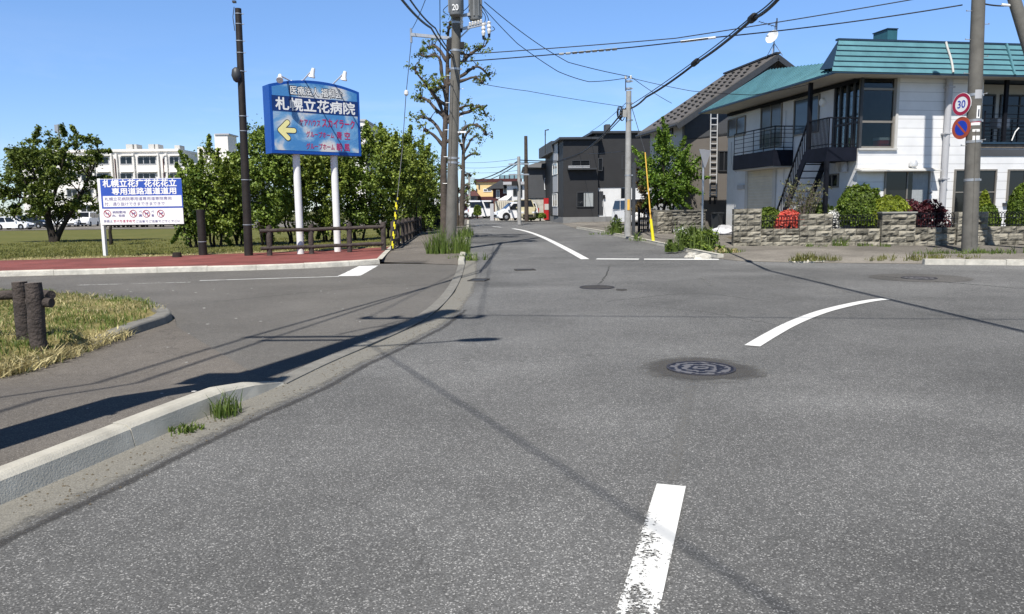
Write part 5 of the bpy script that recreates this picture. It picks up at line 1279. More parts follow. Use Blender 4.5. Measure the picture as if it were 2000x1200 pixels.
m = MB(); m.tube(smooth_path(pts, 2), .035, 8); m.build('roof_hose', MATS['siding_pale'], tW, org)
o0, z0 = mans(0, .06); o1, z1 = mans(1, .06); m = MB(); m.bar(HF.pt(HF.at(1983, 141, o0)[0], z0, o0), HF.pt(HF.at(1966, 88, o1)[0], z1, o1), .06, .05); m.build('roof_ridge_strip', MATS['teal_metal'], tW, org)
# side wall: windows, shutter, fittings
def sidewin(px0, py0, px1, py1, **k): return window(HS, tW, org, px0, py0, px1, py1, fmat=MATS['alu_bronze'], **k)
sidewin(1423, 230, 1457, 266, gmat=MATS['glass_grey']); sidewin(1487, 197, 1528, 288, gmat=MATS['glass_grey'], name='balcony_door', cross=(.4,)); sidewin(1552, 190, 1601, 262, gmat=MATS['glass_blue'], panes=1)
sidewin(1614, 340, 1639, 367, gmat=MATS['glass_dark'], panes=2)
g0, gz0, g1_, gz1 = HS.rect(1462, 333, 1511, 411)
m = MB(); n = 22
for k in range(n):
    z0 = zg + (gz1 - zg) * k / n; z1 = zg + (gz1 - zg) * (k + 1) / n - .012; HS.sz(m, g0, z0, g1_, z1, 0, .03)
m.build('shutter', MATS['cream_metal'], tW, org)
m = MB(); HS.sz(m, g0 - .22, zg, g0, gz1 + .2, 0, .07); HS.sz(m, g1_, zg, g1_ + .22, gz1 + .2, 0, .07); HS.sz(m, g0, gz1, g1_, gz1 + .2, 0, .07); m.build('shutter_frame', MATS['siding_pale'], tW, org)
a_, z_ = HS.at(1608, 200); m = MB(); m.lathe([(.001, .10), (.13, .09), (.16, .02), (.16, 0)], HS.pt(a_, z_, 0), 18, axis=HS.n); m.build('wall_lamp', MATS['white_metal'], tW, org, smooth='auto')
m = MB(); HS.box(m, 1597, 340, 1610, 362, 0, .16); mb_ = m.build('meter_box', MATS['panel_grey'], tW, org); m = MB(); HS.box(m, 1598, 344, 1601, 352, .161, .17); m.build('meter_window', MATS['ink_dark'], mb_, org)
m = MB(); HS.box(m, 1596, 386, 1618, 388.5, .02, .05); m.build('wall_pipe', MATS['panel_grey'], tW, org)
a_, z_ = HS.at(1650, 322); m = MB(); m.tube(smooth_path([HS.pt(a_ + .3, z_ - .2, .06), HS.pt(a_ + .15, z_ + .15, .12), HS.pt(a_ - .15, z_ + .15, .12), HS.pt(a_ - .15, z_ - .25, .12)], 2), .12, 10); m.build('duct', MATS['panel_grey'], tW, org, smooth='auto')
m = MB(); m.tube([HS.pt(HS.at(1536, 260)[0], zz_, .05) for zz_ in (zg, 2.5, 5.2)], .012, 6); m.tube(smooth_path([HS.pt(HS.at(1418 + 12, 280)[0], 4.4, .04), HS.pt(HS.at(1422 + 8, 330)[0], 3.2, .04), HS.pt(HS.at(1426 + 14, 340)[0], 3.0, .04)], 1), .014, 6); m.build('wall_cable', MATS['panel_grey'], tW, org)
m = MB(); HS.box(m, 1439, 362, 1452, 370, 0, .08); m.build('socket_box', MATS['panel_grey'], tW, org)
# landing, stair and balcony
OUT = 1.15
tl = HS.at(1574, 300, OUT)[0]; zf = HS.at(1576, 293, OUT)[1]; zf0 = HS.at(1576, 319, OUT)[1]
m = MB(); HS.sz(m, .02, zf0, tl, zf, .03, OUT); m.build('landing', MATS['navy_fascia'], tW, org)
def railing(a0, a1, o, z, h, n, nm='railing', horiz=False, wl=HS):
    m = MB(); wl.sz(m, a0, z + h - .04, a1, z + h, o - .02, o + .02); fo = m.build(nm, MATS['black_metal'], tW, org)
    b = MB(); wl.sz(b, a0, z + .08, a1, z + .11, o - .012, o + .012); b.build('rail', MATS['black_metal'], fo, org)
    for k in range(n + 1):
        a = a0 + (a1 - a0) * k / n; b = MB(); wl.sz(b, a - .011, z, a + .011, z + h - .041, o - .011, o + .011); b.build('baluster', MATS['black_metal'], fo, org)
    if horiz:
        for q in (.3, .5, .68, .84): b = MB(); wl.sz(b, a0, z + h * q, a1, z + h * q + .018, o - .009, o + .009); b.build('rail', MATS['black_metal'], fo, org)
railing(.02, tl, OUT - .04, zf, .98, 16)
HN = Wall(*at_u(HS, 0.02, 0).xy, 190, 1)      # the landing's end towards the viewer (runs outward)
railing(.05, OUT - .06, 0, zf, .98, 9, wl=HN)
for t_, z0, z1 in ((tl - .05, zf, zb), (.08, zg, zf0)):
    m = MB(); HS.sz(m, t_ - .06, z0, t_ + .06, z1, OUT - .12, OUT); m.build('post', MATS['black_metal'], tW, org)
tb_, zbm = HS.at(1512, 408, OUT); zbm = zg
t0_, t1_ = tl, tb_
for o in (.30, OUT - .03):
    m = MB(); m.bar(HS.pt(t0_, zf - .12, o), HS.pt(t1_, zbm - .02, o), .05, .26); m.build('stringer', MATS['navy_fascia'], tW, org)
nst = 14
for k in range(1, nst):
    f = k / nst; t_ = t0_ + (t1_ - t0_) * f; z = zf + (zbm - zf) * f; m = MB(); HS.sz(m, t_ - .11, z - .03, t_ + .11, z, .33, OUT - .06); m.build('tread', MATS['navy_fascia'], tW, org)
m = MB(); m.bar(HS.pt(t0_, zf + .95, OUT - .03), HS.pt(t1_, zbm + .9, OUT - .03), .045, .05); sr = m.build('handrail', MATS['black_metal'], tW, org)
for k in range(19):
    f = (k + .5) / 19; t_ = t0_ + (t1_ - t0_) * f; z = zf + (zbm - zf) * f; m = MB(); HS.sz(m, t_ - .013, z - .05, t_ + .013, z + .9, OUT - .045, OUT - .02); m.build('baluster', MATS['black_metal'], sr, org)
OB = .85; b0_ = HS.at(1510, 310, OB)[0]; b1_ = HS.at(1432, 310, OB)[0]; bz_ = HS.at(1510, 293, OB)[1]; bz0_ = HS.at(1510, 324, OB)[1]
m = MB(); HS.sz(m, b0_, bz0_, b1_, bz_, .02, OB); m.build('balcony_base', MATS['navy_fascia'], tW, org)
m = MB(); HS.sz(m, b0_ + .05, bz0_ - .05, b1_ - .05, bz0_ - .004, .02, OB - .05); m.build('balcony_underside', MATS['soffit'], tW, org)
railing(b0_, b1_, OB - .04, bz_, .92, 4, 'balcony_railing', True)
BN = Wall(*at_u(HS, b0_ + .02, 0).xy, 190, 1); railing(.03, OB - .06, 0, bz_, .92, 2, 'balcony_railing', True, BN)
# red cooler standing in the corner room
a_, z_, b_, z2_ = HF.rect(1716, 266, 1743, 289, -.35); o_ = HF.pt(a_, zs, -.4)
tc_ = thing('cool_box', 'red cool box with white lid behind the corner window of the white house', 'cool box', o_)
m = MB(); HF.sz(m, a_, zs + .01, b_, zs + .30, -.65, -.3); m.build('body', MATS['red_plastic'], tc_, o_)
m = MB(); HF.sz(m, a_ - .01, zs + .305, b_ + .01, zs + .39, -.66, -.29); m.build('lid', MATS['white_paint'], tc_, o_)
m = MB(); HF.sz(m, a_ + .06, zs + .17, b_ - .06, zs + .2, -.297, -.27); m.build('handle', MATS['red_plastic'], tc_, o_)

# ---- stone garden wall with iron fence panels
w0 = P(1432, 477, 25.4); SWl = Wall(w0.x, w0.y, -8.5)
zg2 = lambda a: T(SWl.pt(a, 0).x, SWl.pt(a, 0).y) + .06
org = Vector((w0.x, w0.y, zg2(0)))
tSW = thing('stone_wall', 'rough grey stone block garden wall with iron fence panels before the white house', 'wall', org)
def stone_mat(name, a, b):
    mt = bpy.data.materials.new(name); mt.use_nodes = True; n = mt.node_tree; N = n.nodes; L = n.links; bs = N["Principled BSDF"]; bs.inputs["Roughness"].default_value = .95; bs.inputs["Specular IOR Level"].default_value = .15
    pos = N.new("ShaderNodeNewGeometry"); t = N.new("ShaderNodeTexNoise"); t.inputs["Scale"].default_value = 5; t.inputs["Detail"].default_value = 8; t.inputs["Roughness"].default_value = .7; L.new(pos.outputs["Position"], t.inputs["Vector"])
    ad = N.new("ShaderNodeMath"); ad.operation = 'MULTIPLY_ADD'; ad.inputs[1].default_value = .35; L.new(pos.outputs["Random Per Island"], ad.inputs[0]); L.new(t.outputs["Fac"], ad.inputs[2])
    r = N.new("ShaderNodeValToRGB"); r.color_ramp.elements[0].position = .4; r.color_ramp.elements[1].position = .85; r.color_ramp.elements[0].color = (*a, 1); r.color_ramp.elements[1].color = (*b, 1); L.new(ad.outputs[0], r.inputs[0]); L.new(r.outputs[0], bs.inputs["Base Color"])
    t2 = N.new("ShaderNodeTexNoise"); t2.inputs["Scale"].default_value = 22; t2.inputs["Detail"].default_value = 8; L.new(pos.outputs["Position"], t2.inputs["Vector"]); bp = N.new("ShaderNodeBump"); bp.inputs["Strength"].default_value = .9; bp.inputs["Distance"].default_value = .03; L.new(t2.outputs["Fac"], bp.inputs["Height"]); L.new(bp.outputs[0], bs.inputs["Normal"])
    MATS[name] = mt
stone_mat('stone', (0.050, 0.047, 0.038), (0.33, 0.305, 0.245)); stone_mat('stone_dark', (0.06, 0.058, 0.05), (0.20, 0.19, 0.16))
mk('stone_smooth', (0.27, 0.265, 0.24), .9, .15, 4, .2, 60)
RB = random.Random(11)
def stone_block(mb, wl, a0, a1, z0, z1, o0, o1, rough=.065):
    nx, nz = max(3, int((a1 - a0) / .07)), max(3, int((z1 - z0) / .05)); b = len(mb.v); sd = RB.random() * 50
    for j in range(nz + 1):
        for i in range(nx + 1):
            e = min(i, nx - i, j, nz - j); d = 0 if e == 0 else rough * (0.55 + 1.1 * noise.noise((a0 * 3 + i * .45 + sd, j * .6 + sd, 0)))
            mb.v.append(tuple(wl.pt(a0 + (a1 - a0) * i / nx, z0 + (z1 - z0) * j / nz, o1 - .02 + max(0, d) + (.0 if e else 0))))
    for j in range(nz):
        for i in range(nx): q = b + j * (nx + 1) + i; mb.f.append((q, q + 1, q + nx + 2, q + nx + 1)); mb.m.append(0)
    c = len(mb.v); mb.v += [tuple(wl.pt(a, z, o0)) for a, z in ((a0, z0), (a1, z0), (a1, z1), (a0, z1))]
    k = [b, b + nx, b + nz * (nx + 1) + nx, b + nz * (nx + 1)]
    edges = [[b + i for i in range(nx + 1)], [b + nx + j * (nx + 1) for j in range(nz + 1)], [b + nz * (nx + 1) + nx - i for i in range(nx + 1)], [b + (nz - j) * (nx + 1) for j in range(nz + 1)]]
    for s_, ed in enumerate(edges): mb.f.append(tuple(reversed(ed)) + (c + s_, c + (s_ + 1) % 4)); mb.m.append(0)
    mb.f.append((c + 3, c + 2, c + 1, c)); mb.m.append(0)
def stone_section(wl, a0, a1, top, parent, org, o0=-.28, o1=0.0, bw=.42, bh=.2, name='wall_section', mat='stone', base=None):
    zb0 = base if base is not None else min(zg2(a0), zg2(a1)) - .04; n = max(1, round((top - zb0) / bh)); h = (top - zb0) / n; mb = MB(); g = .006
    for k in range(n):
        m_ = max(1, round((a1 - a0) / bw)); 
        cuts = [a0 + (a1 - a0) * i / m_ for i in range(m_ + 1)]
        if k % 2 and m_ > 1: cuts = [a0] + [a0 + (a1 - a0) * (i + .5) / m_ for i in range(m_)] + [a1]
        for i in range(len(cuts) - 1): stone_block(mb, wl, cuts[i] + g, cuts[i + 1] - g, zb0 + k * h + g, zb0 + (k + 1) * h - g, o0, o1)
    return mb.build(name, MATS[mat], parent, org)
def apx(px, py=450): return SWl.at(px, py)[0]
def zpx(px, py): return SWl.at(px, py)[1]
SEC = [(1432, 1486, 408, .10), (1486, 1562, 447, 0), (1562, 1626, 418, .0), (1626, 1720, 447, 0), (1720, 1786, 417, .12), (1786, 1868, 444.5, 0), (1868, 1927, 414, .10), (1927, 2075, 442, 0)]
for x0, x1, py, out in SEC:
    stone_section(SWl, apx(x0), apx(x1), zpx((x0 + x1) / 2, py), tSW, org, -.30 - out, out)
for x0, x1, py, out in SEC:
    if x0 == 1720: m = MB(); z = zpx((x0 + x1) / 2, py); SWl.sz(m, apx(x0) - .02, z + .004, apx(x1) + .02, z + .05, -.33 - out, out + .03); m.build('coping', MATS['stone_smooth'], tSW, org)
def iron_panel(wl, a0, a1, z0, h, parent, org, off=-.14):
    m = MB(); r = .011; sp = .085; n = max(2, int((a1 - a0) / sp)); sp = (a1 - a0) / n
    for z in (z0 + .05, z0 + h * .62): wl.sz(m, a0, z - .012, a1, z + .012, off - .01, off + .01)
    fo = m.build('iron_fence', MATS['black_metal'], parent, org); mb = MB()
    for k in range(n + 1): mb.tube([wl.pt(a0 + sp * k, z0, off + .012), wl.pt(a0 + sp * k, z0 + h * .78, off + .012)], r, 5)
    for k in range(n - 1):
        c = a0 + sp * (k + 1); mb.tube([wl.pt(c + sp * math.cos(q * .5236), z0 + h * .76 + sp * 1.3 * math.sin(q * .5236), off + .02) for q in range(7)], r * .9, 5)
    o_ = mb.build('iron_bars', MATS['black_metal'], fo, org); o_["kind"] = 'stuff'
for x0, x1, py, h in ((1488, 1560, 447, .42), (1628, 1718, 447, .44), (1788, 1866, 444.5, .46), (1929, 2075, 442, .45)):
    iron_panel(SWl, apx(x0), apx(x1), zpx((x0 + x1) / 2, py), h, tSW, org)
# yard soil behind the wall
ysoil = [SWl.pt(-.0, 0, -.3).xy, SWl.pt(12, 0, -.3).xy, HF.pt(11, 0, .02).xy, HF.pt(0, 0, .02).xy, HS.pt(2.0, 0, 1.5).xy, SWl.pt(0, 0, -2.2).xy]
sheet('garden_soil', [Vector(p) for p in ysoil], lambda x, y: T(x, y) + .30, MATS['soil'], .8)

# ---- driveway wall and pillar left of the white house
d0_ = P(1284, 456, 34.8); DW = Wall(d0_.x, d0_.y, 6); zgd = T(d0_.x, d0_.y) + .06; org = Vector((d0_.x, d0_.y, zgd))
tDW = thing('driveway_wall', 'dark stone pillar and low shaded wall beside the driveway left of the white house', 'wall', org)
stone_section(DW, DW.at(1284, 440)[0], DW.at(1313, 440)[0], DW.at(1298, 414)[1], tDW, org, -.9, 0, .4, .22, 'pillar', 'stone', zgd - .05)
stone_section(DW, DW.at(1314, 440)[0], DW.at(1388, 440)[0], DW.at(1350, 412)[1], tDW, org, -.9, -.65, .45, .22, 'wall_section', 'stone_dark', zgd - .05)
m = MB(); DW.sz(m, DW.at(1283, 440)[0] - .03, DW.at(1298, 414)[1] + .004, DW.at(1389, 440)[0], DW.at(1298, 413)[1] + .05, -.92, -.6); m.build('coping', MATS['stone_dark'], tDW, org)
i0 = P(1250, 440, 36.5); IW = Wall(i0.x, i0.y, 4); zz0 = T(i0.x, i0.y) + .08; org = Vector((i0.x, i0.y, zz0)); tI = thing('iron_fence', 'black iron railing between the silver car and the stone pillar', 'fence', org)
a1 = IW.at(1284, 430)[0]; z1 = IW.at(1265, 408)[1]; 
for z in (zz0 + .15, z1 - .12): m = MB(); IW.sz(m, 0, z, a1, z + .04, -.02, .02); m.build('rail', MATS['black_metal'], tI, org)
for k in range(11): m = MB(); IW.sz(m, a1 * k / 10 - .015, zz0, a1 * k / 10 + .015, z1, -.015, .015); m.build('bar', MATS['black_metal'], tI, org)
m = MB(); IW.sz(m, -.1, zz0, -.02, z1 + .08, -.05, .05); IW.sz(m, a1 + .02, zz0, a1 + .1, z1 + .08, -.05, .05); m.build('post', MATS['black_metal'], tI, org)
# bin and white bags in the driveway
bb = P(1400, 446, 35.0); bb.z = T(bb.x, bb.y) + .1; tb = thing('rubbish_bin', 'dark rubbish bin with a lid at the end of the shaded driveway wall', 'bin', bb)
m = MB(); m.lathe([(.001, 0), (.24, 0), (.27, .85), (.25, .88)], bb, 4); m.build('body', MATS['bin_dark'], tb, bb); m = MB(); m.box(bb + Vector((0, 0, .92)), (.52, .5, .07)); m.build('lid', MATS['bin_dark'], tb, bb)
def sack(px, py, d, r, lab, sx=1.0, seed=1, mat='bag_white'):
    c = P(px, py, d); c.z = T(c.x, c.y) + .1; bm = bmesh.new(); bmesh.ops.create_icosphere(bm, subdivisions=4, radius=1)
    for v in bm.verts:
        n = noise.noise((v.co.x * 1.8 + seed, v.co.y * 1.8, v.co.z * 1.8)) * .22 + noise.noise((v.co.x * 5, v.co.y * 5 + seed, v.co.z * 5)) * .1
        v.co *= (1 + n); v.co.x *= r * sx; v.co.y *= r; v.co.z = max(-.02, v.co.z * r * .62 + r * .5)
    me = bpy.data.meshes.new('rubbish_bag'); bm.to_mesh(me); bm.free(); me.materials.append(MATS[mat]); me.polygons.foreach_set("use_smooth", [True] * len(me.polygons)); o = bpy.data.objects.new('rubbish_bag', me); COL.objects.link(o); o.location = c
    return tag(o, lab, 'bag', 'bags in the driveway')
sack(1403, 446, 33.2, .28, 'crumpled white rubbish bag nearest to the dark bin', 1.2, 3); sack(1419, 447, 33.0, .24, 'flatter white rubbish bag nearest to the white house corner', 1.5, 8); sack(1417, 443, 34.0, .36, 'larger grey sack slumped behind the white rubbish bags', 1.1, 5, 'panel_grey')

# ---- grey house with a shingled gable roof
c2_ = P(1335, 300, 38.0); GF = Wall(c2_.x, c2_.y, 10, 1); GS = Wall(c2_.x, c2_.y, 100, -1)
zg3 = T(c2_.x, c2_.y) + .08; org = Vector((c2_.x, c2_.y, zg3)); tG = thing('gable_house', 'grey brown gabled house with dark shingle roof behind the teal roofed house', 'house', org)
ze = GS.at(1335, 233)[1]; rs, rz = GF.at(1518, 112, .5); dl = GS.at(1270, 270)[0]
m = MB(); m.prism([GF.pt(0, zg3 - .1, 0), GF.pt(rs * 2, zg3 - .1, 0), GF.pt(rs * 2, ze, 0), GF.pt(rs, rz - .2, 0), GF.pt(0, ze, 0)], -GF.n * .2); m.build('front_wall', MATS['siding_brown'], tG, org)
m = MB(); zm = ze - 1.0; m.prism([GF.pt(.05, zm, .004), GF.pt(rs * 2 - .05, zm + 1.4, .004), GF.pt(rs * 2 - .05, ze - .05, .004), GF.pt(rs, rz - .3, .004), GF.pt(.05, ze - .05, .004)], GF.n * .02); m.build('gable_boards_shade', MATS['siding_mid'], tG, org)  # dark siding plus cast shade painted in; slanted lower edge follows the shade
m = MB(); GS.sz(m, .2, zg3 - .1, dl, ze + .1, -.2, 0); m.build('side_wall', MATS['siding_pale'], tG, org)
m = MB(); GF.sz(m, .2, zg3 - .1, rs * 2, ze, -dl - .2, -dl); m.build('back_wall', MATS['siding_brown'], tG, org)
FRONT, BACK_, OV = .55, -dl - .5, .55
sl_ = (rz - ze) / rs
def rp_(s, o, up=0): return GF.pt(s, rz - sl_ * abs(s - rs) + up, o)
for side, s_e in ((0, -OV), (1, rs * 2 + OV)):
    m = MB(); q = [rp_(s_e, FRONT, .06), rp_(rs, FRONT, .06), rp_(rs, BACK_, .06), rp_(s_e, BACK_, .06)]
    m.prism(q, (0, 0, .10)); 
    if side == 0:
        for i in range(12):
            for j in range(5):
                o = FRONT - .4 - (FRONT - BACK_ - 1.0) * (j + .5 * (i % 2)) / 5; s = s_e + .4 + (rs - s_e - .7) * i / 11.5
                b = len(m.v); c = rp_(s, o, .20); m.bar(c - GF.n * .09, c + GF.n * .09, .11, .07, 1)
    m.build('roof', [MATS['roof_step'], MATS['rubber']], tG, org)
m = MB(); m.bar(rp_(rs, FRONT + .05, .19), rp_(rs, BACK_, .19), .25, .08); m.build('ridge_cap', MATS['roof_dark'], tG, org)
m = MB(); m.bar(rp_(-OV - .05, FRONT + .04, -.06), rp_(rs, FRONT + .04, -.02), .08, .26); m.bar(rp_(rs, FRONT + .04, -.02), rp_(rs * 2 + OV, FRONT + .04, -.06), .08, .26); m.build('barge_board', MATS['steel_dark'], tG, org)
m = MB(); m.cyl(rp_(-OV - .08, FRONT, .04), rp_(-OV - .08, BACK_, .04), .07, n=8); m.build('gutter', MATS['steel_dark'], tG, org)
window(GS, tG, org, 1299, 249, 1315, 268, fmat=MATS['steel_dark'], gmat=MATS['glass_grey']); window(GF, tG, org, 1402, 295, 1425, 335, fmat=MATS['steel_dark'], gmat=MATS['glass_dark'])
window(GS, tG, org, 1302, 345, 1318, 372, fmat=MATS['steel_dark'], gmat=MATS['glass_dark'])
# satellite dish
dz = rp_(rs, FRONT - .4, .24); t = thing('satellite_dish', 'white satellite dish with an aerial on the ridge of the shingled roof', 'satellite dish', dz)
m = MB(); m.cyl(dz, dz + Vector((0, 0, .95)), .03, n=8)
for a in (0, 2.1, 4.2): m.cyl(dz + Vector((.45 * math.cos(a), .45 * math.sin(a), -.1)), dz + Vector((0, 0, .5)), .018, n=6)
m.build('mast', MATS['steel'], t, dz)
m = MB(); m.lathe([(.001, 0), (.15, .02), (.28, .07), (.34, .12), (.33, .125), (.27, .08), (.001, .02)], dz + Vector((-.1, -.15, .72)), 22, axis=(-.75, -.55, .35)); m.build('dish', MATS['white_metal'], t, dz, smooth='auto')
m = MB(); m.cyl(dz + Vector((-.12, -.17, .72)), dz + Vector((-.45, -.42, .70)), .012, n=6); m.box(dz + Vector((-.47, -.43, .73)), (.08, .08, .1)); m.build('feed_arm', MATS['steel'], t, dz)
m = MB(); a = dz + Vector((.1, .1, 1.55)); m.cyl(dz + Vector((.0, 0, .9)), a, .02, n=6); m.bar(a + Vector((-.9, -.2, -.05)), a + Vector((.05, .05, -.25)), .025, .025)
for k in range(6): c = a + Vector((-.9 + k * .18, -.2 + k * .05, -.05 - k * .04)); m.bar(c + Vector((.0, -.16, 0)), c + Vector((0, .16, 0)), .012, .012)
m.bar(a + Vector((.05, .02, -.4)), a + Vector((.05, .02, .15)), .05, .05); m.build('aerial', MATS['steel_dark'], t, dz)
# ladder against it
lw = GF; a0_, zt0 = lw.at(1387, 222, .35); a1_, _ = lw.at(1400, 222, .35); zt1 = lw.at(1393, 385, .5)[1]; o_ = lw.pt((a0_ + a1_) / 2, zt1, .5)
tL = thing('ladder', 'long silver ladder hung upright on the brown wall beside the white house', 'ladder', o_)
for a in (a0_, a1_): m = MB(); m.bar(lw.pt(a, zt1, .5), lw.pt(a, zt0, .42), .07, .04); m.build('rail', MATS['alu_silver'], tL, o_)
for k in range(13): f = (k + .6) / 13.4; z = zt1 + (zt0 - zt1) * f; m = MB(); m.bar(lw.pt(a0_ + .03, z, .5 - .08 * f), lw.pt(a1_ - .03, z, .5 - .08 * f), .05, .05); m.build('rung', MATS['alu_silver'], tL, o_)
m = MB(); lw.sz(m, a0_ + .02, zt1 - .35, a0_ + .08, zt1, .4, .5); lw.sz(m, a1_ - .08, zt1 - .35, a1_ - .02, zt1, .4, .5); m.build('foot', MATS['rubber'], tL, o_)

# ---- dark modern house
c3_ = P(1100, 300, 55); DF = Wall(c3_.x, c3_.y, 4, 1); DS = Wall(c3_.x, c3_.y, 95, -1)
zg4 = T(c3_.x, c3_.y) + .08; org = Vector((c3_.x, c3_.y, zg4)); tK = thing('dark_house', 'modern flat roofed house in dark siding with white ground floor entrance', 'house', org)
zf_ = DF.at(1140, 424)[1]; zt1_ = DF.at(1140, 273)[1]; sM = DF.at(1168, 350)[0]; sN = DF.at(1186, 300)[0]; sR = DF.at(1270, 300)[0] + .4; dd_ = DS.at(1071, 330)[0]
zt2_ = DF.at(1230, 262, -.6)[1]; zwh = DF.at(1220, 366)[1]
m = MB(); m.prism([DF.pt(0, zf_, 0), DF.pt(sM, zf_, 0), DF.pt(sM, zt1_, 0), DF.pt(0, zt1_, 0)], -DF.n * dd_); m.build('front_block', MATS['siding_dark'], tK, org)
m = MB(); m.prism([DF.pt(sM + .004, zwh, -.4), DF.pt(sR, zwh, -.4), DF.pt(sR, zt2_, -.4), DF.pt(sM + .004, zt2_, -.4)], -DF.n * (dd_ - .4)); m.build('rear_block', MATS['siding_dark'], tK, org)
m = MB(); m.prism([DF.pt(sM + .004, zf_, -.45), DF.pt(sR - .1, zf_, -.45), DF.pt(sR - .1, zwh - .004, -.45), DF.pt(sM + .004, zwh - .004, -.45)], -DF.n * (dd_ - .6)); m.build('ground_floor', MATS['stucco_white'], tK, org)
m = MB(); DF.sz(m, -.03, zg4 - .2, sR, zf_ - .004, -dd_, .03); m.build('foundation', MATS['foundation'], tK, org)
m = MB(); DF.sz(m, -.3, zt1_ + .004, sM + .3, zt1_ + .16, -dd_ - .3, .3); m.build('roof', MATS['roof_dark'], tK, org)
m = MB(); DF.sz(m, sM - .4, zt2_ + .02, sR + .2, zt2_ + .18, -dd_ - .2, -.15); m.build('roof', MATS['roof_dark'], tK, org)
a0_, z0_, a1_, z1_ = DS.rect(1050, 263, 1076, 289, .0); m = MB(); DS.sz(m, dd_ * .55, zt1_ - .55, dd_ + 4.2, zt1_ + .30, -1.2, .25); m.build('roof_overhang', MATS['siding_mid'], tK, org)
m = MB(); DF.sz(m, .2, zg4, sM - .5, zt1_ - .1, -dd_ - 5.0, -dd_ - .02); m.build('back_block', MATS['siding_dark'], tK, org)
for y0_, y1_, mt in ((278, 318, 'panel_grey'), (343, 376, 'panel_grey'), (405, 421, 'panel_grey')): m = MB(); DS.box(m, 1079.5, y0_, 1089, y1_, .004, .04); m.build('stripe_panel', MATS[mt], tK, org)
window(DS, tK, org, 1080, 319, 1089, 342, fmat=MATS['white_metal'], gmat=MATS['glass_dark']); window(DS, tK, org, 1080, 378, 1089, 404, fmat=MATS['white_metal'], gmat=MATS['glass_dark'])
window(DF, tK, org, 1126, 375, 1160, 405, fmat=MATS['steel_dark'], gmat=MATS['glass_dark'], curtain=(.42, .95)); window(DF, tK, org, 1116, 313, 1152, 328, fmat=MATS['steel_dark'], gmat=MATS['glass_dark'], panes=2)
m = MB(); DF.box(m, 1110, 324, 1152, 325.5, .1, .14); DF.box(m, 1110, 327, 1152, 328.2, .1, .14); m.build('window_rail', MATS['alu_silver'], tK, org)
m = MB(); DF.box(m, 1110, 328.5, 1166, 331.5, 0, .5); m.build('ledge', MATS['steel_dark'], tK, org)
D2 = Wall(*at_u(DF, 0, -.45).xy, 4)
m = MB(); D2.box(m, 1168.5, 374, 1178, 420, .0, .05); do = m.build('door', MATS['steel_dark'], tK, org); m = MB(); D2.box(m, 1176.4, 392, 1177.2, 404, .055, .09); m.build('handle', MATS['alu_silver'], do, org)
m = MB(); D2.box(m, 1179, 381, 1182, 388, .0, .15); m.build('wall_lamp', MATS['rubber'], tK, org)
m = MB(); D2.box(m, 1213, 368, 1224, 396, .0, .05); m.build('window', MATS['glass_dark'], tK, org)
window(DF, tK, org, 1168, 309, 1177, 334, fmat=MATS['steel_dark'], gmat=MATS['glass_dark'], panes=1); window(D2, tK, org, 1214, 304, 1223, 331, fmat=MATS['steel_dark'], gmat=MATS['glass_dark'], panes=1)
m = MB(); D2.box(m, 1183, 243, 1192, 263, -2.0, -1.2); m.build('chimney', MATS['siding_mid'], tK, org)
m = MB(); pa = P(1064, 300, 62); m.tube([P(1065, 265, 62), P(1065, 255, 62), P(1072, 253.5, 62)], .05, 6); m.tube([P(1065, 265, 61), P(1065, 300, 61), P(1069, 303, 61)], .04, 6); m.build('flue_pipe', MATS['steel_dark'], tK, org)

# ---- grey house with bare concrete ground floor (left of the dark one)
c4 = P(1042, 380, 68); EF = Wall(c4.x, c4.y, 0); zg5 = T(c4.x, c4.y) + .08; org = Vector((c4.x, c4.y, zg5)); tE_ = thing('grey_house', 'grey house with bare concrete ground floor left of the dark modern house', 'house', org)
s1_ = EF.at(1082, 380)[0]; s0_ = EF.at(1030, 380)[0]; zc_ = EF.at(1055, 387)[1]; ztp = EF.at(1055, 329)[1]
m = MB(); EF.sz(m, s0_, zc_, s1_, ztp, -9, 0); m.build('upper_floor', MATS['siding_mid'], tE_, org)
m = MB(); EF.sz(m, s0_ + .1, zg5 - .1, s1_, zc_ - .004, -8.9, -.1); m.build('ground_floor', MATS['concrete'], tE_, org)
m = MB(); m.prism([EF.pt(s0_ - .4, ztp + .004, .4), EF.pt(s1_, ztp + .004, .4), EF.pt(s1_, ztp + .6, .1), EF.pt(s0_ + 1.4, ztp + .65, .1), EF.pt(s0_ - .4, ztp + .12, .4)], -EF.n * 9.5); m.build('roof', MATS['roof_dark'], tE_, org)
window(EF, tE_, org, 1063, 348, 1071, 371, fmat=MATS['white_metal'], gmat=MATS['glass_grey'], panes=1)
m = MB(); EF.box(m, 1034, 395, 1043, 417, -.05, .02); m.build('door', MATS['steel_dark'], tE_, org)
m = MB(); EF.box(m, 1064, 395, 1072, 428, -.04, .03); m.build('entrance_opening', MATS['rubber'], tE_, org)
vb = P(1068, 429, 66); vb.z = T(vb.x, vb.y) + .1; tv = thing('vending_machine', 'red vending machine squeezed between the grey house and the dark house', 'vending machine', vb)
m = MB(); m.box(vb + Vector((0, 0, .92)), (.55, .7, 1.84)); bd = m.build('body', MATS['car_red'], tv, vb); m = MB(); m.box(vb + Vector((0, -.36, 1.1)), (.42, .02, .5)); m.build('display', MATS['siding_pale'], tv, vb)

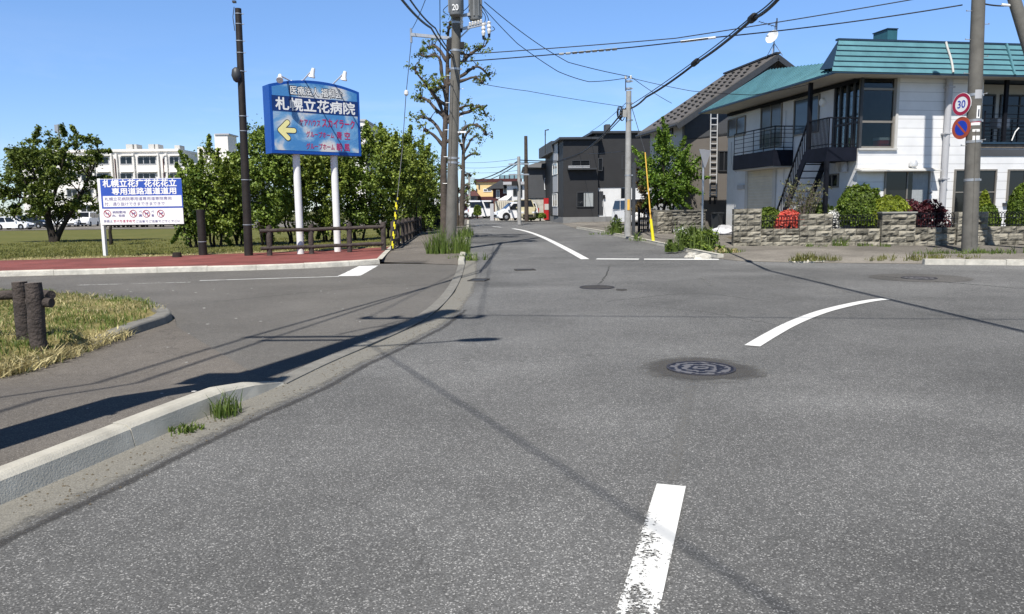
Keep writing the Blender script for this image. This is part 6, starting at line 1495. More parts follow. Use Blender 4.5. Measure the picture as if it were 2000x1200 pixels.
# ---- cream corrugated fence
cf = P(967, 431, 72); CW_ = Wall(cf.x, cf.y, 0); zg6 = T(cf.x, cf.y) + .05; org = Vector((cf.x, cf.y, zg6)); a1 = CW_.at(1030, 410)[0]; zt_ = CW_.at(1000, 392)[1]
m = MB(); n = 30
for k in range(n):
    x0, x1 = a1 * k / n, a1 * (k + 1) / n; o = .12 if k % 2 else 0.0; CW_.sz(m, x0, zg6 - .1, x1, zt_ - (.03 if k % 2 else 0), o - .1, o)
tcf = thing('corrugated_fence', 'tall cream corrugated metal fence beside the small white car', 'fence', org); m.build('sheet_panel', MATS['cream_metal'], tcf, org)
m = MB(); CW_.sz(m, -.45, zg6 - .1, -.12, CW_.at(960, 398)[1], -.3, .15); m.build('gate_post', MATS['panel_grey'], tcf, org)

def simple_house(name, label, px0, px1, pytop, d, depth, wall, deg=0, roof=None, roof_h=.3, over=.4, wins=(), pyb=None, cat='house', group=None, gl='glass_grey', fm='white_metal', hip=0.0):
    c = P(px0, 400, d); wl = Wall(c.x, c.y, deg); zg_ = T(c.x, c.y) + .05; o = Vector((c.x, c.y, zg_)); t = thing(name, label, cat, o, 0, group)
    s1 = wl.at(px1, 400)[0]; zt = wl.at((px0 + px1) / 2, pytop)[1]; zb_ = zg_ - .1 if pyb is None else wl.at((px0 + px1) / 2, pyb)[1]
    m = MB(); wl.sz(m, 0, zb_, s1, zt, -depth, 0); m.build('wall', MATS[wall], t, o)
    if roof:
        m = MB(); b = [wl.pt(-over, zt + .004, over), wl.pt(s1 + over, zt + .004, over), wl.pt(s1 + over, zt + .004, -depth - over), wl.pt(-over, zt + .004, -depth - over)]
        tpz = zt + roof_h; i = hip; tp = [wl.pt(-over + i, tpz, over - i), wl.pt(s1 + over - i, tpz, over - i), wl.pt(s1 + over - i, tpz, -depth - over + i), wl.pt(-over + i, tpz, -depth - over + i)]
        m.add(b + tp, [(3, 2, 1, 0), (4, 5, 6, 7), (0, 1, 5, 4), (1, 2, 6, 5), (2, 3, 7, 6), (3, 0, 4, 7)]); m.build('roof', MATS[roof], t, o)
    for q in wins: window(wl, t, o, *q[:4], panes=q[4] if len(q) > 4 else 2, fmat=MATS[fm], gmat=MATS[gl], fr=.08)
    return t, wl, o
tY, YW, oY = simple_house('yellow_building', 'pale yellow building with maroon roof edge at the far end of the street', 931, 1016, 356, 118, 14, 'yellow_wall', 2, 'maroon', .5, .3, ((944, 369, 960, 375),), None, 'building')
m = MB(); YW.box(m, 928, 384.5, 965, 394, .02, .25); m.build('ground_band', MATS['maroon'], tY, oY)
m = MB(); YW.box(m, 934.5, 360, 937, 369, .02, .12); YW.box(m, 929.5, 369, 932, 382, .02, .12); m.build('wall_vent', MATS['steel_dark'], tY, oY)
fo = MB(); zr_ = YW.at(990, 352)[1]
for k in range(7): px = 976 + k * 9.5; a, z = YW.at(px, 335 + (6 - k) * 1.6, -4); YW.sz(fo, a - .1, zr_ - .2, a + .1, z, -4.1, -3.9)
fr = fo.build('roof_fence_posts', MATS['steel_dark'], tY, oY); g = MB(); a0_, _ = YW.at(976, 340, -4); a1_, z_ = YW.at(1030, 338, -4); YW.sz(g, a0_, zr_ + .3, a1_, z_ - .3, -4.16, -4.12); g.build('roof_fence_mesh', MATS['glass_clear'], fr, oY)
tQ, QW, oQ = simple_house('shop_building', 'low maroon shop with glass front behind the parked white cars', 905, 966, 398, 108, 8, 'maroon', 0, 'siding_pale', .35, .5, ((912, 408, 930, 426, 3), (934, 404, 962, 412, 3)), None, 'building', None, 'glass_grey', 'steel_dark')
tT, TW_, oT = simple_house('tiled_house', 'purple brown house with dark hipped roof above the corrugated fence', 963, 992, 369, 84, 8, 'maroon', -3, 'roof_dark', 1.0, .7, ((983, 364 + 3, 990, 378), (969, 371, 976, 388, 2)), None, 'house', None, 'glass_blue', 'white_metal', 1.6)
tU, UW_, oU = simple_house('white_townhouse', 'white house with flat roof between the hipped roof and the slim pole', 990.5, 1026, 361, 82, 8, 'stucco_white', 0, 'panel_grey', .3, .4, ((1002, 369, 1010, 383, 1), (1012, 355 + 8, 1020, 385, 2)), None, 'house', None, 'glass_dark', 'steel_dark')
m = MB(); q = UW_.rect(973, 384, 1000, 392, .3); m.prism([UW_.pt(q[0] + .8, q[3], .02), UW_.pt(q[2], q[3], .02), UW_.pt(q[2] - .5, q[1], 1.0), UW_.pt(q[0], q[1], 1.0)], (0, 0, .08)); m.build('awning', MATS['white_metal'], tU, oU)
simple_house('white_building', 'low white flat roofed building glimpsed between the hedge and the leaning pole', 838, 872, 374, 125, 12, 'stucco_white', 0, 'panel_grey', .3, .2, ((861, 383, 868, 396),), None, 'building', None, 'glass_dark', 'steel_dark')
simple_house('red_roof_house', 'small dark house with red roof just left of the yellow building', 917, 931, 383, 112, 8, 'siding_mid', 0, 'maroon', 1.0, .4, ((920, 386, 926, 392),), None, 'house', None, 'glass_dark', 'steel_dark', .9)
simple_house('background_house', 'greyish house with a pitched roof visible behind the pruned street trees', 896, 914, 390, 122, 8, 'siding_pale', 0, 'roof_dark', 1.4, .4, ((899, 398, 905, 405),), None, 'house', None, 'glass_dark', 'steel_dark', 1.5)

# ---- hospital far behind the lawn
hp = P(128, 400, 150); HW = Wall(hp.x, hp.y, 2); zg7 = T(hp.x, hp.y); oH = Vector((hp.x, hp.y, zg7)); tP = thing('hospital_building', 'long white four storey hospital building beyond the car park', 'building', oH)
s1 = HW.at(356, 400)[0]; zr_ = HW.at(250, 297)[1]
m = MB(); HW.sz(m, -8, zg7 - .5, s1, zr_, -18, 0); m.build('wall', MATS['hospital_white'], tP, oH)
m = MB(); HW.sz(m, -8.1, zr_ + .01, s1 + .1, zr_ + .5, -18.1, .35); m.build('parapet', MATS['hospital_white'], tP, oH)
for row, (y0_, y1_) in enumerate(((306, 322), (338, 354), (370, 386), (402, 418))):
    for x0, x1, n_ in ((130, 152, 2), (158, 181, 2), (188, 213, 2), (234, 259, 2), (268, 305, 3), (318, 323, 1), (330, 350, 2)):
        window(HW, tP, oH, x0, y0_, x1, y1_, panes=n_, fmat=MATS['panel_grey'], gmat=MATS['glass_dark'], fr=.16)
        m = MB(); HW.box(m, x0 - 1, y0_ - 3, x1 + 1, y0_ - 1.5, 0, .6); m.build('window_hood', MATS['hospital_white'], tP, oH)
for x0 in (183, 219, 229, 262, 310, 326): m = MB(); HW.box(m, x0, 300, x0 + 3.5, 440, 0.0, .45); m.build('pier', MATS['hospital_white'], tP, oH)
for x0, x1, y0_ in ((246, 259, 282), (262, 267, 282), (290, 301, 282), (303, 309, 282), (341, 351, 284)): m = MB(); HW.box(m, x0, y0_, x1, 297, -4, -1.5); m.build('roof_unit', MATS['siding_pale'], tP, oH)
m = MB()
for x0 in (228, 322): HW.box(m, x0 - .6, 310, x0 + .6, 430, .46, .7); 
m.build('downpipe', MATS['maroon'], tP, oH)
tX, XW, oX = simple_house('hospital_wing', 'white hospital wing with stair towers seen above the small leafy trees', 352, 474, 322, 140, 16, 'hospital_white', 0, 'siding_pale', .3, .2, ((360, 330, 380, 342), (446, 330, 462, 342), (446, 352, 462, 364)), None, 'building', None, 'glass_dark', 'panel_grey')
for x0, x1, y0_ in ((386, 399, 287), (404, 414, 293), (420, 446, 262)): m = MB(); XW.box(m, x0, y0_, x1, 322, -5, -.5); m.build('roof_tower', MATS['hospital_white'], tX, oX)
m = MB(); XW.box(m, 419, 261, 447, 263.5, -5.2, -.3); m.build('tower_cap', MATS['panel_grey'], tX, oX)
simple_house('white_block', 'flat white block poking above the hedge right of the blue sign', 690, 719, 237, 130, 14, 'hospital_white', 0, 'panel_grey', .3, .2, ((704, 246, 712, 252),), None, 'building', None, 'glass_dark', 'panel_grey')
an = P(116, 270, 150); an.z = 12; ta = thing('antenna_mast', 'thin steel antenna mast with a box head behind the lawn tree', 'antenna', an); z2 = P(116, 243, 150).z
m = MB(); m.cyl(an, Vector((an.x, an.y, z2)), .18, n=8); m.build('mast', MATS['steel'], ta, an); m = MB(); m.box((an.x - .25, an.y, z2 - .9), (.7, .7, 1.6)); m.build('antenna_panel', MATS['steel'], ta, an); m = MB(); m.box((an.x + .45, an.y, z2 - 1.1), (.45, .5, 1.3)); m.build('antenna_panel', MATS['steel'], ta, an)

# ------------------------------------------------------------------ vehicles
def car(label, loc, rz, paintm, L=3.9, Wd=1.68, H=1.5, style='hatch', name='parked_car', group=None, cat='car'):
    t = thing(name, label, cat, loc, rz, group)
    h2 = L / 2; zb_, belt = .22, H * .58
    if style == 'van': top = [(-h2 + .02, belt), (-h2 + .05, H * .97), (-h2 + .25, H), (h2 - 1.15, H), (h2 - .55, belt + .05), (h2 - .12, belt - .12), (h2, .52)]
    elif style == 'kei': top = [(-h2 + .02, belt), (-h2 + .18, H * .93), (-h2 + .45, H), (h2 - 1.35, H * .985), (h2 - .72, belt + .04), (h2 - .16, belt - .14), (h2, .5)]
    else: top = [(-h2 + .03, belt + .02), (-h2 + .42, H * .93), (-h2 + .8, H), (h2 - 1.9, H * .985), (h2 - 1.02, belt + .03), (h2 - .2, belt - .17), (h2, .5)]
    prof = [(-h2, .45)] + top + [(h2 - .03, zb_), (-h2 + .04, zb_)]
    def yw(z): 
        f = max(0, (z - belt) / (H - belt)); g = max(0, (.45 - z) / .3); return Wd / 2 * (1 - .17 * f ** 1.15 - .05 * g)
    rg = smooth_prof = []
    pts = [Vector((x, 0, z)) for x, z in prof]; q = []
    for i, p in enumerate(pts):
        a, b = pts[i - 1], pts[(i + 1) % len(pts)]; k = min(.09, (p - a).length * .3, (b - p).length * .3)
        q += [p + (a - p).normalized() * k, p + (b - p).normalized() * k]
    n = len(q); m = MB(); lay = (-1, -.82, 0, .82, 1)
    for s in lay:
        for p in q:
            e = .965 if abs(s) == 1 else 1.0; cz = .04 * (1 - s * s) if p.z > belt else 0
            xx = p.x * (1 - .05 * (abs(s) == 1) * (abs(p.x) > h2 * .85)); m.v.append((xx, yw(p.z) * s, p.z * (1 if abs(s) < 1 else (.985 if p.z > belt else 1)) + cz))
    for j in range(len(lay) - 1):
        for i in range(n): m.f.append((j * n + i, j * n + (i + 1) % n, (j + 1) * n + (i + 1) % n, (j + 1) * n + i)); m.m.append(0)
    m.f.append(tuple(range(n))); m.m.append(0); m.f.append(tuple((len(lay) - 1) * n + i for i in range(n - 1, -1, -1))); m.m.append(0)
    bd = m.build('body', MATS[paintm], t, smooth='auto')
    # glass: sides, windscreen, rear
    T_ = {k: v for k, v in enumerate(top)}
    x0, x1 = (top[1][0] + .12, top[3][0]); xw0, xw1 = top[0][0] + .18, top[4][0] - .12
    for s in (-1, 1):
        for (ta, tb_) in ((0.02, .47), (.52, .97)):
            m = MB(); zl_, zh = belt + .05, H * .93
            A = (xw0 + (xw1 - xw0) * ta, zl_), (xw0 + (xw1 - xw0) * tb_, zl_), (max(x0, min(x1, x0 + (x1 - x0) * tb_)), zh), (x0 + (x1 - x0) * ta, zh)
            m.add([(x, s * (yw(z) * 1.0 + .012), z) for x, z in A], [(0, 1, 2, 3)]); m.build('side_window', MATS['glass_dark'], t)
        m = MB(); m.box((xw1 - .12, s * (Wd / 2 + .06), belt + .08), (.14, .16, .12)); m.build('wing_mirror', MATS[paintm], t)
    for (a, b, nm) in ((top[4], top[3], 'windscreen'), (top[0], top[1], 'rear_window')):
        m = MB(); d = Vector((b[0] - a[0], b[1] - a[1])); nn = Vector((d.y, -d.x)).normalized() * (1 if nm == 'windscreen' else -1)
        A = Vector(a) + d * .08 + nn * .03; B = Vector(a) + d * .93 + nn * .03
        m.add([(A.x, -yw(A.y) * .86, A.y), (A.x, yw(A.y) * .86, A.y), (B.x, yw(B.y) * .84, B.y), (B.x, -yw(B.y) * .84, B.y)], [(0, 1, 2, 3)]); m.build(nm, MATS['glass_dark'], t)
    for x in (-h2 + .72, h2 - .76):
        for s in (-1, 1):
            y_ = s * (Wd / 2 - .085); m = MB(); m.lathe([(.17, -.1), (.28, -.1), (.30, -.06), (.30, .06), (.28, .1), (.17, .1)], (x, y_, .30), 18, axis=(0, s, 0)); w_ = m.build('wheel', MATS['rubber'], t, smooth='auto')
            m = MB(); m.lathe([(.001, .085), (.08, .1), (.2, .07), (.205, .09)], (x, y_, .30), 10, axis=(0, s, 0)); m.build('rim', MATS['steel'], w_)
            m = MB(); m.lathe([(.001, .0), (.34, .0)], (x, s * (yw(.4) + .004), .34), 18, axis=(0, s, 0)); m.build('wheel_arch', MATS['rubber'], t)
    for s in (-1, 1):
        m = MB(); m.box((h2 - .12, s * Wd * .36, .66), (.2, .32, .13)); m.build('headlight', MATS['lamp_clear'], t)
        m = MB(); m.box((-h2 + .06, s * Wd * .41, .85), (.1, .18, .3)); m.build('tail_light', MATS['lamp_red'], t)
    m = MB(); m.box((h2 - .02, 0, .42), (.06, Wd * .6, .16)); m.build('grille', MATS['rubber'], t)
    m = MB(); m.box((-h2 - .005, 0, .62), (.02, .33, .165)); m.build('number_plate', MATS['sign_white'], t)
    return t
def park(px, py, d, dz=.12): p = P(px, py, d); return Vector((p.x, p.y, T(p.x, p.y) + dz))
GP = 'cars parked at the hospital'
car('white hatchback parked side-on at the left edge of the car park', park(30, 450, 88), R(0), 'car_white', 3.9, 1.69, 1.5, 'hatch', group=GP)
car('black hatchback parked just behind the white hatchback at the left edge', park(64, 447, 93), R(-4), 'car_black', 4.2, 1.7, 1.6, 'hatch', group=GP)
car('red car showing only its roof between the black hatchback and the tree', park(52, 440, 108), R(90), 'car_red', 4.2, 1.7, 1.55, 'hatch', group=GP)
car('white saloon parked nose outward directly behind the lawn tree trunk', park(104, 442, 104), R(-70), 'car_white', 4.3, 1.7, 1.5, 'hatch', group=GP)
car('silver car with its nose outward right of the lawn tree trunk', park(128, 442, 104), R(-75), 'car_silver', 4.3, 1.7, 1.5, 'hatch', group=GP)
car('white car with a pale front second left of the white van', park(144, 442, 104), R(-72), 'car_white', 4.3, 1.7, 1.55, 'hatch', group=GP)
car('tall white van parked nose outward left of the notice board', park(172, 441, 106), R(-80), 'car_white', 4.3, 1.7, 1.95, 'van', group=GP)
for k, (px, lb) in enumerate(((228, 'first'), (262, 'second'), (296, 'third'), (330, 'fourth'))):
    car('black car under the notice board, ' + lb + ' from the board leg', park(px, 447, 94), R(-84 + k * 4), 'car_black', 4.3, 1.72, 1.5, 'hatch', group=GP)
car('silver white small car parked behind the pale utility pole', park(1237, 436, 47, .1), R(-74), 'car_white', 3.4, 1.48, 1.62, 'kei')
car('small white car with its nose pointing left before the cream fence', park(1008, 432, 64, .1), R(195), 'car_white', 3.6, 1.6, 1.5, 'kei')
car('pale yellow and brown small van right behind the slim street pole', park(1024, 432, 64, .1), R(-80), 'truck_yellow', 3.3, 1.4, 1.7, 'van', cat='van', name='parked_van')
car('white van parked side-on left of the cream fence gate post', park(951, 430, 88, .08), R(6), 'car_white', 4.4, 1.7, 1.95, 'van', cat='van', name='parked_van')
car('white car with its nose left of the conical shrub down the street', park(928, 430, 92, .08), R(196), 'car_white', 4.2, 1.7, 1.5, 'hatch')

# ------------------------------------------------------------------ trees
def branch_path(a, b, rng, wob=.12, n=5):
    a, b = Vector(a), Vector(b); L = (b - a).length; out = []
    for i in range(n + 1):
        t = i / n; w_ = math.sin(math.pi * t) * wob * L; out.append(a.lerp(b, t) + Vector((rng.uniform(-1, 1), rng.uniform(-1, 1), rng.uniform(-.5, .8))) * w_ * .6)
    return out
def leafy_tree(name, label, base, H, rx, ry, zc0, nblob, nleaf, leaf, mat, seed, group=None, bark='bark_dark', stems=1, stem_r=.09, spread_base=.15, blob_r=(.45, .8), cat='tree', top_bias=0.0, rows=None, up=.35, shoots=1.0):
    """a trunk with limbs reaching clumps of leaves spread through the crown volume"""
    rng = random.Random(seed); nr = np.random.default_rng(seed); base = Vector(base); t = thing(name, label, cat, base, 0, group)
    blobs = []
    for k in range(nblob):
        for _ in range(60):
            u = Vector((rng.uniform(-1, 1), rng.uniform(-1, 1), rng.uniform(-1, 1)))
            if .25 < u.length < 1 and (u.length > .55 or rng.random() < .4): break
        zc = (zc0 + H) / 2; hz = (H - zc0) / 2; zz_ = u.z; wdt = (1 - .25 * max(0, zz_)) * (1 - .25 * max(0, -zz_))
        r = rng.uniform(*blob_r); p = Vector((u.x * (rx - r * .5) * wdt, u.y * (ry - r * .5) * wdt, zc + zz_ * (hz - r * .5))); blobs.append((p, r))
    m = MB(); mains = []
    for s in range(stems):
        a = 6.283 * s / stems + rng.uniform(-.4, .4); q = Vector((math.cos(a), math.sin(a), 0)) * (spread_base if stems > 1 else 0)
        tp = Vector((q.x * 4 + rng.uniform(-.2, .2), q.y * 4 + rng.uniform(-.2, .2), zc0 + (H - zc0) * rng.uniform(.45, .65)))
        pth = branch_path(q + Vector((0, 0, -.15)), tp, rng, .07, 6); mains.append(pth); m.tube(pth, [stem_r * (1.25 if i == 0 else 1 - .62 * i / 6) for i in range(7)], 9)
    for p, r in blobs:
        pth = min(mains, key=lambda c: min((v - p).length for v in c)); k = min(range(len(pth)), key=lambda i: abs(pth[i].z - (p.z - .55 * H * .25))); k = max(1, min(k, 5)); b = branch_path(pth[k], p, rng, .1, 4)
        r0 = stem_r * .42 * (1 - k / 9); m.tube(b, [r0 * (1 - .75 * i / 4) for i in range(5)], 5)
    m.build('trunk', MATS[bark], t, smooth=True)
    cl = []
    for p, r in blobs:
        for _ in range(6):
            d = Vector((rng.gauss(0, 1), rng.gauss(0, 1), rng.gauss(0, .8))); d.normalize(); cl.append((*(p + d * r * rng.uniform(.3, 1.0)), r * rng.uniform(.45, .8)))
        cl.append((*p, r * .9))
        if shoots and rng.random() < .8:                     # ragged leafy shoots standing out of the outline
            c0 = Vector((0, 0, (zc0 + H) / 2)); d = (p - c0).normalized() + Vector((rng.uniform(-.4, .4), rng.uniform(-.4, .4), rng.uniform(.1, .8))); d.normalize(); L_ = rng.uniform(.35, .8) * shoots
            for q in range(6): e = p + d * (r * .6 + L_ * q / 5); cl += [(*e, .10 * (1.3 - q / 8))] * 2
    V, Fc = leaf_quads(nr, cl, nleaf, leaf, 1.0, up)
    leaves_obj('crown', MATS[mat], t, V, Fc); return t

def gz(px, py, d, dz=.1): p = P(px, py, d); return Vector((p.x, p.y, T(p.x, p.y) + dz))
GR = 'leafy trees behind the log fence'
ROW = [ # px, depth, top py, rx, label
    (384, 31.5, 318, 1.0, 'shrubby tree right beside the notice board, leftmost of the hedge row'),
    (424, 32, 285, 1.15, 'light green young tree between the short post and the tall wooden pole'),
    (470, 34, 300, 1.0, 'leafy tree directly behind the tall black wooden pole'),
    (522, 32.5, 232, 1.25, 'tree whose top leaves stick out left of the blue sign'),
    (575, 34, 262, 1.3, 'leafy tree behind the left post of the blue sign'),
    (640, 35, 268, 1.45, 'dark tree behind the right post of the blue sign'),
    (700, 36, 250, 1.5, 'dense tree just right of the blue sign'),
    (752, 37, 240, 1.55, 'tallest bushy tree of the hedge row, behind the striped guy guard'),
    (800, 39, 262, 1.5, 'bushy tree at the bend of the log fence'),
    (836, 44, 286, 1.4, 'rounded bushy tree nearest to the leaning pole')]
for k, (px, d, py, rx, lb) in enumerate(ROW):
    b = gz(px, 480, d); H = zat(py, px, d) - b.z
    leafy_tree('hedge_tree', lb, b, H, rx, rx * .95, .28 if px < 520 else .40, 36, 25000 if px > 500 else 16000, .084, 'leaf_hedge' if k % 3 else 'leaf_dark', 40 + k, GR, 'bark_dark', 3, .055, .16, (.42, .78))
# broad tree on the lawn
lb_ = gz(106, 476, 41); lt = lb_
H = zat(248, 100, 41) - lt.z
t = thing('lawn_tree', 'broad dark green tree with forked trunk standing on the lawn', 'tree', lt); rng = random.Random(7); nr = np.random.default_rng(7)
def LP(px, py, dd=0): return P(px, py, lt.y + dd) - lt
m = MB()
limbs = [([LP(106, 478), LP(101, 455), LP(94, 430), LP(93, 400), LP(90, 360), LP(95, 310)], .24), ([LP(108, 476), LP(116, 455), LP(130, 430), LP(145, 405), LP(160, 380), LP(172, 345)], .17), ([LP(94, 432), LP(75, 400), LP(55, 370), LP(40, 330)], .12), ([LP(93, 410), LP(110, 370), LP(120, 330), LP(130, 285)], .12),
         ([LP(131, 428), LP(150, 390, .6), LP(178, 340, 1.0), LP(195, 300, .8)], .09), ([LP(92, 400, .1), LP(70, 350, -.9), LP(55, 300, -1.2)], .10), ([LP(110, 470), LP(111, 440, .3), LP(118, 410, .6)], .06), ([LP(75, 400), LP(40, 385, .5), LP(12, 370, .8)], .08), ([LP(150, 398), LP(178, 392, -.4), LP(192, 380, -.6)], .05)]
for pth, r in limbs: p2 = smooth_path(pth, 1); m.tube(p2, [r * (1 - .8 * i / (len(p2) - 1)) for i in range(len(p2))], 9)
tips = [(95, 270, 0, .62), (60, 275, -.5, .6), (130, 272, .3, .6), (160, 275, .5, .55), (188, 272, .4, .42), (40, 300, 0, .6), (75, 300, 1, .7), (110, 300, -1, .7), (145, 305, -.6, .7), (178, 310, .2, .6), (195, 300, .3, .32), (25, 345, .4, .55), (55, 335, -1, .7), (90, 340, -1.4, .8), (125, 345, -1.2, .75), (160, 345, .8, .65), (185, 355, .2, .45), (10, 375, .5, .6), (40, 375, 1, .6), (70, 380, -1, .7), (110, 385, 1.2, .75), (145, 380, 1, .6), (175, 385, -.3, .5), (5, 405, .4, .5), (30, 410, .3, .5), (60, 415, .8, .5), (100, 410, 1.6, .6), (140, 412, 1.2, .45), (-15, 385, .2, .5), (90, 300, 1.4, .6), (50, 315, 1.4, .6), (120, 320, 1.5, .6), (78, 410, -.6, .5), (186, 400, 0, .4), (22, 290, .1, .3)]
cl = []
for k in range(26): tips.append((rng.uniform(10, 185), rng.uniform(285, 415), rng.uniform(-1.6, 1.8), rng.uniform(.4, .65)))
for px, py, dd_, r in tips:
    p = LP(px, py + 6, dd_); k = min((q for pth, _ in limbs for q in pth), key=lambda v: (v - p).length + (1.0 if v.z > p.z else 0)); m.tube(branch_path(k, p, rng, .1, 4), [.045, .035, .028, .02, .012], 5)
    for _ in range(7):
        d = Vector((rng.gauss(0, 1), rng.gauss(0, 1), rng.gauss(0, .55))); d.normalize(); cl.append((*(p + d * r * rng.uniform(.25, 1.1)), r * rng.uniform(.35, .7)))
    d = Vector((rng.uniform(-1, 1), rng.uniform(-1, 1), rng.uniform(0, .7))).normalized()
    for q in range(6): cl += [(*(p + d * r * (.8 + .22 * q)), .12)] * 2
m.build('trunk', MATS['bark_dark'], t, smooth=True)
V, Fc = leaf_quads(nr, cl, 50000, .092, 1.0, .6); leaves_obj('crown', MATS['leaf_park'], t, V, Fc)
# sapling trunk behind the notice board
b = gz(217, 470, 36); leafy_tree('young_tree', 'slim young tree half hidden behind the notice board leg', b, 2.6, .5, .5, 1.2, 8, 900, .12, 'leaf_park', 91, None, 'bark_dark', 1, .09, 0, (.25, .4))

mk('bark_street', (0.085, 0.068, 0.056), 0.95, 0.4, 5.0, 0.9, 26)
# pruned street trees behind the leaning pole
def pruned(name, label, d, trunk, branches, r0, seed, nl=20):
    b = gz(*trunk[0], d); t = thing(name, label, 'tree', b); rng = random.Random(seed); nr = np.random.default_rng(seed); m = MB()
    Q = lambda px, py, dd=0: P(px, py, d + dd) - b
    tr = [Q(*trunk[0]) * 0 + Vector((0, 0, -.1))] + [Q(*p) for p in trunk[1:]]; tr = smooth_path(tr, 2); n = len(tr); m.tube(tr, [r0 * (1 - .62 * i / (n - 1)) * rng.uniform(.93, 1.08) for i in range(n)], 10); cl = []
    for br in branches:
        dd_ = rng.uniform(-.9, .9); n0 = len(br); pp = [Q(px, py, dd_ * i / max(1, n0 - 1)) for i, (px, py) in enumerate(br)]; pp = smooth_path(pp, 2); n = len(pp); ra = r0 * .48
        m.tube(pp, [ra * (1 - .62 * i / (n - 1)) * rng.uniform(.85, 1.2) for i in range(n)], 7)
        for p in pp[n // 2:]:
            if rng.random() < .75:
                e = p + Vector((rng.uniform(-.3, .3), rng.uniform(-.3, .3), rng.uniform(-.15, .35))); m.tube([p, p.lerp(e, .5) + Vector((0, 0, .04)), e], [.022, .016, .008], 4); cl.append((*e, .11))
        e = pp[-1]; cl += [(*(e + Vector((rng.uniform(-.28, .28), rng.uniform(-.28, .28), rng.uniform(-.3, .2)))), .13) for _ in range(4)]
        for k in range(2):                    # knobs left by pruning
            c = pp[rng.randrange(n // 2, n)]; m.lathe([(.001, -.09), (.07, -.06), (.085, 0), (.06, .07), (.001, .09)], c, 6)
    m.build('trunk', MATS['bark_street'], t, smooth=True); V, Fc = leaf_quads(nr, [(a, b_, c_, r_ * 1.35) for a, b_, c_, r_ in cl], len(cl) * nl, .062, 1.0, .2); leaves_obj('crown', MATS['leaf_ginkgo'], t, V, Fc); return t
B1 = [[(870, 238), (858, 200), (845, 185), (834, 166), (817, 148), (808, 133)], [(872, 170), (862, 148), (861, 116), (850, 107), (833, 112), (822, 108)], [(868, 228), (850, 213), (835, 194), (818, 190)], [(867, 272), (856, 250), (842, 234), (825, 228), (813, 234)], [(866, 286), (848, 264), (830, 254)], [(874, 130), (874, 95), (875, 60), (880, 45)], [(872, 200), (868, 178), (860, 165), (853, 160)],
      [(874, 240), (900, 222), (918, 219), (935, 207), (942, 210), (950, 228)], [(872, 278), (900, 260), (912, 246), (926, 243), (940, 248), (949, 264)], [(875, 140), (903, 122), (918, 106), (935, 96), (948, 90)], [(875, 160), (905, 148), (918, 136), (935, 128), (955, 148)], [(874, 165), (905, 158), (928, 149), (942, 162)], [(873, 232), (896, 214), (905, 208), (922, 206)], [(868, 170), (855, 172), (848, 182)], [(870, 205), (855, 196), (840, 172), (826, 166)], [(872, 120), (858, 96), (846, 88), (838, 94)], [(874, 115), (890, 100), (905, 104), (912, 112)]]
pruned('street_tree', 'tall pruned street tree with bare knobbly limbs right behind the leaning concrete pole', 33, [(868, 474), (867, 400), (866, 320), (870, 240), (874, 170), (874, 110)], B1, .175, 5)
B2 = [[(905, 300), (914, 285), (920, 272), (931, 265)], [(904, 292), (898, 276), (894, 268)], [(906, 312), (918, 302), (931, 300)], [(904, 330), (896, 322), (890, 326)], [(905, 345), (914, 338), (920, 345)], [(904, 270), (905, 255), (909, 248)], [(905, 282), (910, 262), (916, 256)], [(904, 365), (912, 360), (916, 366)], [(903, 380), (896, 372), (893, 378)], [(903, 395), (911, 390), (914, 396)]]
pruned('street_tree', 'smaller second pruned street tree farther along the left kerb', 50, [(901, 438), (903, 400), (904, 350), (905, 310), (905, 268)], B2, .20, 9, 18)

# tree by the gabled house
b = gz(1300, 420, 36.5); H = zat(256, 1300, 36.5) - b.z
leafy_tree('garden_tree', 'bright green garden tree with several stems before the gabled house', b, H, 1.55, 1.2, 1.0, 44, 26000, .074, 'leaf_house', 21, None, 'bark_dark', 4, .06, .14, (.32, .62))
b = gz(1262, 425, 37.5); leafy_tree('copper_shrub', 'brownish green shrub between the silver car and the garden tree', b, 2.9, .8, .7, .5, 14, 2400, .09, 'leaf_copper', 22, None, 'bark_dark', 2, .035, .1, (.25, .4), 'shrub')

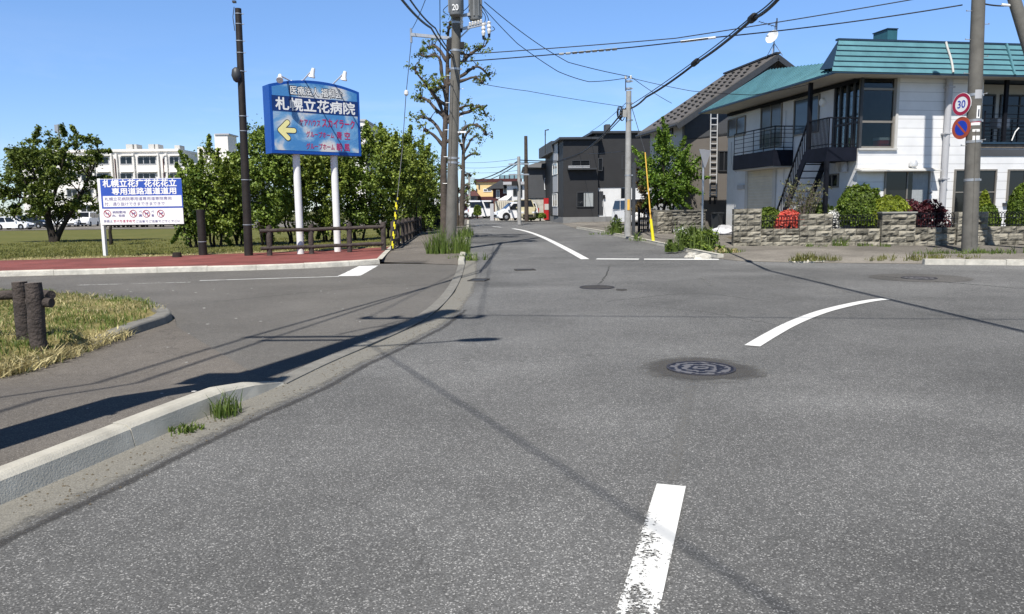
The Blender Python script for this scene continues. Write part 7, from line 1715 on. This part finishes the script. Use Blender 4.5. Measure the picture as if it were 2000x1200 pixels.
# ------------------------------------------------------------------ garden shrubs
def dome(name, label, px, pyb, pyt, wpx, d, mat, seed, nleaf=5200, leaf=.055, cat='shrub', squash=1.0, bark='bark_dark', lum=.13):
    if d < 27: d = SWl.pt(SWl.at(px, 440)[0], 0).y + 1.0 + (d - 25.2) * .5
    b = gz(px, pyb, d, .42 if d < 27 and wpx > 70 else .25); z1 = zat(pyt, px, d); H = z1 - b.z; rx = wpx / 2 * d / F; t = thing(name, label, cat, b); nr = np.random.default_rng(seed); rg = random.Random(seed)
    m = MB(); m.tube([(0, 0, -.2), (.02, 0, H * .3), (0, .02, H * .7)], [.07, .06, .03], 8)
    for k in range(14):
        a = rg.uniform(0, 6.28); e = rg.uniform(.1, 1.4); m.tube([(0, 0, H * .2), (rx * .8 * math.cos(a) * math.cos(e), rx * .8 * math.sin(a) * math.cos(e), H * (.25 + .6 * math.sin(e)))], [.025, .008], 5)
    m.build('stem', MATS[bark], t, smooth=True); n = nleaf; u = nr.normal(size=(n, 3)); u /= np.linalg.norm(u, axis=1, keepdims=True); u[:, 2] = np.where(u[:, 2] < -.35, -u[:, 2], u[:, 2])
    lumps = np.array([1 + lum * noise.noise(Vector(q) * 3.4 + Vector((seed, 0, 0))) + lum * .6 * noise.noise(Vector(q) * 8 + Vector((0, seed, 0))) for q in u.tolist()])[:, None]
    r = (1 - .22 * nr.random((n, 1)) ** 2) * lumps; hz = H * .62
    pos = u * r * np.array([rx, min(rx * .9, .72), hz]) * 1.0; pos[:, 2] = pos[:, 2] + H * .40; pos[:, 2] = np.maximum(pos[:, 2], 0.02)
    nor = u * 1.0 + nr.normal(size=(n, 3)) * .55; nor /= np.linalg.norm(nor, axis=1, keepdims=True); tt = nr.normal(size=(n, 3)); tt -= nor * (tt * nor).sum(1, keepdims=True); tt /= np.linalg.norm(tt, axis=1, keepdims=True); bt = np.cross(nor, tt)
    s = leaf * (.6 + .8 * nr.random((n, 1))); V = np.stack([pos - tt * s, pos + bt * s * .6 + nor * s * .3, pos + tt * s, pos - bt * s * .6 + nor * s * .3], 1).reshape(-1, 3); leaves_obj('foliage', MATS[mat], t, V, [(4 * i, 4 * i + 1, 4 * i + 2, 4 * i + 3) for i in range(n)]); return t
dome('topiary_bush', 'large clipped dark green dome bush behind the garden wall', 1676, 432, 364, 84, 25.2, 'leaf_topiary', 3, 11000, .045, lum=.2)
dome('golden_bush', 'low yellow green dome bush over the wide stone pillar', 1733, 432, 384, 84, 24.9, 'leaf_yellow', 4, 9000)
dome('maple_bush', 'dark red spreading dwarf maple under the white house window', 1798, 432, 398, 88, 25.0, 'leaf_maroon', 5, 4200, .05, lum=.55)
dome('green_bush', 'small light green bush right of the pole with road signs', 1928, 432, 402, 44, 25.0, 'leaf_topiary', 6, 3500)
dome('golden_bush', 'tiny yellow bush in front of the garden door', 1921, 410, 376, 24, 25.6, 'leaf_yellow', 8, 1600)
dome('conifer_bush', 'dense dark green bush cut off by the right edge of the photo', 1996, 430, 364, 52, 25.2, 'leaf_topiary', 7, 6500)
dome('azalea_bush', 'coral red flowering azalea on the stone wall near the stair', 1541, 452, 412, 56, 24.9, 'petal_coral', 9, 2600, .05)
dome('azalea_leaves', 'green leafy shrub left of the red azalea behind the wall', 1500, 452, 408, 50, 25.5, 'leaf_dark', 10, 2600, .06, lum=.25)
dome('white_flowers', 'small white flowering plant left of the dome bush', 1628, 436, 412, 38, 25.2, 'petal_white', 11, 700, .05, lum=.3)
dome('low_shrub', 'low grey green shrub behind the wall beneath the stair', 1600, 428, 402, 60, 25.8, 'leaf_weed', 12, 1800, .06, lum=.3)
# bare bushy shrub
b = gz(1566, 430, 26.1, .25); t = thing('bare_shrub', 'twiggy grey shrub with sparse leaves in front of the black stair', 'shrub', b); rg = random.Random(31); m = MB(); cl = []
for k in range(34):
    a = rg.uniform(0, 6.283); L = rg.uniform(1.25, 2.0); rr = rg.uniform(.15, .72); p0 = Vector((.08 * math.cos(a), .08 * math.sin(a), 0)); p2 = Vector((rr * math.cos(a), rr * math.sin(a), L)); p1 = p0.lerp(p2, .5) + Vector((rg.uniform(-.08, .08), rg.uniform(-.08, .08), .1)); m.tube(smooth_path([p0, p1, p2], 1), [.022, .018, .014, .010, .006, .004], 5)
    for _ in range(5): q = p1.lerp(p2, rg.random()); e = q + Vector((rg.uniform(-.2, .2), rg.uniform(-.2, .2), rg.uniform(0, .2))); m.tube([q, e], [.008, .003], 4); cl.append((*e, .1))
m.build('stem', MATS['bark_grey'], t, smooth=True); V, Fc = leaf_quads(np.random.default_rng(3), cl, 1500, .04, 1.0, .2); leaves_obj('foliage', MATS['leaf_grey'], t, V, Fc)
# conical shrub far down the street, shrubs by the grey house
dome('conical_shrub', 'dark conical shrub between two white cars down the street', 933, 432, 402, 13, 86, 'leaf_dark', 14, 1200, .16)
dome('round_shrub', 'round green shrub at the grey house corner', 1055, 430, 418, 22, 63, 'leaf_dark', 15, 1200, .12); dome('round_shrub', 'small green shrub left of the round one by the grey house', 1037, 431, 423, 12, 63, 'leaf_dark', 16, 700, .12)

# ------------------------------------------------------------------ grass and weeds
def grass_obj(name, label, cat, pts, blades, h, spread, mat, seed, lean=.5, wdt=.012, kind=None, group=None, o=None):
    rg = random.Random(seed); V, Fc = tufts(rg, pts, blades, h, spread, lean, wdt); o = Vector(o) if o is not None else Vector((0, 0, 0))
    ob = raw_mesh(name, [(x - o.x, y - o.y, z - o.z) for x, y, z in V], Fc, MATS[mat], None, o)
    return tag(ob, label, cat, group, kind)
def near_pt(p, r, rg): a = rg.uniform(0, 6.283); q = r * rg.random() ** .5; return (p.x + q * math.cos(a), p.y + q * math.sin(a))
rg = random.Random(77)
# verge grass: straw and green blades over the island
def in_poly(x, y, poly):
    c = False; j = len(poly) - 1
    for i in range(len(poly)):
        if (poly[i].y > y) != (poly[j].y > y) and x < (poly[j].x - poly[i].x) * (y - poly[i].y) / (poly[j].y - poly[i].y) + poly[i].x: c = not c
        j = i
    return c
pts = []
while len(pts) < 5200:
    x, y = rg.uniform(-11, -4.2), rg.uniform(5.5, 14.2)
    if in_poly(x, y, isl_poly) and pdist(x, y, ISL_TOP) > .2 and pdist(x, y, ISL_LOW[3:]) > .16: pts.append((x, y, zisl(x, y) - .005, rg.uniform(.6, 1.2)))
gm = lambda x, y: noise.noise((x * .9, y * .9, 3.1))
gp = [p for p in pts if gm(p[0], p[1]) + rg.uniform(-.35, .35) > .0]; sp_ = [p for p in pts if p not in set(gp)]
grass_obj('verge_grass', 'patchy green grass growing on the near verge', 'grass', gp + sp_[::4], 7, .065, .09, 'grass_green', 1, 1.0, .005, 'stuff')
grass_obj('dry_grass', 'dry straw coloured grass lying over the near verge', 'grass', sp_ + gp[::5], 5, .055, .11, 'grass_straw', 2, 2.0, .0045, 'stuff')
edge = []
for i in range(len(ISL_LOW) - 3):
    a, b = ISL_LOW[i], ISL_LOW[i + 1]
    for _ in range(120): t_ = rg.random(); q = a.lerp(b, t_); edge.append((q.x - abs(rg.gauss(0, .25)) - .02, q.y + abs(rg.gauss(0, .12)) - .03, zwalk(q.x, q.y) + .01, rg.uniform(.7, 1.5)))
grass_obj('dry_grass', 'thick straw litter along the pavement edge of the near verge', 'grass', edge, 7, .08, .12, 'grass_straw', 5, 2.4, .006, 'stuff')
leafmat('grass_lawn', (0.10, 0.115, 0.025), (0.22, 0.21, 0.06), 0.25)
# lawn texture near the red pavement
lp = []
while len(lp) < 5200:
    x = rg.uniform(-26, -3.6); y = rg.uniform(22.5, 44) if rg.random() < .6 else rg.uniform(22.5, 30)
    if in_poly(x, y, lawn_poly): lp.append((x, y, T(x, y) + .10, rg.uniform(.6, 1.3)))
grass_obj('lawn_grass', 'short mown lawn grass beyond the red pavement', 'grass', lp, 6, .06, .22, 'grass_lawn', 11, .9, .012, 'stuff')
ed2 = []
for i in range(len(redB) - 1):
    for _ in range(110): t_ = rg.random(); q = redB[i].lerp(redB[i + 1], t_); ed2.append((q.x + rg.gauss(0, .1), q.y + abs(rg.gauss(0, .35)), T(q.x, q.y) + .11, rg.uniform(.6, 1.3)))
grass_obj('dry_grass', 'dry yellow grass edge between the lawn and the red pavement', 'grass', ed2, 6, .06, .12, 'grass_straw', 12, 1.5, .010, 'stuff')
def clump(name, label, px, py, dz, r, h, n, blades, mat, seed, cat='weeds', lean=.6, wdt=.012, stretch=(1, 1)):
    c = G(px, py, dz); rg = random.Random(seed); P_ = []
    for _ in range(n): a = rg.uniform(0, 6.283); q = r * rg.random() ** .5; P_.append((c.x + q * math.cos(a) * stretch[0], c.y + q * math.sin(a) * stretch[1], c.z - .01, rg.uniform(.5, 1.2) * (1.15 - .5 * q / r)))
    return grass_obj(name, label, cat, P_, blades, h, .10, mat, seed, lean, wdt, None, None, c)
clump('grass_clump', 'tall grass clump at the left foot of the leaning pole', 862, 495, .10, .48, .75, 42, 9, 'leaf_weed', 3)
clump('grass_clump', 'tall grass at the right foot of the leaning pole by the kerb', 902, 494, .08, .42, .75, 42, 9, 'leaf_weed', 4, stretch=(.7, 1.6))
clump('grass_clump', 'low weeds spilling over the kerb onto the road by the leaning pole', 917, 508, .01, .5, .22, 22, 8, 'leaf_weed', 6, lean=1.2, stretch=(1.4, .8))
clump('grass_clump', 'green grass strip along the far left kerb beneath the second street tree', 909, 462, .1, .6, .45, 50, 8, 'leaf_weed', 8, stretch=(.5, 7))
clump('grass_tuft', 'bright green grass tuft growing at the near kerb face', 436, 812, .005, .085, .20, 16, 9, 'leaf_weed', 13, 'grass tuft', .7, .006)
clump('weed', 'flat little weed in the gutter left of the grass tuft', 362, 842, .005, .07, .07, 16, 9, 'leaf_weed', 14, 'weed', 1.3, .008)
wd = G(1352, 497, .05)
def weed_bush(px, py, wpx, hpx, d, label, seed, mat='leaf_weed', flowers=False, n=1600):
    b = gz(px, py, d, .05); rx = wpx / 2 * d / F; H = hpx * d / F; rg = random.Random(seed); cl = [(rg.gauss(0, rx * .5), rg.gauss(0, rx * .35), abs(rg.gauss(H * .42, H * .25)), H * .22) for _ in range(26)]
    t = thing('weed_bush', label, 'weeds', b); V, Fc = leaf_quads(np.random.default_rng(seed), cl, n, .055, 1.0, .4, 2.4); V[:, 2] = np.maximum(V[:, 2], 0); leaves_obj('foliage', MATS[mat], t, V, Fc)
    V, Fc = tufts(rg, [(rg.gauss(0, rx * .55), rg.gauss(0, rx * .35), 0, rg.uniform(.6, 1.2)) for _ in range(30)], 7, H * .95, .1, .5, .010); raw_mesh('blades', V, Fc, MATS['leaf_weed'], t)
    if flowers: leaves_obj('flower_heads', MATS['petal_white'], t, *leaf_quads(np.random.default_rng(seed + 1), [(rg.uniform(-rx, -rx * .2), rg.gauss(0, .15), H * rg.uniform(.75, 1.0), .12) for _ in range(8)], 60, .035, 1.0, .6))["kind"] = 'stuff'
    return t
weed_bush(1345, 492, 56, 44, 24.6, 'wild weeds with pale flower heads left of the road sign post', 51, flowers=True); weed_bush(1378, 499, 54, 46, 23.9, 'dense green weeds covering the foot of the road sign post', 52, 'leaf_dark', n=2200); weed_bush(1312, 498, 22, 18, 23.6, 'small weed patch at the corner kerb left of the sign weeds', 53, n=800)
weed_bush(1204, 462, 26, 26, 36, 'green weed clump on the kerb left of the grey pole', 54, 'leaf_weed', n=900); weed_bush(1418, 508, 40, 10, 22.6, 'flat dry weeds trailing right of the sign weeds', 55, 'grass_straw', n=500)
for k, (px, py, w_, lb, mt) in enumerate(((1800, 507, 1.5, 'dry weeds along the pavement left of the pole with road signs', 'grass_lawn'), (1868, 498, 1.2, 'green and straw grass around the foot of the pole with road signs', 'leaf_weed'), (1960, 498, 1.6, 'grass strip behind the white kerb stones at the right edge', 'leaf_weed'), (1590, 509, .7, 'weeds around the broken kerb stone in front of the garden wall', 'grass_lawn'))):
    clump('grass_clump', lb, px, py, .06, w_, .20, 60, 7, mt, 60 + k, stretch=(1, .22), lean=.9)
for k, (px, py, w_, h_, lb) in enumerate(((1640, 481, .25, .3, 'grass tuft at the foot of the garden wall below the iron panel'), (1592, 482, .3, .16, 'weed at the foot of the garden wall below the azalea'), (1690, 481, .25, .15, 'small weed at the foot of the wall left of the wide pillar'), (1728, 482, .2, .12, 'tiny weed at the foot of the wide stone pillar'), (1240, 467, .3, .3, 'weeds at the foot of the grey pole'), (1250, 470, .35, .14, 'creeping weeds on the kerb beside the yellow guard'), (1180, 458, .8, .14, 'weeds on the kerb edge far left of the grey pole'))):
    clump('weed', lb, px, py, .1, w_, h_, 12, 7, 'leaf_weed', 80 + k, 'weed', .9)
# broken kerb stone
def rock(px, py, dz, sx, sy, sz, label, seed, mat='concrete_pale'):
    c = G(px, py, dz); bm = bmesh.new(); bmesh.ops.create_icosphere(bm, subdivisions=3, radius=1)
    for v in bm.verts: n = 1 + .35 * noise.noise(v.co * 1.6 + Vector((seed, 0, 0))); v.co = Vector((v.co.x * sx * n, v.co.y * sy * n, max(-.05, v.co.z * sz * n)))
    me = bpy.data.meshes.new('kerb_stone'); bm.to_mesh(me); bm.free(); me.materials.append(MATS[mat]); o = bpy.data.objects.new('kerb_stone', me); COL.objects.link(o); o.location = c; return tag(o, label, 'stone')
rock(1576, 511, .02, .5, .18, .11, 'long broken pale kerb stone in front of the garden wall', 1); rock(1352, 502, .02, .2, .14, .14, 'pale round stone among the corner weeds', 2); rock(1372, 505, .02, .28, .14, .14, 'larger pale stone at the front of the corner weeds', 3)
# stray petals, chips and gravel on the pavements
V = []; Fc = []
def chips(n, xy, zf, s0, s1, rg, V, Fc, flat=.25):
    for _ in range(n):
        x, y = xy(); z = zf(x, y); s = rg.uniform(s0, s1); a = rg.uniform(0, 6.28); b = len(V); k = 5
        for i in range(k): q = a + 6.283 * i / k; r = s * rg.uniform(.6, 1); V.append((x + r * math.cos(q), y + r * .7 * math.sin(q), z + .001))
        V.append((x, y, z + s * flat)); Fc += [(b + i, b + (i + 1) % k, b + k) for i in range(k)]
rg = random.Random(9)
def xy_walk():
    while True:
        x, y = rg.uniform(-8, -1.2), rg.uniform(3, 17)
        if in_poly(x, y, walk_poly) or in_poly(x, y, side_poly): return x, y
chips(60, xy_walk, lambda x, y: (zwalk(x, y) if in_poly(x, y, walk_poly) else T(x, y) + .004) + .002, .010, .034, rg, V, Fc, .1)
o = raw_mesh('pale_chips', V, Fc, MATS['petal_white']); tag(o, 'pale petals and chips scattered over the pavement and side road', 'debris', None, 'stuff')
V = []; Fc = []
def xy_gut():
    i = rg.randrange(len(gut) - 4); t_ = rg.random(); q = gut[i].lerp(gut[i + 1], t_) if i else gut[0].lerp(gut[1], 1 - .12 * rg.random()); return q.x + rg.gauss(0, .10), q.y + rg.gauss(0, .05)
chips(500, xy_gut, lambda x, y: T(x, y) + .004, .003, .012, rg, V, Fc, .7)
o = raw_mesh('gutter_gravel', V, Fc, MATS['soil']); tag(o, 'loose gravel and grit along the gutter', 'gravel', None, 'stuff')
